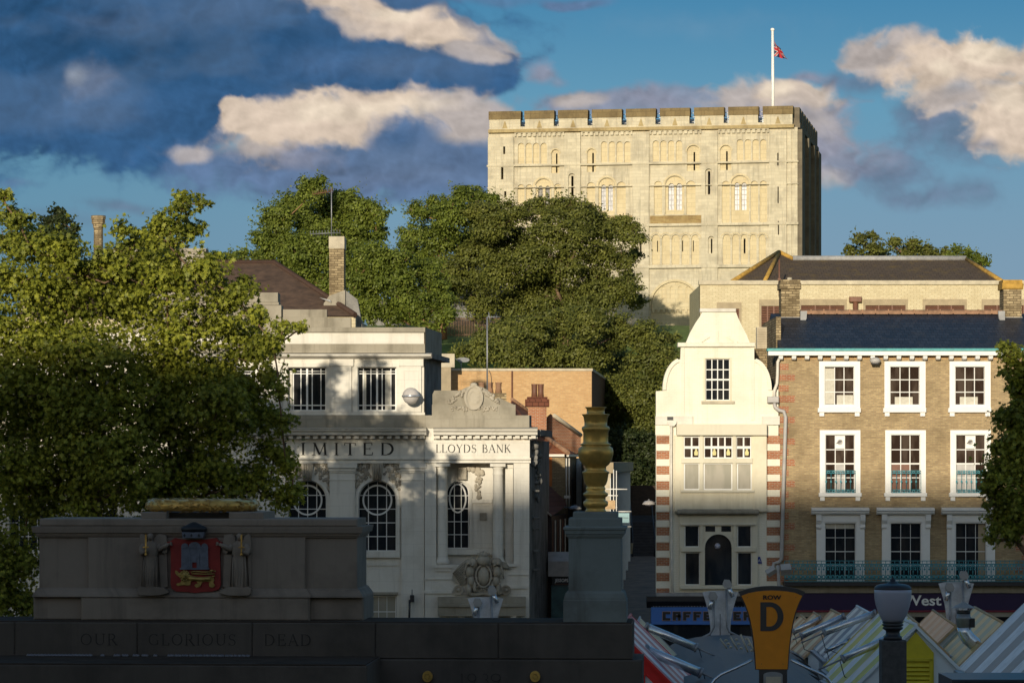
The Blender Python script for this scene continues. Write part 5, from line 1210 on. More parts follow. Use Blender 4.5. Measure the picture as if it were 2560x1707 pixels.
    for cx in (1610, 1985):
        X = e.p(cx, 0, D - .3)[0]; a = MB(); a.prism([(D, ze(1326)), (D - .6, ze(1326)), (D - .55, ze(1350)), (D - .25, ze(1400)), (D, ze(1430))], 'x', X - .12, X + .12); a.build('shelf_bracket', M['portland'], t)
    # wall lantern bracket
    X, Z = e.p(1250, 1180, -.2); a = MB(); a.box(X - .09, X + .09, -.5, -.2, Z - .3, Z, .02); a.tube([(X - .1, -.4, Z - .2), (X - .13, -.35, Z - 1.2)], .05, 6); a.tube([(X, -.4, Z), (X, -.4, Z + .25)], .02, 5); a.build('wall_bracket', M['lamp_dark'], t)
    # attic screen with cartouche above the end bay
    MB().box(X0, XR, D - .05, .5, z(1074), z(982)).build('end_blocking', M['portland_dirty'], t)
    MB().box(XA - .1, c.p(2000, 0)[0], D + .02, .4, z(982), z(905)).build('screen_base', M['portland_dirty'], t)
    q = MB(); q.plate([c.p(1398, 905), c.p(1865, 905), c.p(1865, 880), c.p(1830, 850), c.p(1800, 800), c.p(1760, 778), c.p(1700, 762), c.p(1640, 780), c.p(1600, 802), c.p(1412, 802), c.p(1398, 830)], (), D + .06, .3, True); q.build('screen', M['portland_dirty'], t)
    q = MB(); q.prism([c.p(1866, 905), c.p(1990, 925), c.p(1990, 905), c.p(1870, 850)], 'y', D + .05, .3); q.build('screen_scroll', M['portland_dirty'], t)
    q = MB(); X, Z = c.p(1697, 852, D); q.prism(ell(X, Z, .34, .48, 24), 'y', D - .06, D + .1); q.ribbon(ell(X, Z, .36, .5, 24) + [ell(X, Z, .36, .5, 24)[0]], .1, D - .12, D); q.ribbon(arcp(X, Z, .2, .28, 30, 330, 14), .05, D - .09, D - .05)
    q.ball((X, D - .05, Z + .55), .16, .1, .1); q.build('cartouche', M['portland_carved'], t)
    for s in (-1, 1):
        q = MB()
        def g3(rs, s=s): k = rs.random(); return c.p(1697 + s * (60 + 120 * k) + rs.uniform(-8, 8), 800 + 85 * k + rs.uniform(-16, 16), D)
        scatter_relief(q, g3, .075, D + .02, rs, 34, 1.0)
        def g4(rs, s=s): k = rs.random(); return c.p(1697 + s * (25 + 140 * k), 935 + rs.uniform(-16, 12), D)
        scatter_relief(q, g4, .06, D + .0, rs, 24, 1.0); q.build('carved_swag', M['portland_carved'], t)
    # alley side of the end bay
    q = MB(); q.prism([(XR - .01, .5), (XR - .0, D + .02), (XR + .50, 5), (XR + 1.0, 11), (XR - 1, 11)], 'z', 0, z(1160)); q.build('alley_wall', M['shade_grey'], t)
    q = MB(); q.prism([(XR, 0), (XR + .5, D), (XR + .95, 5), (XR + 1.1, 7), (XR, 7)], 'z', z(1130), z(1085)); q.build('alley_cornice', M['shade_grey'], t)
    q = MB(); q.prism([(XR - .02, .4), (XR, D - .04), (XR + .1, .4)], 'z', z(1074), z(982)); q.build('alley_blocking', M['shade_grey'], t)
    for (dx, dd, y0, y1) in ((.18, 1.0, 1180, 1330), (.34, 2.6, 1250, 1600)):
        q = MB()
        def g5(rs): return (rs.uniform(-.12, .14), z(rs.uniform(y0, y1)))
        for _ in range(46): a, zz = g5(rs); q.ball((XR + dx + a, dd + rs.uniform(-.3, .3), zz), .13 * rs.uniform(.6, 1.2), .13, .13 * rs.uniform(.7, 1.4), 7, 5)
        q.build('carved_bracket', M['shade_grey'], t)
    for y in (420, 620, 700, 860, 1000): X = XR + .3; MB().box(X - .12, X + .16, 1.2, 2.0, ze(y + 14), ze(y), .02).build('alley_ledge', M['shade_grey'], t)
    # rear of the building
    MB().box(XL, -.3, 1.21, 14, 0, z(700)).build('rear_volume', M['palebrick'], t)
    q = MB(); q.box(XL, -.0, .7, 7, z(560), z(540)); q.build('flat_roof', M['lead'], t)
    # globe lamp on the attic wall
    X, Z = c.p(1240, 840, -.75); g = thing('globe_lamp', 'round globe lamp with metal band on the bank front beside the top window', 'lamp', (F.O.x + X, F.O.y - .62, Z))
    q = MB(); q.ball((0, 0, 0), .37, .37, .37, 24, 16); q.build('globe', M['globe_clear'], g)
    q = MB(); q.tube([(0, 0, -.055), (0, 0, .03)], .40, 24); q.build('metal_band', M['steel'], g)
    q = MB(); q.tube([(0, .35, 0), (.0, .75, 0)], .045, 8); q.box(-.09, .09, .70, .76, -.12, .12); q.build('wall_arm', M['galv'], g)
bank()

def masts():
    def P(px, py, Y=143.0): return W3(px, py, Y)
    o = thing('aerial_mast', 'thin grey aerial mast rising behind the bank cartouche', 'aerial', P(1218, 980))
    b = Vector(P(1218, 980)); L = lambda px, py: tuple(Vector(P(px, py)) - b)
    m = MB(); m.tube([L(1218, 985), L(1218, 792)], .04, 6); m.build('pole', M['galv'], o)
    m = MB(); m.tube([L(1216, 793), L(1250, 792)], .018, 5); m.tube([L(1221, 780), L(1226, 806)], .016, 5); m.tube([L(1224, 783), L(1216, 800)], .016, 5)
    for k in range(3): m.tube([L(1228 + k * 7, 788), L(1228 + k * 7, 797)], .012, 4)
    m.build('aerial', M['galv'], o)
    m = MB(); m.tube([L(1222, 925), L(1227, 935), L(1229, 950), L(1229, 970)], .015, 5); m.build('cable', M['lamp_dark'], o)
    b = Vector(W3(829, 590, 150.6)); L = lambda px, py, d=0: tuple(Vector(W3(px, py, 150.6)) - b + Vector((0, d, 0)))
    o = thing('television_aerial', 'old television aerial with two toothed arms on the tall brick chimney', 'aerial', b)
    m = MB(); m.tube([L(829, 592), L(828.5, 468)], .028, 6); m.build('pole', M['galv'], o)
    for y, x0, x1, s in ((478, 782, 832, -8), (582, 776, 850, -3)):
        m = MB(); m.tube([L(x0, y - s), L(x1, y)], .02, 5)
        for k in range(11): q = k / 10; X = x0 + (x1 - x0) * q; yy = (y - s) * (1 - q) + y * q; m.tube([L(X, yy - 7, -.1), L(X, yy + 7, .1)], .012, 4)
        m.build('toothed_arm', M['louvre'] if y < 500 else M['galv'], o)
masts()

# ---------------------------------------------------------------- hip-roofed block behind the bank
def hipped_block():
    Y0 = 149.0; F = Fr(400, Y0, 0, 0.0)
    t = fthing('hipped_building', 'building behind the bank with plum-brown hipped roof and tall brick chimney', 'building', F)
    P = lambda px, py, d: (F.p(px, py, d)[0], d, F.p(px, py, d)[1])
    m = MB(); ez = F.p(0, 790, 0)[1]; D = 11.0
    a = (F.p(40, 0, 0)[0], 0, ez); b = (F.p(888, 0, 0)[0], 0, ez); rb = P(686, 657, 6.5); ra = P(180, 657, 6.5); c = (b[0], 13, ez); d = (a[0], 13, ez)
    m.v += [a, b, rb, ra, c, d]; m.face((0, 1, 2, 3)); m.face((1, 4, 2)); m.face((4, 5, 3, 2)); m.face((5, 0, 3)); m.build('hipped_roof', M['roof_plum'], t)
    m = MB(); m.tube([(ra[0], ra[1], ra[2] + .03), (rb[0], rb[1], rb[2] + .03), (b[0], b[1], b[2] + .05)], .13, 6); m.build('ridge_tiles', M['louvre_dark'], t)
    MB().box(a[0], b[0], .2, 13, 0, ez - .01).build('walls', M['palebrick'], t)
    for x0, x1, y0, y1 in ((279, 343, 622, 665), (453, 512, 621, 665)):
        X0, X1, Z0, Z1 = F.rect(x0, y0, x1, y1, 5.9); q = MB(); q.box(X0, X1, 5.9, 7.2, Z0 - .8, Z1 - .16); o = q.build('roof_stack', M['portland_dirty'], t); MB().box(X0 - .06, X1 + .06, 5.84, 7.26, Z1 - .16, Z1).build('coping', M['portland_dirty'], o)
    # chimney
    X0, X1, Z0, Z1 = F.rect(823, 622, 858, 775, 1.4); zt = F.p(0, 591, 1.4)[1]
    o = MB().box(X0, X1 + .03, 1.4, 3.0, Z0, Z1).build('chimney', M['oldbrick'], t)
    MB().box(X0 - .02, X1 + .06, 1.37, 3.05, Z1, zt, .02).build('chimney_cap', M['concrete'], o)
    q = MB(); q.prism([(X0, F.p(0, 740, 1.3)[1]), (X0 - .25, Z0 + .3), (X0 - .25, Z0 - .5), (X1 + .1, Z0 - .5), (X1 + .1, F.p(0, 725, 1.3)[1])], 'y', 1.25, 1.39); q.build('chimney_shoulder', M['portland_dirty'], t)
    q = MB(); q.prism([P(863, 725, 1.3)[::2], P(893, 748, 1.3)[::2], P(905, 812, 1.3)[::2], P(905, 830, 1.3)[::2], P(850, 830, 1.3)[::2]], 'y', 1.41, 2.2); q.build('gable_side', M['shade_grey'], t)
    q = MB(); q.prism([P(798, 744, 1.2)[::2], P(826, 750, 1.2)[::2], P(828, 756, 1.2)[::2]], 'y', 1.1, 1.4); q.build('lead_flashing', M['lead'], t)
hipped_block()
def left_house():
    F = Fr(240, 172, 0, 0.0)
    t = fthing('chimney_house', 'distant house whose slender brick chimney rises above the plane tree', 'house', F)
    z0 = F.p(0, 690)[1]; MB().box(-4, 4, 0, 8, 5, z0 - 1.5).build('walls', M['palebrick'], t)
    MB().prism([(-4.2, z0 - 1.5), (0, z0 + 1), (4.2, z0 - 1.5)], 'y', -.2, 8.2).build('roof', M['roof_plum'], t)
    X0, X1, Z0, Z1 = F.rect(230, 536, 256, 700); r = (X1 - X0) / 2
    q = MB(); q.lathe([(r * 1.1, Z0), (r * .92, Z0 + 1), (r * .9, Z1 - .7), (r * 1.05, Z1 - .62), (r * 1.05, Z1 - .5), (r * 1.3, Z1 - .4), (r * 1.3, Z1 - .22), (r * 1.42, Z1 - .18), (r * 1.42, Z1)], (0, 1), 8, smooth=False); q.build('chimney', M['oldbrick'], t)
left_house()

# ---------------------------------------------------------------- orange brick block and the little houses in the alley
def orange_block():
    t = thing('orange_block', 'flat-roofed orange brick block with white coping below the castle trees', 'building', W3(1128, 1400, 185))
    b = Vector(W3(1128, 1400, 185)); b.z = 0; t.location = b
    a = W3(1120, 0, 185)[0] - b.x; r = W3(1479, 0, 185)[0] - b.x; fx = W3(1522, 0, 212)[0] - b.x; z = W3(0, 927, 185)[2]; z2 = W3(0, 921, 185)[2]
    q = MB(); q.prism([(a, 0), (r, 0), (fx, 27), (a, 27)], 'z', 2, z); q.build('brick_walls', M['orangebrick'], t)
    q = MB(); q.prism([(r + .002, .02), (r + .02, .02), (fx + .02, 27), (fx + .002, 27)], 'z', 2, z - .003); q.build('side_shade_skin', brick('side_shade_brick', (.15, .08, .045), (.19, .105, .06), (.12, .075, .05), dirt=(.08, .045, .03)), t)  # thin added skin: the side's shade put into a darker brick colour
    q = MB(); q.prism([(a - .05, -.06), (r + .06, -.06), (fx + .06, 27), (a - .05, 27)], 'z', z, z2); q.build('coping', M['concrete'], t)
    q = MB(); q.tube([(W3(1280, 0, 185)[0] - b.x, -.08, z), (W3(1280, 0, 185)[0] - b.x, -.08, 8)], .05, 6); q.build('downpipe', M['louvre'], t)
    x0 = W3(1097, 0, 183)[0] - b.x; x1 = W3(1127, 0, 183)[0] - b.x
    q = MB(); q.box(x0, x1, -2, 6, 5, W3(0, 918, 183)[2]); q.build('render_pier', M['lintel'], t)
    q = MB(); q.box(x0 + .1, x0 + .9, -2.05, -1.3, W3(0, 918, 183)[2], W3(0, 884, 183)[2]); q.build('vent_stack', M['concrete'], t)
    s = thing('satellite_dish', 'small pale satellite dish on the roof of the orange brick block', 'satellite dish', W3(1153, 922, 185.4))
    q = MB(); q.lathe([(0.02, 0), (.25, .04), (.42, .14)], (0, 0), 14, 1, .35); q.build('dish', M['lead'], s, (0, 0, 0)).rotation_euler = (R(80), 0, R(30)); s.children[0].location = (.05, 0, .5)
    q = MB(); q.tube([(0, 0, 0), (0, 0, .5)], .03, 6); q.tube([(0, 0, .3), (-.35, 0, .62)], .02, 5); q.build('bracket', M['galv'], s)
orange_block()
def poly3(name, faces, mat, parent, b, thick=.12):
    """slab surfaces through real 3-D corner points with a little thickness below"""
    m = MB()
    for pts in faces:
        n = len(m.v); P = [Vector(p) - b for p in pts]; N = len(P)
        nr = (P[1] - P[0]).cross(P[2] - P[0]).normalized()
        if nr.z < 0: nr = -nr
        if abs(nr.z) < .05: nr = Vector((0, -1, 0))
        m.v += [tuple(p) for p in P] + [tuple(p - nr * thick) for p in P]
        m.face(range(n, n + N)); m.face([n + N + i for i in range(N)][::-1])
        for i in range(N): j = (i + 1) % N; m.face((n + i, n + j, n + N + j, n + N + i))
    return m.build(name, mat, parent)
def alley_houses():
    b = Vector(W3(1380, 0, 158)); b.z = 0
    t = thing('red_tiled_house', 'old brick house in the alley with red pantile roof and brick chimney', 'house', b)
    poly3('pantile_roof', [[W3(1280, 1000, 166), W3(1330, 1036, 169), W3(1446, 1119, 176), W3(1448, 1134, 174), W3(1420, 1134, 157.8), W3(1352, 1083, 161), W3(1280, 1050, 161)],
                           [W3(1352, 1083, 161), W3(1420, 1134, 157.8), W3(1330, 1134, 157.8), W3(1320, 1074, 161)]], M['pantile'], t, b)
    m = MB(); m.tube([Vector(W3(*p)) - b for p in ((1348, 1080, 161), (1420, 1132, 157.7))], .12, 6); m.build('hip_tiles', M['ridge_tile'], t)
    m = MB(); m.tube([Vector(W3(*p)) - b for p in ((1280, 998, 166), (1330, 1034, 169), (1446, 1117, 176))], .1, 6); m.build('ridge_tiles', M['ridge_tile'], t)
    m = MB(); x0 = W3(1325, 0, 158)[0] - b.x; x1 = W3(1412, 0, 158)[0] - b.x; x2 = W3(1441, 0, 172)[0] - b.x; z = W3(0, 1140, 158)[2]
    m.prism([(x0, 0), (x1, 0), (x2, 14), (x0, 14)], 'z', 1, z); m.build('brick_walls', brick('alley_brick', (.26, .19, .11), (.34, .26, .15), (.20, .15, .09), dirt=(.1, .07, .04)), t)
    m = MB(); x3 = W3(1356, 0, 158)[0] - b.x; x4 = W3(1380, 0, 158)[0] - b.x; m.box(x3 - .5, x4, -.02, .1, W3(0, 1215, 158)[2], z - .05); m.build('orange_patch', plain('orange_render', (.50, .16, .04), .8, .2), t)
    m = MB(); m.box(x0, x1 + .08, -.25, -.08, z - .02, z + .1); m.prism([(x1 - .02, -.25), (x1 + .2, -.25), (x2 + .2, 14), (x2 + .0, 14)], 'z', z - .02, z + .1); m.build('gutter', M['pale_pipe'], t)
    m = MB(); 
    for px in (1416, 1423): X, Y, Z = Vector(W3(px, 1145, 157.6)) - b; m.tube([(X, Y, Z), (X, Y, W3(0, 1270, 157.6)[2])], .04, 6)
    m.box(X - .25, X + .05, -.45, -.3, W3(0, 1245, 157.6)[2], W3(0, 1238, 157.6)[2]); m.build('downpipes', M['pale_pipe'], t)
    for k in range(2):
        yy = 3.5 + k * 4; xx = x1 + (x2 - x1) * yy / 14; m = MB(); m.prism([(xx - .02, yy), (xx + .06, yy), (xx + .06 + .1 * (x2 - x1) / 14 * 14, yy + 1.2), (xx, yy + 1.2)], 'z', z - 3.2, z - 1.2); m.build('alley_window', M['black'], t)
    # brick chimney
    X0 = W3(1320, 0, 163)[0] - b.x; X1 = W3(1366, 0, 163)[0] - b.x; Z0 = W3(0, 1070, 163)[2]; Z1 = W3(0, 1003, 163)[2]
    m = MB(); m.box(X0, X1, 4.5, 5.6, Z0 - 1, Z1); o = m.build('chimney', M['redbrick'], t)
    m = MB(); m.box(X0 - .15, X1 + .14, 4.38, 5.75, Z1 - .28, Z1 + .1, .03); m.box(X0 - .05, X1 + .05, 4.45, 5.65, Z1 + .1, Z1 + .22); m.build('chimney_crown', M['pantile_dark'], o)
    for px in (1336, 1352):
        X, Y, Z = Vector(W3(px, 990, 163)) - b; m = MB(); m.lathe([(.16, Z1 + .15), (.14, Z1 + .5), (.15, Z1 + .82), (.17, Z1 + .88), (.12, Z1 + .88), (.11, Z1 + .3)], (X, 5.05), 10); m.build('chimney_pot', M['louvre'], o)
    # stepped party parapet to the right of the stack
    poly3('party_wall', [[W3(1376, 1034, 164), W3(1405, 1052, 165), W3(1452, 1090, 166), W3(1452, 1125, 166), W3(1376, 1085, 164)]], M['redbrick'], t, b, .3)
    m = MB(); m.tube([Vector(W3(*p)) - b for p in ((1385, 1038, 163.6), (1408, 1055, 164.6), (1453, 1088, 165.6))], .1, 6); m.build('parapet_coping', M['concrete'], t)
    # three pots behind the bank screen
    o = thing('pot_stack', 'low stack with three buff chimney pots behind the bank cartouche', 'chimney', W3(1226, 985, 150))
    m = MB(); m.box(-.7, .75, 0, .8, -2, .05); m.build('stack', M['oldbrick'], o)
    for k in range(3):
        m = MB(); m.lathe([(.17, .05), (.13, .3), (.14, .5), (.17, .56), (.1, .56)], (-.42 + k * .4, .4), 10); m.build('chimney_pot', M['ridge_tile'], o)
    # black timber shop with a dark tiled roof
    b = Vector(W3(1380, 0, 151)); b.z = 0
    t = thing('timber_shop', 'dark timber-fronted alley shop with plum tiled roof beside the bank', 'shop', b)
    poly3('tiled_roof', [[W3(1350, 1190, 155), W3(1372, 1212, 156), W3(1413, 1250, 158), W3(1417, 1264, 156), W3(1379, 1290, 150), W3(1340, 1262, 150)]], M['pantile_dark'], t, b)
    m = MB(); m.tube([Vector(W3(*p)) - b for p in ((1340, 1258, 149.8), (1379, 1289, 149.8))], .05, 6); m.build('verge_board', M['pale_pipe'], t)
    x0 = W3(1345, 0, 150)[0] - b.x; x1 = W3(1379, 0, 150)[0] - b.x; x2 = W3(1416, 0, 157)[0] - b.x
    m = MB(); m.prism([(x0, -.9), (x1, -.9), (x2, 6), (x0, 6)], 'z', 1, W3(0, 1290, 150)[2]); m.build('timber_walls', plain('dark_plum_boards', (.045, .025, .022), .7, .3), t)
    for k in range(6):
        q = k / 6; X = x1 + (x2 - x1) * q + .03; Y = -.9 + 6.9 * q; m = MB(); zt = W3(0, 1296, 150)[2] - .1; m.box(X, X + .06, Y, Y + .12, zt - 2.5, zt + .0); m.build('pale_post', M['pale_pipe'] if k % 2 else M['louvre'], t)
    o = MB(); z1 = W3(0, 1440, 149)[2]; z0 = W3(0, 1463, 149)[2]; xa = W3(1381, 0, 149)[0] - b.x; xb = W3(1424, 0, 149)[0] - b.x
    o.box(xa, xb, -2.0, -1.9, z0, z1); s = o.build('shop_sign', M['black'], t)
    text_mesh('sign_lettering', 'JESSOPS', .21, M['white_sign'], s, ((xa + xb) / 2 + .03, -2.01, z0 + .17), .004, .004, .62)
    m = MB(); m.box(xa + .1, xb - .05, -2.01, -2.002, z0 + .06, z0 + .09); m.build('sign_strapline', M['louvre'], s)
    m = MB(); m.prism([(-2.1, W3(0, 1402, 149)[2]), (-1.0, W3(0, 1380, 149)[2]), (-1.0, W3(0, 1400, 149)[2]), (-2.1, z1)], 'x', xa - .2, xb + .2); m.build('shop_canopy', M['grey_pipe'], t)
    m = MB(); m.box(xa - .05, xb + .3, -1.9, -.95, 1.0, z0 - .02); m.build('shopfront', plain('teal_shopfront', (.03, .10, .11), .4, .4, 2), t)
    # pale wall with flat roof further up, facing the alley
    b = Vector(W3(1500, 0, 152)); b.z = 0
    t = thing('flat_roofed_shop', 'pale flat-roofed shop with brown roof edge half hidden by the urn', 'shop', b)
    xa = W3(1436, 0, 170)[0] - b.x; x1 = W3(1527, 0, 152)[0] - b.x; x2 = W3(1573, 0, 186)[0] - b.x; zt = W3(0, 1182, 152)[2]
    m = MB(); m.prism([(xa + .3, 0), (x1, 0), (x2, 34), (xa + .5, 34)], 'z', 1, zt); m.build('pale_walls', M['concrete'], t)
    m = MB(); m.prism([(xa + .3, -.1), (x1 + .12, -.1), (x2 + .25, 34.2), (xa + .5, 34.2)], 'z', zt, zt + .5); m.build('roof_edge', M['lintel'], t)
    for k in range(7):
        q = (k + .4) / 7; X = x1 + (x2 - x1) * q; Y = 34 * q; m = MB(); m.box(X - .02, X + .14, Y, Y + .25, 1.5, zt - .01); m.build('alley_pilaster', M['white_frame'], t)
    m = MB(); m.box(W3(1441, 0, 171)[0] - b.x, W3(1474, 0, 171)[0] - b.x, 19, 30, 2, W3(0, 1145, 171)[2]); m.build('rear_block', M['pale_panel'], t)
    # scaffold frame
    b = Vector(W3(1535, 0, 149.5)); b.z = 0; s = thing('scaffold_frame', 'slender white scaffold poles standing beside the brass urn', 'scaffold', b)
    S = lambda px, py, d=0: Vector(W3(px, py, 149.5)) - b + Vector((0, d, 0))
    for px, y0 in ((1534, 1173), (1541, 1176), (1526, 1195)): m = MB(); m.tube([S(px, y0), S(px, 1290), S(px, 1420)], .025, 6); m.build('upright', M['white'], s)
    for y, a, c_ in ((1222, 1508, 1568), (1238, 1510, 1545), (1268, 1512, 1543)): m = MB(); m.tube([S(a, y), S(c_, y + .5)], .03, 6); m.build('rail', M['white'], s)
    m = MB(); P = S(1512, 1250); Q = S(1538, 1272); m.box(P.x, Q.x, -.1, .1, Q.z, P.z); m.build('timber_board', M['timber'], s)
    # hanging sign
    b = Vector(W3(1558, 1310, 150)); s = thing('hanging_sign', 'square pale blue hanging sign with dark script over the alley', 'sign', b)
    S = lambda px, py: Vector(W3(px, py, 150)) - b
    m = MB(); P = S(1543, 1282); Q = S(1573, 1306); m.box(P.x, Q.x, -.03, .03, Q.z, P.z); m.build('sign_board', M['pale_blue'], s)
    text_mesh('sign_script', 'Cath Kidston', .12, M['black'], s, (0, -.04, (P.z + Q.z) / 2 - .03), .003, 0, .48)
    for y in (1278, 1316): m = MB(); m.tube([S(1540, y), S(1578, y)], .028, 6); m.build('sign_bar', M['white'], s)
    # steps, handrails, retaining wall
    b = Vector(W3(1608, 0, 186)); b.z = 0; s = thing('stone_steps', 'dark flight of steps with black handrails closing the alley', 'steps', b)
    xa = W3(1582, 0, 186)[0] - b.x; xb = xa + 2.2
    m = MB(); n = 12
    for k in range(n): m.box(xa, xb, k * .36, 6, 4.05 + k * .165, 4.05 + (k + 1) * .165)
    m.build('treads', plain('dark_step_stone', (.045, .04, .042), .8, .3), s)
    for x in (xa - .02, xb - .95): m = MB(); m.tube([(x, -.2, 4.05), (x, -.2, 5.2), (x, 4.3, 7.3)], .05, 6); m.build('handrail', M['lamp_dark'], s)
    m = MB(); m.box(xa - 3, xb + 4, 6.0, 6.6, 4, W3(0, 1213, 192)[2]); o = m.build('garden_wall', M['darkbrick'], None, b); tag(o, 'dark old brick retaining wall above the alley steps', 'wall')
    m = MB(); m.lathe([(.16, 0), (.2, .6), (.22, .62)], (0, 0), 12); m.build('planter', M['lintel'], None, W3(1574, 1384, 184)); o = bpy.data.objects['planter']; tag(o, 'small grey litter bin at the foot of the alley steps', 'bin')
    # dome street lamps on brackets
    for px, py, Y, lab, dx in ((1622, 1258, 146, 'pale dome street lamp beside the striped corner of the cream house', .5), (1438, 1270, 152, 'grey dome street lamp on the left side of the alley behind the urn', -.5)):
        l = thing('dome_lamp', lab, 'street lamp', W3(px, py, Y), group='dome lamps in the alley'); m = MB(); m.lathe([(.30, -.05), (.29, 0), (.2, .1), (.05, .14)], (0, 0), 18); m.build('dome', M['globe_clear'] if dx > 0 else M['galv'], l)
        m = MB(); m.tube([(0, 0, .14), (0, 0, .2)], .04, 6); m.tube([(0, 0, .05), (dx, .3, .05)], .03, 6); m.build('bracket', M['galv'], l)
        m = MB(); m.tube([(0, 0, -.09), (0, 0, -.05)], .16, 12); m.build('lens', M['lamp_glass'], l)
alley_houses()
xs_ = [4.0, 5.2, 6.2, 7.2, 8.6]
o = sheet('paving', [3.2, 4.5, 5.5, 6.5, 7.5, 8.5, 9.5], [140.5, 146, 152, 158, 165, 172, 179, 186], M['paving'], dz=.03)

# ---------------------------------------------------------------- museum wing with louvred windows beside the keep
def museum():
    Y = 236.0; F = Fr(1750, Y, 0, 10.0); c = Cv(F, 1900, 640, .3188); a = Cv(F, 1200, 200, .3827)
    t = fthing('museum_wing', 'long pale brick museum wing with brown hipped slate roof and louvred windows', 'building', F)
    XR = F.p(2640, 0)[0]; zt = F.p(0, 712)[1]; H = []
    wins = [(-80 + 5, 385, 8, 600), (10, 392, 158, 560), (320, 387, 662, 560), (826, 387, 1142, 560), (1294, 387, 1604, 560), (1755, 387, 2070, 560)]
    wins[0] = None
    rects = [c.rect(*w) for w in wins[1:]] + [F.rect(1797, 772, 1848, 830)]
    rects += [F.rect(1903 - 0, 764, 1903, 765)] * 0
    for r in rects: H.append(rect_pts(*r))
    MB().plate(rect_pts(0, XR, -8, zt), H, 0, .5).build('brick_wall', M['palebrick'], t)
    for r in rects:
        X0, X1, Z0, Z1 = r; o = MB().box(X0, X1, .18, .28, Z0, Z1).build('louvred_window', M['louvre_dark'], t); m = MB(); n = max(4, int((Z1 - Z0) / .16))
        for k in range(n): z = Z0 + (Z1 - Z0) * (k + .2) / n; m.prism([(.05, z), (.17, z + .10), (.17, z + .13), (.05, z + .03)], 'x', X0 + .05, X1 - .05)
        for f in (0, .333, .667, 1): x = X0 + (X1 - X0) * f; m.box(x - .05, x + .05, .03, .2, Z0, Z1)
        m.build('louvres', M['louvre'], o)
        q = MB(); q.box(X0 - .16, X1 + .16, -.06, .02, Z1 + .001, Z1 + .47); q.box(X0 - .16, X0 - .001, -.06, .02, Z0, Z1); q.box(X1 + .001, X1 + .16, -.06, .02, Z0, Z1); q.build('lintel', M['lintel'], t)
    MB().box(-.1, XR, -.18, .6, zt, zt + .32, .03).build('coping', M['concrete'], t)
    MB().box(0, .5, .01, 14, -8, zt - .01).build('side_wall', M['palebrick'], t)
    # hipped roof: left hip apex, ridge and right hip
    P = lambda px, py, d: (F.p(px, py, d)[0], d, F.p(px, py, d)[1])
    ez = zt - .1; e0 = P(1812, 706, 1.2); m = MB()
    el = (e0[0], 1.2, ez); er = (F.p(2524, 0, 1.2)[0], 1.2, ez); ap = P(1948, 632, 8); r1 = P(1982, 649, 8); r2 = P(2415, 649, 8); bl = (el[0] - 1, 16, ez); br = (er[0], 16, ez)
    em = (F.p(1905, 0, 1.2)[0], 1.2, ez)
    m.v += [el, em, er, r2, r1, ap, bl, br]
    m.face((0, 1, 5)); m.face((1, 2, 3, 4)); m.face((1, 4, 5)); m.face((2, 7, 3)); m.face((6, 0, 5)); m.face((7, 6, 5, 4, 3)); m.build('slate_roof', M['slate_brown'], t)
    for A, B in ((em, ap), (el, ap), (r2, er), (ap, r1)): q = MB(); q.tube([(A[0], A[1] - .05, A[2] + .06), (B[0], B[1] - .05, B[2] + .06)], .17, 6); q.build('hip_tiles', M['ridge_moss'], t)
    q = MB(); q.tube([(r1[0], r1[1], r1[2] + .08), (r2[0], r2[1], r2[2] + .08)], .24, 6); q.build('lead_ridge', M['lead'], t)
    q = MB(); X, Z = c.p(748, 320, -.2); q.box(X - .45, X + .45, -.5, -.01, Z - .4, Z, .05); q.tube([(X, -.25, Z - .3), (X, -.25, Z - 6)], .2, 8); q.build('rain_pipe', M['louvre'], t)
    q = MB(); X, Z = F.p(1948, 650, -.2); q.tube([(X, -.25, Z), (X, -.25, F.p(0, 742, 0)[1])], .06, 6); q.box(X - .12, X + .1, -.3, -.1, F.p(0, 700, 0)[1], F.p(0, 696, 0)[1]); q.build('lightning_rod', M['louvre'], t)
museum()
# outdoor air-conditioning unit on the roof between the cream house and the brick building
o = thing('air_conditioner', 'boxy pale air conditioning unit on the roof between cream house and slate roof', 'air conditioner', W3(1905, 872, 146))
m = MB(); a_ = W3(1890, 818, 146); b_ = W3(1918, 872, 146); w_ = b_[0] - a_[0]; h_ = a_[2] - b_[2]; m.box(-w_ / 2, w_ / 2, -.2, .3, 0, h_, .02); m.build('casing', M['concrete'], o)
m = MB()
for k in range(12): m.box(-w_ / 2 + .03, w_ / 2 - .1, -.22, -.199, .05 + k * h_ / 12.6, .05 + k * h_ / 12.6 + .03)
m.build('grille', M['lintel'], o); m = MB(); m.box(-.5, .6, -.3, .5, -3, -.001); m.build('roof_kerb', M['oldbrick'], o)
# railings at the castle foot
def railing(name, lab, x0, x1, y, py, h, n, mat):
    b = W3((x0 + x1) / 2, py, y); o = thing(name, lab, 'railing', b); X0 = W3(x0, 0, y)[0] - b[0]; X1 = W3(x1, 0, y)[0] - b[0]; m = MB()
    for z in (.15, h - .15): m.box(X0, X1, -.02, .02, z, z + .06)
    m.build('rails', mat, o)
    m = MB()
    for k in range(n): x = X0 + (X1 - X0) * k / (n - 1); m.tube([(x, 0, 0), (x, 0, h)], .035, 5)
    m.build('pickets', mat, o)
m = MB(); m.box(-9.5, 4, 0, 1, -4, 2.8); m.box(-9.6, 4.1, -.1, 1.1, 2.8, 3.05); m.box(-3, 2.5, .5, 6, 2.0, 6.5); o = m.build('perimeter_wall', M['shade_grey'], None, W3(1190, 838, 280)); tag(o, 'grey stone wall on top of the mound glimpsed under the trees', 'wall')
railing('iron_railing', 'dark iron railing at the foot of the castle arch', 1650, 1725, 284, 862, 1.2, 30, M['lamp_dark'])
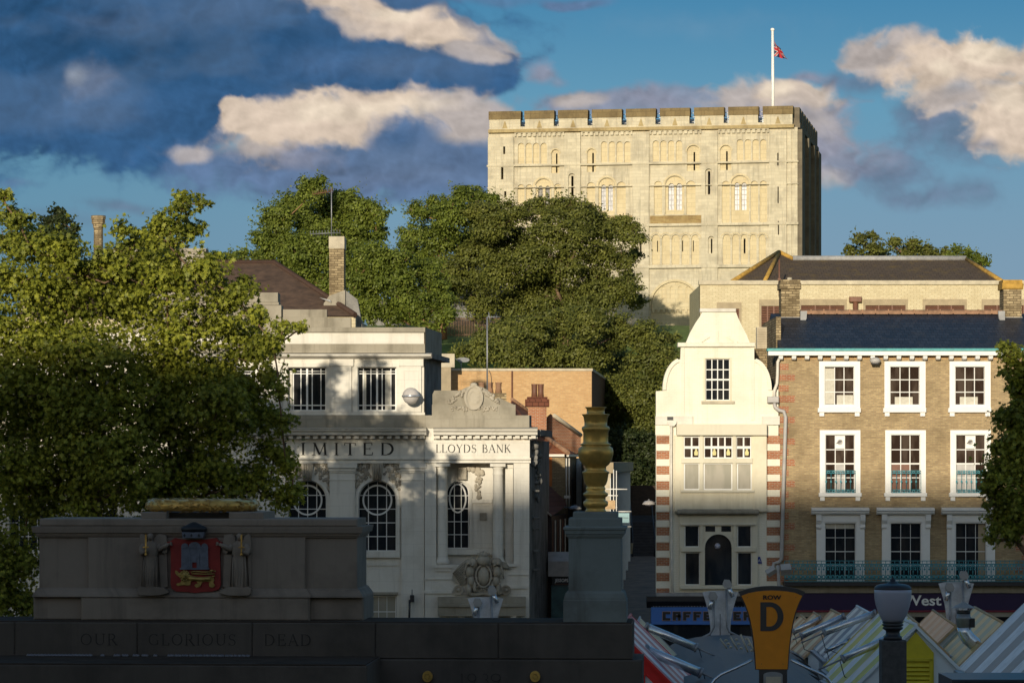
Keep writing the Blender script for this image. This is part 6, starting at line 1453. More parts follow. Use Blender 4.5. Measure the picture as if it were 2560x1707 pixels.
railing('mound_fence', 'dark picket fence on the grass mound between tree trunks', 1118, 1250, 262, 842, 1.6, 34, M['bark'])
# city hall behind the viewer, whose shadow covers the market
def city_hall():
    t = thing('city_hall', 'long brick city hall behind the viewpoint', 'building', (0, -75, 4.6)); H = 31.0
    top = 8.3 - 4.6 + math.tan(SUN_EL) / math.cos(SUN_AZ) * 215.0
    hs = []
    for k in range(26):
        for z in (3, 9, 15, 21): hs.append(rect_pts(-108 + k * 8.2, -104 + k * 8.2, z, z + 3.6))
    m = MB(); m.plate(rect_pts(-110, 108, -2, top - .6), hs, 0, .5); 
    for i, v in enumerate(m.v): m.v[i] = (v[0], -v[1], v[2])
    m.build('front_wall', M['orangebrick'], t)
    MB().box(-109.9, 107.9, -18, -.52, -2, top - .7).build('rear_volume', M['glass'], t)
    MB().box(-110.5, 108.5, -18.5, .4, top - .6, top).build('parapet', M['concrete'], t)
city_hall()
# ---------------------------------------------------------------- trees
LEAF5 = np.array([(0, -.55), (.12, -.2), (.5, -.28), (.32, .02), (.52, .3), (.2, .24), (0, .62), (-.2, .24), (-.52, .3), (-.32, .02), (-.5, -.28), (-.12, -.2)])
LEAF3 = np.array([(0, -.5), (.3, -.12), (.2, .22), (0, .55), (-.25, .2), (-.3, -.15)])
def leaf_mesh(name, pos, nrm, size, shape, rng, mat, parent):
    N = len(pos); k = len(shape)
    nrm = nrm / np.maximum(np.linalg.norm(nrm, axis=1, keepdims=True), 1e-6)
    a = rng.normal(size=(N, 3)); u = np.cross(nrm, a); u /= np.maximum(np.linalg.norm(u, axis=1, keepdims=True), 1e-6); v = np.cross(nrm, u)
    s = (size * rng.uniform(.65, 1.25, N))[:, None, None]
    V = pos[:, None, :] + s * (u[:, None, :] * shape[None, :, 0:1] + v[:, None, :] * shape[None, :, 1:2] + nrm[:, None, :] * (np.abs(shape[:, 0:1]) * .35)[None])
    me = bpy.data.meshes.new(name); me.vertices.add(N * k); me.vertices.foreach_set('co', V.astype(np.float32).ravel())
    me.loops.add(N * k); me.loops.foreach_set('vertex_index', np.arange(N * k, dtype=np.int32)); me.polygons.add(N)
    me.polygons.foreach_set('loop_start', np.arange(0, N * k, k, dtype=np.int32)); me.update(calc_edges=True)
    return link(name, me, mat, parent)
def tree(name, label, Y, lobes, leaf, size, dens, shape, trunk, seed, depth=1.0, bark='bark', trunk_r=.35, group=None, flat=.62, grow=1.0, sprays=7, inner=.45, base_z=None, cat='tree'):
    """lobes: (px, py, radius px) clumps of the crown seen at distance Y; trunk: px of the foot"""
    rng = np.random.RandomState(seed); k = Y / FPX
    bx = (trunk - CX) * k; bz = gz(bx, Y) if base_z is None else base_z; base = np.array([bx, Y, bz])
    t = thing(name, label, cat, tuple(base), 0, group)
    P = []; Nn = []; cents = []
    xs = np.array([l[0] for l in lobes]); mid = xs.mean(); span = max(60, (xs.max() - xs.min()) / 2)
    for lb in lobes:
        px, py, r = lb[:3]; r = r * grow; R0 = r * k
        prof = math.sqrt(max(0.1, 1 - ((px - mid) / (span + 60)) ** 2)); dy = rng.uniform(-1, 1) * depth * prof * span * k * .8
        c = np.array([(px - CX) * k, Y + dy, CAM_Z + (HY - py) * k]); cents.append((c, R0))
        ns = max(7, int((r / (11 if size * FPX / Y > 8 else 8)) ** 1.7)); cnt = int(dens * r * r)
        d = rng.normal(size=(ns, 3)); d /= np.linalg.norm(d, axis=1, keepdims=True); d[:, 2] = np.where(d[:, 2] < -.35, -d[:, 2], d[:, 2])
        sc = c + d * R0 * rng.uniform(.3, 1.0, (ns, 1)); sr = R0 * rng.uniform(.2, .42, ns) + .08
        w = sr ** 2; which = rng.choice(ns, cnt, p=w / w.sum())
        q = rng.normal(size=(cnt, 3)); q /= np.linalg.norm(q, axis=1, keepdims=True); q[:, 2] = np.where(rng.rand(cnt) < .6, np.abs(q[:, 2]), q[:, 2])
        rad = np.clip(np.abs(rng.normal(.72, .34, cnt)), .1, 1.7)[:, None]; an = rng.uniform(.7, 1.45, (ns, 3)) * np.array([1.1, 1.1, flat]); p = sc[which] + q * sr[which][:, None] * rad * an[which]
        P.append(p); Nn.append(q * .7 + (sc[which] - c) / R0 * .5 + rng.normal(size=(cnt, 3)) * .55 + np.array([0, -.15, .35]))
        for _ in range(sprays):
            d0 = rng.normal(size=3); d0 /= np.linalg.norm(d0); d0[2] = d0[2] * .7 + .25; n_ = max(8, int(cnt * .012)); tt = rng.uniform(.75, 1.42, n_)[:, None]
            bend = rng.normal(size=3) * .18; P.append(c + R0 * (d0 * tt + bend * (tt - .75) ** 2 * 2) + rng.normal(size=(n_, 3)) * (R0 * .05 + size * .5)); Nn.append(rng.normal(size=(n_, 3)) + np.array([0, -.3, .3]))
        ci = int(cnt * inner); qi = rng.normal(size=(ci, 3)); qi /= np.linalg.norm(qi, axis=1, keepdims=True)
        P.append(c + qi * R0 * (rng.rand(ci, 1) ** .4) * .85); Nn.append(qi + rng.normal(size=(ci, 3)) * .6)
    P = np.concatenate(P) - base; Nn = np.concatenate(Nn)
    leaf_mesh('crown', P, Nn, size, shape, rng, M[leaf], t)
    # trunk and limbs
    top = np.array([np.mean([c[0][0] for c in cents]), Y, np.mean([c[0][2] for c in cents])]) - base
    m = MB(); fork = top * np.array([.5, 1, .55]); H = fork[2]
    m.tube([(0, 0, -.4), (fork[0] * .25, 0, H * .3), (fork[0] * .7, .1, H * .7), tuple(fork)], [trunk_r * 1.25, trunk_r, trunk_r * .85, trunk_r * .7], 9); m.build('trunk', M[bark], t)
    m = MB()
    order = sorted(cents, key=lambda q: np.linalg.norm(q[0] - base - fork)); nodes = [(fork, trunk_r * .55)]
    for c, R0 in order:
        c = c - base; j = min(range(len(nodes)), key=lambda i: np.linalg.norm(nodes[i][0] - c) + (.6 if nodes[i][0][2] > c[2] else 0)); s, r0 = nodes[j]
        r1 = max(.035, r0 * .62); mid_ = (s + c) / 2 + rng.normal(size=3) * R0 * .18 + np.array([0, 0, -.1 * R0]); m.tube([tuple(s), tuple(mid_), tuple(c)], [r0 * .9, (r0 + r1) / 2 * .9, r1], 6, False); nodes.append((c, r1))
        for _ in range(5):
            d = rng.normal(size=3); d /= np.linalg.norm(d); d[2] = abs(d[2]) * .8 + .1; e = c + d * R0 * .95; mm = c + d * R0 * .5 + rng.normal(size=3) * R0 * .1
            m.tube([tuple(c), tuple(mm), tuple(e)], [r1 * .6, r1 * .4, .012], 4, False)
    m.build('limbs', M[bark], t)
    return t
tree('plane_tree', 'large yellow-green plane tree in front of the bank filling the left side', 113, [
    (20, 505, 20), (12, 545, 34), (60, 560, 30), (30, 620, 66), (110, 640, 50), (170, 650, 62), (215, 690, 60), (300, 578, 24), (335, 590, 26), (288, 622, 24), (395, 570, 38), (460, 508, 20), (506, 512, 17), (470, 545, 30), (480, 590, 36), (430, 615, 58), (350, 650, 58), (300, 690, 70),
    (50, 740, 100), (170, 780, 105), (300, 790, 110), (420, 730, 95), (520, 700, 62), (605, 697, 14), (600, 745, 30), (560, 770, 70), (640, 800, 42), (590, 850, 74), (742, 823, 13), (715, 828, 20), (690, 862, 34), (640, 905, 55), (470, 850, 100),
    (-50, 860, 110), (90, 890, 120), (240, 930, 120), (390, 950, 120), (520, 960, 90), (610, 985, 72), (672, 960, 40), (705, 985, 20), (660, 1060, 66), (712, 1062, 26), (560, 1090, 100), (420, 1100, 120), (270, 1100, 120), (110, 1080, 130), (-40, 1070, 120),
    (20, 985, 105), (165, 1010, 105), (320, 1020, 105), (450, 1030, 100), (560, 1025, 76), (200, 1180, 100), (340, 1190, 100), (470, 1180, 90), (60, 1180, 110),
    (680, 1150, 56), (718, 1170, 26), (640, 1220, 70), (735, 1235, 28), (700, 1255, 40), (530, 1230, 100), (380, 1250, 110), (220, 1260, 120), (60, 1270, 130), (-30, 1400, 110), (50, 1440, 80), (90, 1520, 50), (0, 1520, 90)],
    'leaf_plane', .17, .155, LEAF5, 300, 11, depth=.6, trunk_r=.32, flat=.85, inner=.22, sprays=9)
tree('street_plane_tree', 'leafy plane tree branch reaching in at the right edge before the brick building', 112, [
    (2525, 893, 26), (2515, 868, 12), (2535, 945, 34), (2550, 985, 30), (2570, 1020, 40), (2530, 1060, 42), (2560, 1110, 60), (2500, 1120, 26), (2530, 1180, 66), (2480, 1205, 30), (2460, 1225, 14), (2500, 1255, 44), (2550, 1270, 60), (2500, 1310, 34), (2530, 1340, 34), (2482, 1350, 12), (2620, 1100, 110), (2640, 1250, 120), (2640, 950, 90)],
    'leaf_plane', .17, .24, LEAF5, 2660, 12, depth=.5, trunk_r=.25, flat=.9)
MT = 'trees on the castle mound'
tree('sycamore_tree', 'round tall green tree standing alone on the skyline behind the television aerial', 236, [
    (790, 492, 44), (735, 520, 50), (850, 510, 48), (690, 565, 50), (800, 570, 78), (905, 540, 50), (950, 545, 28), (880, 600, 62), (945, 590, 26), (650, 600, 26), (700, 630, 58), (790, 650, 76), (870, 680, 60), (740, 700, 55), (660, 650, 28), (930, 640, 26), (820, 735, 60), (900, 720, 34)],
    'leaf_green', .21, 1.1, LEAF3, 800, 21, depth=.9, trunk_r=.55, group=MT, bark='bark_red')
tree('sycamore_tree', 'domed green tree whose top overlaps the left edge of the castle', 266, [
    (1150, 508, 38), (1195, 500, 34), (1235, 512, 26), (1090, 520, 34), (1050, 540, 34), (1130, 560, 58), (1200, 560, 50), (1040, 590, 42), (1100, 610, 60), (1180, 620, 52), (1015, 620, 24), (1060, 650, 44)],
    'leaf_green', .21, 1.1, LEAF3, 1100, 22, depth=.9, trunk_r=.5, group=MT, bark='bark_red')
tree('sycamore_tree', 'wide olive tree with see-through top spreading in front of the castle wall', 261, [
    (1200, 530, 30), (1245, 560, 40), (1290, 540, 34), (1340, 525, 32), (1400, 530, 34), (1450, 548, 40), (1500, 580, 46), (1550, 570, 26), (1575, 600, 32), (1590, 640, 18), (1560, 660, 28), (1300, 600, 40), (1375, 590, 44), (1440, 620, 44), (1510, 645, 40), (1230, 620, 46), (1175, 640, 40), (1330, 660, 50), (1410, 680, 46), (1490, 700, 40), (1575, 690, 16),
    (1250, 690, 52), (1180, 710, 40), (1560, 730, 36), (1590, 755, 22), (1510, 755, 46), (1440, 760, 52), (1360, 740, 52), (1290, 770, 50), (1200, 770, 40), (1230, 580, 34), (1480, 540, 24), (1120, 680, 34), (1130, 730, 36), (1330, 720, 50), (1380, 800, 46), (1450, 800, 40)],
    'leaf_mound', .22, 1.05, LEAF3, 1420, 23, depth=.7, trunk_r=.4, group=MT, inner=.35, grow=1.22)
tree('sycamore_tree', 'bright green tree with red-brown leaning trunk above the bank parapet', 228, [
    (905, 650, 40), (950, 660, 50), (1000, 660, 42), (930, 720, 52), (1000, 720, 56), (1065, 690, 46), (1090, 740, 44), (925, 780, 42), (985, 785, 46), (1050, 790, 40), (1110, 790, 36), (890, 760, 34), (1020, 760, 50), (890, 700, 34), (1075, 830, 26)],
    'leaf_green', .20, 1.1, LEAF3, 1085, 24, depth=.8, trunk_r=.42, group=MT, bark='bark_red')
tree('sycamore_tree', 'dense dark olive tree low on the mound behind the orange brick block', 205, [
    (1215, 850, 30), (1260, 835, 40), (1330, 835, 48), (1400, 820, 46), (1470, 820, 50), (1540, 840, 50), (1600, 850, 44), (1650, 855, 30), (1685, 845, 18), (1200, 890, 44), (1280, 900, 60), (1370, 900, 60), (1460, 900, 62), (1550, 920, 66), (1630, 910, 52), (1685, 900, 26), (1150, 890, 20), (1600, 1000, 70), (1520, 1010, 66), (1660, 980, 50), (1560, 1080, 60), (1640, 1070, 60), (1700, 1010, 40), (1690, 930, 22)],
    'leaf_mound', .185, 1.15, LEAF3, 1460, 25, depth=.8, trunk_r=.5, group=MT)
tree('sycamore_tree', 'shaded bushy tree filling the gap above the alley steps', 198, [
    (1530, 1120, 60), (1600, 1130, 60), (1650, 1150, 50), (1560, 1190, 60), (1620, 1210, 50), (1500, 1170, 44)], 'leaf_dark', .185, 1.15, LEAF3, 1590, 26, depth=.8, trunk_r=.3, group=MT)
tree('pine_tree', 'dark spreading tree on the skyline above the museum roof', 330, [
    (2150, 600, 22), (2185, 590, 14), (2130, 625, 20), (2180, 625, 30), (2230, 615, 24), (2280, 620, 22), (2320, 628, 26), (2360, 635, 22), (2270, 640, 34), (2200, 650, 40), (2330, 655, 34), (2160, 660, 40)], 'leaf_mound', .30, .55, LEAF3, 2220, 27, depth=.7, trunk_r=.5)
tree('skyline_tree', 'lighter green small tree at the right end of the museum ridge', 326, [(2395, 628, 16), (2420, 640, 22), (2450, 648, 18), (2462, 660, 12), (2400, 655, 26), (2372, 645, 14), (2440, 665, 18)], 'leaf_green', .3, .55, LEAF3, 2410, 28, depth=.7, trunk_r=.3)
tree('poplar_tree', 'dark upright tree behind the plane tree at the far left', 176, [(140, 535, 20), (125, 560, 26), (160, 560, 26), (105, 590, 22), (140, 600, 40), (180, 590, 18), (130, 650, 50), (185, 575, 12), (180, 630, 30)], 'leaf_dark', .2, .45, LEAF3, 140, 29, depth=.8, trunk_r=.3)
tree('roadside_tree', 'low green tree between the roof stacks behind the plane tree', 205, [(350, 618, 20), (385, 610, 26), (420, 618, 24), (450, 630, 22), (330, 640, 24), (390, 645, 34), (440, 655, 30), (350, 665, 30)], 'leaf_mound', .22, .4, LEAF3, 390, 30, depth=.8, trunk_r=.3)
tree('roadside_tree', 'low green bushes on the skyline left of the tall round tree', 215, [(545, 645, 18), (580, 642, 16), (610, 638, 18), (640, 640, 16), (560, 660, 24), (600, 660, 26), (530, 655, 14), (650, 665, 22)], 'leaf_green', .22, .45, LEAF3, 590, 31, depth=.8, trunk_r=.25)
# ---------------------------------------------------------------- war memorial in the shaded foreground
def memorial():
    F = Fr(500, 38.4, 3.2); c = Cv(F, 0, 1200, 0.40816); X = lambda cx, d=0: c.p(cx, 0, d)[0]; Z = lambda cy, d=0: c.p(1200, cy, d)[1]
    g = Cv(F, 950, 1350, .2277)
    t = fthing('war_memorial', 'dark stone war memorial with carved inscription, red shield and stepped walls', 'memorial', F)
    XL = F.p(-90, 1500)[0]; XR = F.p(1582, 1600)[0]; zt = Z(871); zs = Z(1084)
    # screen wall in big blocks with fine joints
    xs = [XL, X(90), X(840), X(1545), X(2300), F.p(1246, 1600)[0], XR]; zm = Z(1090); zb = 4.0
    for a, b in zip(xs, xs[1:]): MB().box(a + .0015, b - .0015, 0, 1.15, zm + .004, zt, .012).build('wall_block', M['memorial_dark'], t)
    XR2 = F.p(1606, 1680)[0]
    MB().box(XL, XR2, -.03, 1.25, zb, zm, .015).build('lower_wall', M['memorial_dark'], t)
    # broad step in front of the inscription
    XS = F.p(918, 1660, -1.55)[0]; zst = Z(1130, -1.55)
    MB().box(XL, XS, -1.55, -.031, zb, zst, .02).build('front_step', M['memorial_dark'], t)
    MB().box(XL, XS - .02, -1.54, -.035, zst, zst + .012).build('step_tread', M['memorial_top'], t)
    MB().box(XL, XR - .02, .02, 1.13, zt + .001, zt + .012).build('wall_ledge', M['memorial_top'], t)
    # cut lettering
    for w, a, b in (('OUR', 492, 715), ('GLORIOUS', 908, 1440), ('DEAD', 1618, 1905)): serif_text(t, w, X(a), X(b), Z(1010), Z(940), 0, M['letters'], depth=.003, wscale=.62, space=.12)
    for w, a, b in (('1', 880, 925), ('9', 955, 1065), ('3', 1120, 1200), ('9', 1210, 1335)): serif_text(t, w, g.p(a, 0)[0], g.p(b, 0)[0], g.p(0, 1575)[1] - .02, g.p(0, 1455)[1], -.03, M['letters'], depth=.003, wscale=.6, space=0)
    for cx in (525, 1705):
        x, z = g.p(cx, 1490); m = MB(); n0 = 0; r = .062; m.ribbon(ell(x, z, r * .72, r * .8, 24), .03, -.075, -.02, True); m.prism(ell(x, z, r, r * 1.08, 24), 'y', -.045, -.02); m.prism(ell(x, z, r * .42, r * .45, 18), 'y', -.085, -.04); m.build('brass_roundel', M['brass'], t)
    # ---- tomb chest
    D = .42; W_ = .75
    def blk(x0, x1, y0, y1, d0, d1, nm, mat='memorial', bev=.012): MB().box(X(x0, d0), X(x1, d0), d0, d1, Z(y1, d0), Z(y0, d0), bev).build(nm, M[mat], t)
    zt2 = Z(715, D); MB().box(X(240, D), X(2180, D), 1.16, 1.75, zb, zt).build('rear_footing', M['memorial_dark'], t)
    MB().box(X(198, D), X(2225, D), D + .05, D + W_ + .5, zt + .002, zt2, .02).build('plinth', M['memorial'], t)
    MB().box(X(500, D - .02), X(1898, D - .02), D - .06, D + .06, zt + .003, zt2 + .0, .02).build('plinth_centre', M['memorial'], t)
    def mould(x0, x1, prof, nm, d0):
        """moulding with mitred ends: prof of (outset, z)"""
        m = MB(); n = 0
        xa, xb, ya, yb = x0, x1, d0, d0 + W_ + .4
        for o, z in prof: m.v += [(xa - o, ya - o, z), (xb + o, ya - o, z), (xb + o, yb + o, z), (xa - o, yb + o, z)]
        for k in range(len(prof) - 1):
            for i in range(4): j = (i + 1) % 4; m.face((4 * k + i, 4 * k + j, 4 * k + 4 + j, 4 * k + 4 + i))
        m.face((3, 2, 1, 0)); e = 4 * (len(prof) - 1); m.face((e, e + 1, e + 2, e + 3)); m.build(nm, M['memorial'], t)
    xa, xb = X(240, D + .05), X(2188, D + .05); zd0 = Z(665, D + .05); zd1 = Z(350, D + .05)
    mould(xa, xb, [(.075, zt2), (.07, zt2 + .02), (.04, zd0 - .03), (.03, zd0 - .02), (.025, zd0 - .005), (.0, zd0 + .01)], 'base_moulding', D + .05)
    mould(X(535, D), X(1872, D), [(.07, zt2 + .001), (.065, zt2 + .021), (.035, zd0 - .029), (.025, zd0 - .019), (.02, zd0 - .006), (.0, zd0 + .009)], 'centre_base_moulding', D)
    MB().box(xa, xb, D + .05, D + W_ + .4, zd0, zd1, .008).build('chest_sides', M['memorial'], t)
    MB().box(X(540, D), X(1870, D), D, D + .2, zd0 + .001, zd1 - .001, .008).build('chest_front', M['memorial'], t)
    zc = Z(283, D); mould(xa, xb, [(.0, zd1), (.012, zd1 + .003), (.018, zd1 + .02), (.032, zd1 + .024), (.036, zd1 + .05), (.062, zd1 + .056), (.075, zc - .02), (.078, zc)], 'cornice', D + .03)
    MB().box(xa + .0, xb - .0, D + .06, D + W_ + .35, zc, Z(236, D), .015).build('top_slab', M['memorial'], t)
    # wreath on its block
    zb1 = Z(238, D); zb2 = Z(196, D); x0, x1 = X(855, D), X(1608, D); n0, n1 = X(1012, D), X(1395, D)
    MB().box(x0, n0, D + .1, D + 1.15, zb1 - .003, zb2, .01).build('wreath_block', M['memorial'], t); MB().box(n1, x1, D + .1, D + 1.15, zb1 - .003, zb2, .01).build('wreath_block', M['memorial'], t)
    MB().box(n0 + .001, n1 - .001, D + .3, D + 1.2, zb1 - .003, zb2 - .004).build('wreath_block', M['memorial_dark'], t)
    MB().box(n0 - .03, n1 + .03, D + .07, D + .095, Z(292, D), zb1 + .0).build('notch_front', M['memorial'], t)
    cxw = (X(888, D + .7) + X(1590, D + .7)) / 2; rw = .62; rt = .078; zw = zb2 + rt - .002
    wr = thing('laurel_wreath', 'gilded laurel wreath lying on top of the dark war memorial', 'wreath', tuple(Vector(t.location) + F.ux * cxw + F.uy * (D + .72)), -F.rot); wr.location.z = zw
    m = MB(); pts = [(rw * math.cos(2 * math.pi * k / 48), rw * math.sin(2 * math.pi * k / 48), 0) for k in range(49)]; m.tube(pts, rt * .9, 12, False); m.build('ring', M['brass'], wr)
    rng = random.Random(5); m = MB()
    for k in range(340):
        a = rng.random() * 6.283; b = rng.uniform(-1.9, 1.9) + math.pi * 0; ca, sa = math.cos(a), math.sin(a)
        rad = rt * .93; bx = Vector((ca, sa, 0)); up = Vector((0, 0, 1)); tg = Vector((-sa, ca, 0)) * (1 if a < 3.14 else -1)
        nn = bx * math.cos(b) + up * math.sin(b); P = bx * rw + nn * rad; side = tg.cross(nn); dr = (tg + side * rng.uniform(-.7, .7)).normalized(); sd = dr.cross(nn); L = rng.uniform(.07, .10); w = .019; n = len(m.v)
        m.v += [tuple(P - dr * L / 2), tuple(P + sd * w + nn * .004), tuple(P + dr * L / 2 + nn * .016), tuple(P - sd * w + nn * .004), tuple(P + nn * .012)]
        for i in range(4): m.face((n + i, n + (i + 1) % 4, n + 4))
    o = m.build('laurel_leaves', M['gilt'], wr)
    # shield
    dS = D - .06
    def SP(cx, cy): return (X(cx, dS), Z(cy, dS))
    out = [SP(*q) for q in ((1022, 380), (1045, 372), (1072, 352), (1110, 362), (1180, 366), (1250, 362), (1325, 352), (1340, 372), (1362, 382), (1352, 405), (1346, 440), (1350, 560), (1352, 640), (1340, 668), (1300, 680), (1230, 684), (1196, 690), (1150, 684), (1080, 680), (1052, 664), (1044, 630), (1046, 520), (1046, 430), (1040, 400))]
    m = MB(); m.plate(out, (), dS, D + .02); m.build('shield', M['shield_red'], t)
    m = MB(); cst = [(1112, 540), (1112, 402), (1118, 390), (1134, 384), (1150, 392), (1156, 412), (1160, 392), (1176, 380), (1196, 376), (1214, 382), (1228, 396), (1232, 414), (1238, 392), (1252, 384), (1268, 392), (1274, 404), (1278, 540)]
    m.plate([SP(*q) for q in cst], [rect_pts(X(1178, dS), X(1206, dS), Z(540, dS) + .004, Z(502, dS))], dS - .022, dS + .001); m.box(X(1104, dS), X(1284, dS), dS - .03, dS, Z(546, dS), Z(537, dS))
    for q0, q1 in ((1160, 1170), (1212, 1222)): m.box(X(q0, dS), X(q1, dS), dS - .032, dS - .02, Z(536, dS), Z(440, dS))
    for k in range(9): m.box(X(1116 + k * 19, dS), X(1125 + k * 19, dS), dS - .03, dS - .02, Z(418, dS), Z(408, dS))
    m.build('silver_castle', M['silver_paint'], t)
    m = MB(); L3 = lambda cx, cy, d=.02: (X(cx, dS), dS - d, Z(cy, dS)); u = .00199
    body = [(1108, 560), (1124, 552), (1146, 553), (1160, 566), (1164, 580), (1200, 590), (1250, 592), (1288, 586), (1306, 592), (1314, 610), (1306, 626), (1318, 640), (1312, 652), (1300, 656), (1284, 650), (1280, 634), (1288, 622), (1262, 618), (1240, 622), (1234, 636), (1226, 650), (1204, 656), (1192, 644), (1200, 634), (1214, 632), (1206, 618), (1180, 612), (1168, 622), (1166, 640), (1150, 644), (1128, 640), (1110, 642), (1092, 646), (1080, 638), (1088, 630), (1104, 628), (1112, 618), (1108, 604), (1098, 590), (1084, 580), (1074, 566), (1076, 552), (1090, 558), (1100, 570)]
    m.plate([SP(*q) for q in body], (), dS - .02, dS + .001)
    m.tube([L3(1150, 596, .028), L3(1190, 602, .03), L3(1240, 606, .03), L3(1292, 600, .028)], [.022, .024, .022, .026], 8); m.ball(L3(1134, 585, .026), .05, .022, .055, 12, 8); m.ball(L3(1132, 580, .045), .03, .022, .036); m.ball(L3(1132, 592, .06), .014, .012, .012, 8, 6)
    for ex in (-7, 7): m.ball(L3(1132 + ex, 574, .062), .006, .006, .005, 6, 4)
    for k in range(11): q_ = math.pi * 2 * k / 11; m.ball((L3(1134, 584)[0] + .052 * math.cos(q_), dS - .03, L3(1134, 584)[2] + .056 * math.sin(q_)), .014, .012, .014, 6, 5)
    m.tube([L3(1296, 592), L3(1318, 584), L3(1314, 572), L3(1250, 574), L3(1178, 572), L3(1170, 562), L3(1190, 557), L3(1250, 561), L3(1298, 560)], .008, 6)
    m.ball(L3(1298, 552), .026, .012, .011); m.ball(L3(1318, 556), .014, .01, .008)
    m.build('gold_lion', M['gold_paint'], t)
    m = MB(); m.prism([SP(1128, 352), SP(1122, 322), SP(1122, 316), SP(1258, 316), SP(1258, 322), SP(1250, 352)], 'y', dS - .12, D); m.build('crown_band', M['silver_paint'], t)
    for cx in (1140, 1182, 1228): m = MB(); m.box(X(cx - 2.5, dS), X(cx + 2.5, dS), dS - .126, dS - .12, Z(346, dS), Z(326, dS)); m.box(X(cx - 7, dS), X(cx + 7, dS), dS - .127, dS - .121, Z(340, dS), Z(334, dS)); m.build('crown_cross', M['black'], t)
    m = MB(); m.lathe([(.145, Z(318, dS)), (.16, Z(300, dS)), (.155, Z(288, dS)), (.10, Z(275, dS)), (.05, Z(262, dS)), (.02, Z(256, dS))], (X(1190, dS), dS - .02), 18, 1, .7); m.build('crown_cap', M['black'], t)
    # angels holding swords on either side of the shield
    for sgn, x0, x1 in ((1, 848, 1040), (-1, 1364, 1552)):
        cx = 922 if sgn == 1 else 1466; S = lambda x, y: L3(cx + x * sgn, y, 0)
        m = MB()
        def loft(secs):
            base = len(m.v); n = 12
            for x, y, rx, ry in secs:
                a = S(x, y)
                for k in range(n): q = 2 * math.pi * k / n; fold = 1 + .05 * math.sin(q * 5); m.v.append((a[0] + rx * u * math.cos(q) * fold, D - .05 + ry * u * math.sin(q) * fold, a[2]))
            for i in range(len(secs) - 1):
                for k in range(n): j = (k + 1) % n; m.face((base + i * n + k, base + i * n + j, base + (i + 1) * n + j, base + (i + 1) * n + k), True)
            m.face([base + k for k in range(n)][::-1]); e = base + (len(secs) - 1) * n; m.face([e + k for k in range(n)])
        loft([(-2, 672, 50, 30), (-2, 640, 46, 30), (0, 560, 46, 30), (4, 480, 42, 28), (2, 462, 38, 26), (2, 455, 44, 28), (4, 420, 44, 26), (4, 388, 42, 22), (2, 374, 20, 16), (0, 366, 13, 14)])
        m.ball((S(0, 350)[0], D - .08, S(0, 350)[2]), 16 * u, 16 * u, 20 * u, 12, 8); m.ball((S(0, 342)[0], D - .07, S(0, 342)[2]), 19 * u, 16 * u, 18 * u, 12, 8); m.ball((S(0, 352)[0], D - .115, S(0, 352)[2]), 3 * u, 4 * u, 5 * u, 6, 4)
        def arm(pts, rr): m.tube([(S(x, y)[0], D - dd, S(x, y)[2]) for x, y, dd in pts], [q * u for q in rr], 8)
        arm(((-36, 395, .05), (-52, 425, .06), (-46, 448, .10), (-26, 436, .14)), (20, 22, 18, 10)); arm(((44, 395, .05), (62, 424, .05), (78, 410, .09), (118, 390, .12)), (18, 20, 16, 9))
        m.ball((S(-24, 434)[0], D - .145, S(-24, 434)[2]), 9 * u, 9 * u, 10 * u, 8, 6)
        for k in range(4): arm(((122, 384 + k * 4, .12), (132, 378 + k * 5, .13), (138, 384 + k * 5, .12)), (3.4, 3.2, 2.6))
        for k in range(6): x = -36 + k * 14; arm(((x, 470, .09), (x * 1.15, 560, .105), (x * 1.2, 664, .095)), (3, 4, 5))
        fo = m.build('angel_relief', M['memorial'], t)
        for wx in (-1, 1):
            m = MB(); pts = [S(16 * wx, 400), S(30 * wx, 345), S(52 * wx, 326), S(78 * wx + (18 if wx > 0 else 12), 338), S((100 if wx > 0 else -72), 380), S((102 if wx > 0 else -74), 440), S((84 if wx > 0 else -60), 450)] 
            m.prism([(p[0], p[2]) for p in pts], 'y', D - .06, D + .01); m.prism([(p[0], p[2]) for p in (S(48 * wx, 460), S(96 * wx if wx > 0 else -70, 450), S(104 if wx > 0 else -68, 650), S(60 * wx, 665))], 'y', D - .03, D + .01); m.build('wing', M['memorial'], fo)
        m = MB(); sx = -20; a = S(sx, 330); b_ = S(sx, 452); m.box(a[0] - .010, a[0] + .010, D - .17, D - .155, S(0, 404)[2], a[2]); m.box(a[0] - .034, a[0] + .034, D - .185, D - .16, S(0, 412)[2], S(0, 404)[2]); m.tube([(a[0], D - .165, S(0, 412)[2]), (a[0], D - .165, b_[2])], .009, 6); m.ball((a[0], D - .165, b_[2]), .017, .017, .017); m.build('gilt_sword', M['gilt'], fo)
        m = MB(); m.prism([(S(x, y)[0], S(x, y)[2]) for x, y in ((-74, 690), (-76, 664), (-60, 648), (-20, 656), (30, 650), (80, 656), (112, 676), (116, 686), (100, 692), (60, 702), (0, 704), (-56, 702))], 'y', D - .13, D + .01); m.build('cloud_base', M['memorial'], fo)
    # pale tokens standing on the step
    first = None; xs = list(range(172, 570, 21)) + [625, 705, 722, 755, 772, 822, 838, 876, 892, 948, 1034, 1052, 1078, 1096, 1122, 1140, 1166, 1184, 1210, 1228, 1254, 1272, 1298, 1316, 1342, 1360, 1388, 1412, 1440, 1466, 1490, 1516]
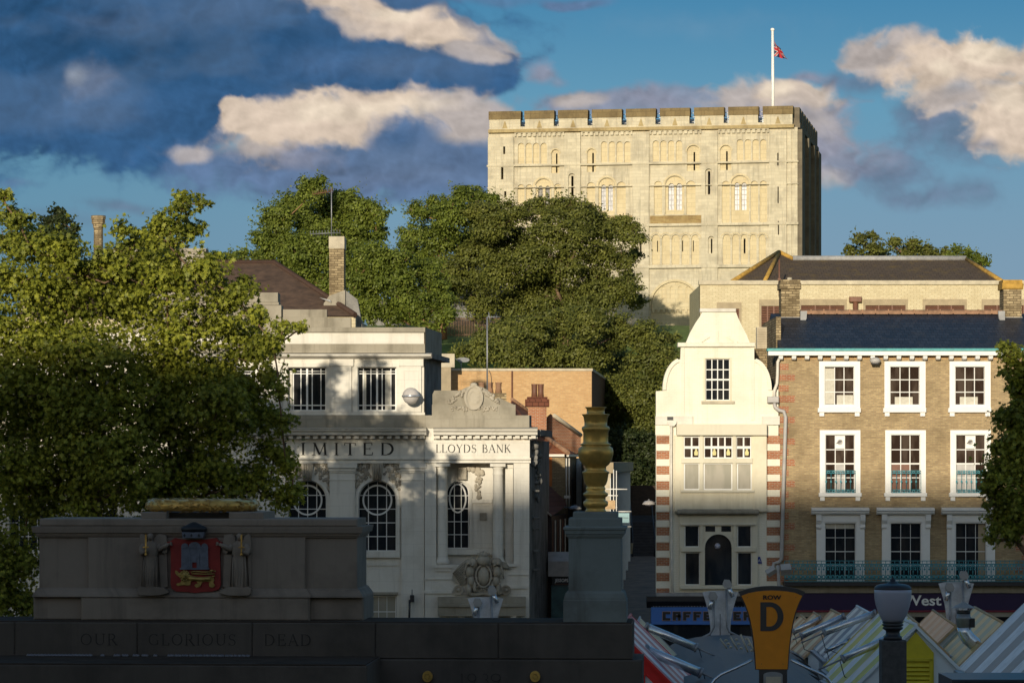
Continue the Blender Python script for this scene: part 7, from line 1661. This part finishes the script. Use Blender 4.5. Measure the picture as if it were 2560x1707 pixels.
    for i, cx in enumerate(xs):
        x = X(cx, -.2); P = Vector(t.location) + F.ux * x + F.uy * (-.16); z = zst + .012
        if first is None:
            m = MB(); m.box(-.021, .021, -.03, .03, 0, .012, .004); m.ball((-.008, 0, .014), .016, .022, .012, 8, 5); m.ball((.012, .004, .012), .011, .018, .010, 8, 5)
            first = m.build('remembrance_token', plain('token_pale', (.20, .20, .23), .6, .3, 30), None, (P.x, P.y, z)); o = first
        else: o = first.copy(); COL.objects.link(o); o.location = (P.x, P.y, z)
        o.rotation_euler = (0, 0, -F.rot + rng.uniform(-.15, .15)); tag(o, 'tiny pale remembrance token in the row along the memorial step', 'token', 'tokens along the memorial step')
    return F
FM = memorial()
def pedestal():
    F = Fr(1486, 38.15, 3.2); c = Cv(F, 1380, 1000, .3571); X = lambda cx, d=0: c.p(cx, 0, d)[0]; Z = lambda cy, d=0: c.p(290, cy, d)[1]
    t = fthing('urn_pedestal', 'green-stained square stone pedestal carrying the brass urn', 'pedestal', F); cx = 0
    def sq(prof, nm, w=None):
        m = MB(); y0 = .52
        for h, z in prof: m.v += [(-h, y0 - h, z), (h, y0 - h, z), (h, y0 + h, z), (-h, y0 + h, z)]
        for k in range(len(prof) - 1):
            for i in range(4): j = (i + 1) % 4; m.face((4 * k + i, 4 * k + j, 4 * k + 4 + j, 4 * k + 4 + i))
        m.face((3, 2, 1, 0)); e = 4 * (len(prof) - 1); m.face((e, e + 1, e + 2, e + 3)); m.build(nm, M['verdigris'], t)
    u = .3571 * 38.5 / FPX; z = lambda cy: Z(cy, .2)
    zb = 7.763
    sq([(220 * u, zb), (220 * u, z(1400)), (216 * u, z(1396)), (214 * u, z(1380)), (205 * u, z(1350)), (192 * u, z(1338)), (184 * u, z(1335))], 'base')
    sq([(184 * u, z(1336)), (184 * u, z(968))], 'die')
    sq([(184 * u, z(969)), (188 * u, z(966)), (190 * u, z(956)), (198 * u, z(953)), (200 * u, z(940)), (208 * u, z(936)), (212 * u, z(910)), (219 * u, z(904)), (220 * u, z(890)), (214 * u, z(884))], 'cornice')
    sq([(184 * u, z(885)), (184 * u, z(834)), (181 * u, z(824))], 'upper_step'); sq([(154 * u, z(825)), (154 * u, z(792)), (151 * u, z(782))], 'top_step')
    o = fthing('brass_urn', 'tall tiered brass urn standing on the green-stained pedestal', 'urn', F); m = MB()
    pr = [(74, 783), (74, 776), (68, 770), (67, 752), (84, 742), (87, 735), (87, 714), (82, 708), (70, 703), (70, 682), (84, 672), (88, 664), (86, 652), (70, 644), (64, 634), (70, 622), (66, 612), (62, 604), (74, 590), (84, 562), (90, 520), (97, 508), (97, 502), (82, 496), (74, 488), (74, 466), (92, 452), (114, 420), (123, 385), (124, 352), (118, 334), (104, 324), (98, 319), (108, 314), (108, 306), (90, 299), (88, 290), (88, 226), (92, 216), (98, 206), (98, 188), (90, 182), (80, 178), (80, 150), (86, 115), (96, 101), (98, 96), (72, 94), (62, 90), (64, 58), (74, 50), (75, 45), (60, 47), (56, 60)]
    m.lathe([(r * u, z(y)) for r, y in pr], (0, .52), 40); m.build('vessel', M['brass'], o)
pedestal()
# ---------------------------------------------------------------- market stalls, lamps and signs in front of the shops
ST = {}
def smat(nm, a, b, per): 
    if nm not in ST: ST[nm] = stripes(nm, a, b, per, 1)
    return ST[nm]
WH = (.80, .77, .72)
def stall(label, near, far, w, mat, gable, slope=1.0, wall=None, vent=False, group='striped market stall roofs'):
    n = Vector(W3(*near)); f = Vector(W3(*far)); L = (f - n).length; f.z = n.z = (n.z + f.z) / 2
    rot = math.atan2(-(f.x - n.x), f.y - n.y); gzv = gz(n.x, n.y)
    t = thing('market_stall', label, 'market stall', (n.x, n.y, gzv), rot, group); z = n.z - gzv; L = math.hypot(f.x - n.x, f.y - n.y); ze = z - w * slope
    for s, nm in ((-1, 'striped_roof'), (1, 'striped_roof')):
        m = MB(); th = .05; m.prism([(0, z), (s * w, ze), (s * w, ze - th), (0, z - th)], 'y', -.06, L); m.build(nm, mat, t)
        m = MB(); m.prism([(0, z + .02), (s * (w + .02), ze + .02), (s * (w + .02), ze - .07), (0, z - .07)], 'y', -.10, -.061); m.build('verge_board', gable, t)
        m = MB(); m.prism([(0, z + .015), (s * (w + .02), ze + .015), (s * (w + .02), ze - .05), (0, z - .06)], 'y', L + .001, L + .05); m.build('verge_board', M['timber'] if mat.name.startswith(('cream', 'peach')) else gable, t)
    m = MB(); m.tube([(0, -.08, z + .01), (0, L + .03, z + .01)], .035, 6); m.build('ridge_cap', gable, t)
    m = MB(); m.prism([(-w + .05, ze), (0, z - .06), (w - .05, ze)], 'y', 0, .04); m.box(-w + .12, w - .12, 0, .04, 0, ze); m.build('gable_panel', wall or M['pale_panel'], t)
    m = MB(); m.box(-w + .12, -w + .18, .05, L, 0, ze); m.box(w - .18, w - .12, .05, L, 0, ze); m.box(-w + .12, w - .12, L - .06, L, 0, ze - .001); m.build('side_walls', wall or M['pale_panel'], t)
    m = MB(); m.box(-w - .12, -w + .02, 0, L, ze - .12, ze - .03); m.box(w - .02, w + .12, 0, L, ze - .12, ze - .03); m.build('gutters', M['galv'], t)
    if vent:
        m = MB(); a = .37
        pm = M['yellow_paint'] if vent == 'y' else M['red_paint']
        m.prism([(-a, z - .2 - a), (0, z - .14), (a, z - .2 - a), (a, 0), (-a, 0)] if vent == 'y' else [(-.5, 0), (-1.85, z - 2.15), (-1.85, z - 1.9), (0, z - .07), (1.85, z - 1.9), (1.85, z - 2.2), (.5, z - .85), (.5, 0)], 'y', -.045, -.001); m.build('coloured_panel', pm, t)
        m = MB(); xa, xb = -.30, .27
        if vent == 'y':
            for k in range(11): zz = z - .78 - k * .088; m.prism([(-.05, zz), (-.10, zz - .07), (-.085, zz - .085), (-.047, zz - .02)], 'x', xa, xb)
            m.box(xb, xb + .06, -.10, -.046, z - 1.8, z - .7); m.box(xa, xb + .06, -.10, -.046, z - .74, z - .68)
            m.build('louvre_vent', pm, t)
    return t
yw = smat('yellow_white_stripes', (.66, .58, .07), WH, .85); rw_ = smat('red_white_stripes', (.45, .07, .08), (.80, .72, .74), .75); gw = smat('grey_white_stripes', (.22, .23, .27), WH, .8)
co = smat('cream_orange_stripes', (.62, .30, .10), (.80, .62, .36), .85); pe = smat('peach_stripes', (.70, .30, .12), (.74, .40, .22), .9); cg = smat('cream_green_stripes', (.74, .50, .18), (.36, .38, .26), .9); gb = smat('grey_beige_stripes', (.36, .30, .27), (.80, .79, .80), .85)
stall('nearest yellow and white striped stall with yellow louvred gable beside the lamp post', (2289, 1561, 66), (2222, 1535, 70.6), 1.42, yw, M['pale_panel'], vent='y')
stall('yellow and white striped stall roof left of the lamp post, second in its row', (2250, 1555, 74), (2196, 1530, 79), 1.35, yw, M['yellow_paint'])
stall('silver grey and white striped stall roof rising above its neighbours', (2182, 1536, 82), (2142, 1516, 87), 1.15, gw, M['pale_panel'])
stall('cream and orange striped stall roof just left of the silver grey one', (2112, 1541, 90), (2078, 1524, 94), 1.15, co, M['timber'])
stall('small cream striped stall roof third from the silver grey one', (2058, 1546, 97), (2034, 1531, 101), 1.1, co, M['timber'])
stall('farthest cream stall roof showing beside the amber row sign', (2020, 1551, 104), (2002, 1539, 108), 1.1, co, M['timber'])
stall('peach coloured stall roof right of the round lamp post', (2388, 1564, 87), (2332, 1525, 96), 1.05, pe, M['timber'])
stall('yellow stall roof peeping out right behind the lamp post', (2296, 1561, 80), (2268, 1537, 85), .75, yw, M['timber'])
stall('cream and green striped stall roof behind the metal flue', (2507, 1557, 80), (2436, 1517, 88.5), 1.5, cg, M['timber'])
stall('lower cream and green stall roof in front of the peach one', (2452, 1612, 77), (2404, 1575, 83), .95, cg, M['timber'])
stall('big grey and white striped stall roof filling the bottom right corner', (2760, 1500, 55.5), (2608, 1462, 62.2), 1.62, gb, M['pale_panel'])
stall('red and white striped stall with red gable at the end of the memorial wall', (1550, 1578, 63.5), (1577, 1537, 70.3), 1.9, rw_, M['red_paint'], vent='r')
stall('narrow green and yellow edged stall roof just behind the red striped one', (1590, 1566, 78), (1600, 1549, 84), 1.5, smat('lime_stripes', (.35, .38, .05), (.35, .36, .36), .2), M['galv'])

def roller(label, a, b, c, r=.085):
    A, B, Cc = Vector(W3(*a)), Vector(W3(*b)), Vector(W3(*c)); t = thing('awning_roller', label, 'awning roller', tuple(A), 0, 'steel awning rollers between the stalls')
    m = MB(); m.tube([(0, 0, 0), tuple(B - A)], r, 12); m.build('cylinder', M['steel'], t)
    m = MB(); d = (B - A).normalized(); m.tube([tuple(B - A), tuple(B - A + d * .06)], r * 1.15, 12); m.build('end_cap', M['galv'], t); m = MB(); m.tube([tuple(-d * .05), (0, 0, 0)], r * 1.15, 12); m.build('end_cap', M['galv'], t)
    m = MB(); m.tube([(0, 0, 0), tuple(Cc - A)], .022, 6); m.build('rod', M['galv'], t)
    m = MB(); e = Vector(Cc - A) * .15; m.tube([tuple(e), (e.x + .1, e.y, e.z - .35), (e.x + .45, e.y, e.z - .5), (e.x + .8, e.y, e.z - .25)], .01, 4); m.build('cable', M['black'], t)
roller('long steel awning roller above the silver grey stall roof', (2062, 1580, 79), (2186, 1533, 79), (2003, 1606, 79))
roller('steel awning roller above the cream and orange stall roof', (2005, 1588, 86), (2108, 1541, 86), (1982, 1598, 86))
roller('short steel awning roller nearest to the amber row sign', (1985, 1578, 94), (2050, 1547, 94), (1980, 1580, 94))
roller('steel awning roller running behind the lamp post over the yellow roof', (2109, 1645, 68), (2215, 1598, 68), (2046, 1673, 68))
roller('upper steel awning roller leaning down from the red striped stall', (1738, 1617, 77), (1618, 1567, 77), (1803, 1645, 77), .1)
roller('lower steel awning roller crossing the red striped roof', (1749, 1680, 66), (1617, 1624, 66), (1816, 1707, 66), .1)
roller('small steel roller lying low in front of the silver grey stall', (2068, 1625, 80), (2122, 1600, 80), (2060, 1629, 80), .05)

def canopy():
    Y0 = 63.0; t = thing('walkway_canopy', 'low dark slate-grey canopy roof over the market walkway', 'canopy', (5.4, Y0, gz(5.4, Y0)))
    n = 6; b = t.location
    for k in range(n):
        ya = 63 + k * 4.9; yb = ya + 5.0; q = (ya - 63) / 28; xa_ = 4.9 + 1.5 * q - b.x; w = 1.75 + .1 * q; zt = CAM_Z - 4.42 - .62 * q - k * .015 - b.z
        m = MB(); arc = [(xa_ + w * math.sin(R(a)) * 1.0, zt - .55 * (1 - math.cos(R(a)))) for a in range(-90, 91, 15)]
        m.prism(arc + [(x, z - .06) for x, z in arc[::-1]], 'y', ya - Y0, yb - Y0 - .06); m.build('curved_panel', M['canopy'], t)
        m = MB()
        for s in (-1, 1):
            for j in range(2): X, Z = xa_ + s * w, zt - .55; m.prism([(X, Z), (X + s * .10, Z - .04), (X + s * .02, Z - .14)], 'y', ya - Y0 + .6 + j * 2.2, ya - Y0 + .95 + j * 2.2)
        m.build('edge_clip', M['concrete'], t)
    m = MB()
    for k in range(0, 5): m.box(-.3 + .3 * k, .3 + .3 * k, k * 6.0 + 1, k * 6.0 + 1.1, 0, CAM_Z - 5.2 - b.z)
    m.build('support_posts', M['canopy'], t)
canopy()
for i, (px, py, s) in enumerate(((1812, 1602, .7), (1838, 1600, .9), (1864, 1598, 1.2), (1882, 1606, 1.0))):
    o = thing('roof_bracket', ('pale toothed bracket on the dark canopy, ' + ('leftmost and smallest of four', 'second of four', 'third and tallest of four', 'last one beside the amber sign')[i]), 'bracket', W3(px, py + 26 * s, 80 - i), group='toothed brackets on the canopy')
    m = MB(); m.tube([(.06, 0, 0), (-.12, 0, .36 * s)], .022, 5); m.build('upright', M['concrete'], o)
    for k in range(3): m = MB(); m.ball((.10 - k * .06 + .05, 0, .04 + k * .12 * s), .045, .03, .03, 8, 5); m.build('hook', M['concrete'], o)

def pylon():
    Y = 95.0; k = .2381 * Y / FPX; t = thing('floodlight_pylon', 'splayed metal reflector plate with two spotlights in front of the blue shop sign', 'floodlight', W3(1800.5, 1479.8, Y), 0, 'metal reflector pylons in the market')
    U = lambda x, y: ((x - 1262) * k, (335 - y) * k)
    m = MB(); left = [(1075, 335), (1098, 400), (1122, 480), (1142, 560), (1154, 640), (1160, 720), (1162, 805)]; right = [(2524 - x + (4 if i else 0), y) for i, (x, y) in enumerate(left)]
    m.plate([U(*q) for q in left] + [U(1172, 822), U(1352, 822)] + [U(*q) for q in right[::-1]] + [U(1370, 320), U(1262, 316), U(1140, 322)], (), 0, .03, True); m.build('reflector_plate', M['steel_plate'], t)
    for pts, nm in ((((960, 862), (1150, 768), (1190, 700), (1190, 420)), 'l'), (((1480, 808), (1350, 745), (1330, 690), (1322, 300)), 'r')):
        m = MB(); m.tube([(U(*q)[0], -.18, U(*q)[1]) for q in pts], .035, 8); m.build('lamp_arm', M['galv'], t)
    for (hx, hy), (lx, ly), nm in (((1180, 370), (1145, 510), 'a'), ((1330, 245), (1388, 380), 'b')):
        x, z = U(hx, hy); m = MB(); m.prism([(x - .13, z), (x - .08, z + .13), (x + .07, z + .12), (x + .14, z - .02), (x + .10, z - .12), (x - .09, z - .12)], 'y', -.34, -.12); h = m.build('lamp_head', M['lead'], t)
        x2, z2 = U(lx, ly); m = MB(); m.tube([(x + (x2 - x) * .25, -.24, z + (z2 - z) * .25), (x2, -.24, z2)], .065, 10); m.build('spotlight', M['steel'], h)
    m = MB(); m.box(-.16, .14, -.02, .08, U(0, 822)[1] - 3.6, U(0, 822)[1]); m.tube([(0, -.02, U(0, 560)[1]), (0, -.02, U(0, 820)[1])], .015, 5); m.build('mast', M['galv'], t)
    p = W3(2390.5, 1458, Y); dup(t, p, 'splayed metal reflector plate with spotlights in front of the navy shop fascia')
    p = W3(1213.6, 1495.7, Y); dup(t, p, 'metal reflector plate with spotlights standing before the carved arms of the bank')
pylon()

def row_sign():
    Y = 55.0; t = thing('row_sign', 'amber market sign reading ROW D in a dark grey flared frame', 'sign', W3(1929.4, 1463.8, Y)); k = .1703 * Y / FPX
    U = lambda x, y: ((x - 760) * k, (140 - y) * k)
    left = [(270, 225), (330, 350), (385, 480), (425, 620), (455, 770), (480, 940), (500, 1130), (518, 1368)]; top = [(1250, 222), (1130, 180), (1000, 156), (880, 144), (760, 140), (640, 144), (520, 158), (400, 184)]
    right = [(1520 - x, y) for x, y in left]
    out = [U(*q) for q in left] + [U(*q) for q in right[::-1]] + [U(*q) for q in top[1:]]
    m = MB(); m.plate(out, (), 0, .06, True); m.build('frame', M['sign_grey'], t)
    li = [(315, 285), (370, 400), (415, 520), (450, 650), (478, 800), (500, 960), (518, 1150), (530, 1360)]; ti = [(1205, 280), (1100, 240), (980, 220), (870, 210), (760, 206), (650, 210), (540, 222), (420, 245)]
    m = MB(); m.plate([U(*q) for q in li] + [U(1520 - x, y) for x, y in li[::-1]] + [U(*q) for q in ti[1:]], (), -.02, .001); m.build('amber_panel', M['amber'], t)
    text_mesh('sign_word', 'ROW', .10, M['black'], t, (0, -.027, U(0, 337)[1]), .004, .003, (895 - 628) * k)
    a = U(592, 800); b = U(930, 378); m = MB(); w = 86 * k; x0, z0, x1, z1 = a[0], a[1], b[0], b[1]; cz = (z0 + z1) / 2; h = (z1 - z0) / 2
    n = 14; arc_o = [(x0 + (x1 - x0) * .42 + (x1 - x0) * .58 * math.cos(R(q)), cz + h * math.sin(R(q))) for q in np.linspace(-90, 90, n)]
    arc_i = [(x0 + (x1 - x0) * .42 + ((x1 - x0) * .58 - w) * math.cos(R(q)), cz + (h - w * .78) * math.sin(R(q))) for q in np.linspace(-90, 90, n)]
    m.plate([(x0, z0)] + arc_o + [(x0, z1)], [[(x0 + w, z0 + w * .78)] + arc_i + [(x0 + w, z1 - w * .78)]], -.03, -.02); m.build('sign_letter', M['sign_grey'], t)
    for x, y in ((400, 308), (1112, 308), (608, 1283), (925, 1283)): X, Z = U(x, y); m = MB(); m.ball((X, -.022, Z), .007, .004, .007, 6, 4); m.build('rivet', M['louvre'], t)
    m = MB(); X0, Z0 = U(600, 1368); X1, _ = U(960, 0); m.box(X0 - .03, X1 + .03, -.01, .05, Z0 - .9, Z0 - .002); m.build('bracket_plate', M['sign_grey'], t)
    m = MB(); X0, Z0 = U(636, 1400); X1, _ = U(912, 0); m.prism(arch_pts(X0, X1, Z0 - 3.0, Z0, rise=.05), 'y', -.10, -.011); m.build('post_box', M['lead'], t)
    m = MB(); X0, Z0 = U(668, 1465); X1, _ = U(885, 0); m.box(X0, X1, -.115, -.101, Z0 - .5, Z0); m.build('notice', M['concrete'], t)
    for s in (-1, 1):
        m = MB(); P = [(0 + s * 285, 1225), (s * 520, 1345), (s * 740, 1440), (s * 830, 1510), (s * 880, 1580), (s * 890, 1800)]
        m.tube([(q * k, .02, (140 - y) * k) for q, y in P], .026, 8); m.build('side_arm', M['steel'], t)
row_sign()

def lamp_post():
    Y = 50.0; t = thing('lamp_post', 'square dark lamp post with frosted urn-shaped lamp and black cap', 'lamp post', W3(2232, 1600, Y)); k = .2381 * Y / FPX; b = t.location; z = lambda cy: (200 - 0) * 0 + (840 - cy) * k
    m = MB(); m.lathe([(r * k, z(y)) for r, y in ((100, 642), (112, 632), (135, 590), (162, 530), (182, 460), (192, 400), (196, 340), (194, 306))], (0, 0), 32); m.build('lamp_glass', M['lamp_glass'], t)
    m = MB(); m.lathe([(r * k, z(y)) for r, y in ((194, 306), (196, 296), (192, 282), (170, 262), (130, 250), (60, 240), (50, 226), (30, 222), (28, 200), (14, 196), (12, 180))], (0, 0), 32); m.build('lamp_cap', M['lamp_dark'], t)
    m = MB(); m.lathe([(r * k, z(y)) for r, y in ((96, 834), (96, 795), (78, 790), (72, 750), (78, 735), (104, 718), (108, 700), (90, 694), (110, 684), (112, 668), (96, 660), (112, 650), (110, 640))], (0, 0), 24); m.build('neck_rings', M['lamp_dark'], t)
    m = MB(); m.box(-130 * k, 130 * k, -130 * k, 130 * k, gz(b.x, b.y) - b.z, z(836), .012); m.build('post', M['concrete_dark'], t); t.location.z = W3(2232, 1600, Y)[2]
lamp_post()

def flue():
    Y = 78.0; t = thing('flue_vent', 'galvanised flue pipe with conical rain cap between the stall roofs', 'flue', W3(2409, 1560, Y)); k = .2381 * Y / FPX; U = lambda x, y: ((x - 1718) * k, (672 - y) * k)
    z = lambda y: U(0, y)[1]
    m = MB(); m.lathe([(122 * k, z(498)), (118 * k, z(494)), (10 * k, z(438)), (4 * k, z(436))], (0, 0), 24, smooth=False); m.build('rain_cap', M['lead'], t)
    m = MB(); m.tube([(-60 * k, 0, z(540)), (-60 * k, 0, z(495))], .012, 4); m.tube([(60 * k, 0, z(540)), (60 * k, 0, z(495))], .012, 4); m.build('cap_struts', M['steel'], t)
    m = MB(); m.lathe([(74 * k, z(700)), (74 * k, z(620)), (80 * k, z(616)), (80 * k, z(590)), (70 * k, z(586)), (72 * k, z(530))], (0, 0), 24); m.build('barrel', M['galv'], t)
    m = MB(); m.lathe([(71 * k, z(560)), (73 * k, z(525)), (60 * k, z(524))], (0, 0), 24); m.build('dark_throat', M['lamp_dark'], t)
    m = MB(); m.tube([(0, 0, z(695)), (10 * k, 0, z(760)), (50 * k, 0, z(820)), (110 * k, 0, z(870)), (150 * k, 0, z(930))], [72 * k, 74 * k, 76 * k, 74 * k, 66 * k], 16); m.build('elbow', M['steel'], t)
    m = MB(); X, Z = U(1800, 650); m.box(X - .07, X + .07, -.12, .06, Z - .12, Z + .1, .01); m.build('damper_motor', M['black'], t)
flue()
def cctv():
    Y = 118.0; t = thing('security_cameras', 'pair of grey security camera housings on a pole at the corner of the brick building', 'security camera', W3(1947, 1462, Y)); U = lambda px, py: tuple(Vector(W3(px, py, Y)) - t.location)
    m = MB(); m.tube([(0, 0, -3.5), (0, 0, .1), U(1945, 1412)], .06, 8); m.build('pole', M['grey_pipe'], t)
    for a, b, c in (((1917, 1434), (1938, 1421), .12), ((1952, 1424), (1977, 1422), .17)):
        P = U(*a); Q = U(*b); m = MB(); m.tube([P, Q], c * 1.25, 4, True, False); m.build('camera_housing', M['grey_pipe'], t)
    m = MB(); m.tube([(.1, 0, 0), (.14, 0, -3.2)], .05, 6); m.build('conduit', M['galv'], t)
cctv()
m = MB(); m.box(-.9, 1.6, -.6, 1.2, -1.6, 0, .03); o = m.build('flat_kiosk_roof', M['lamp_dark'], None, W3(2500, 1692, 55)); tag(o, 'black flat kiosk roof edge at the bottom right corner', 'roof')
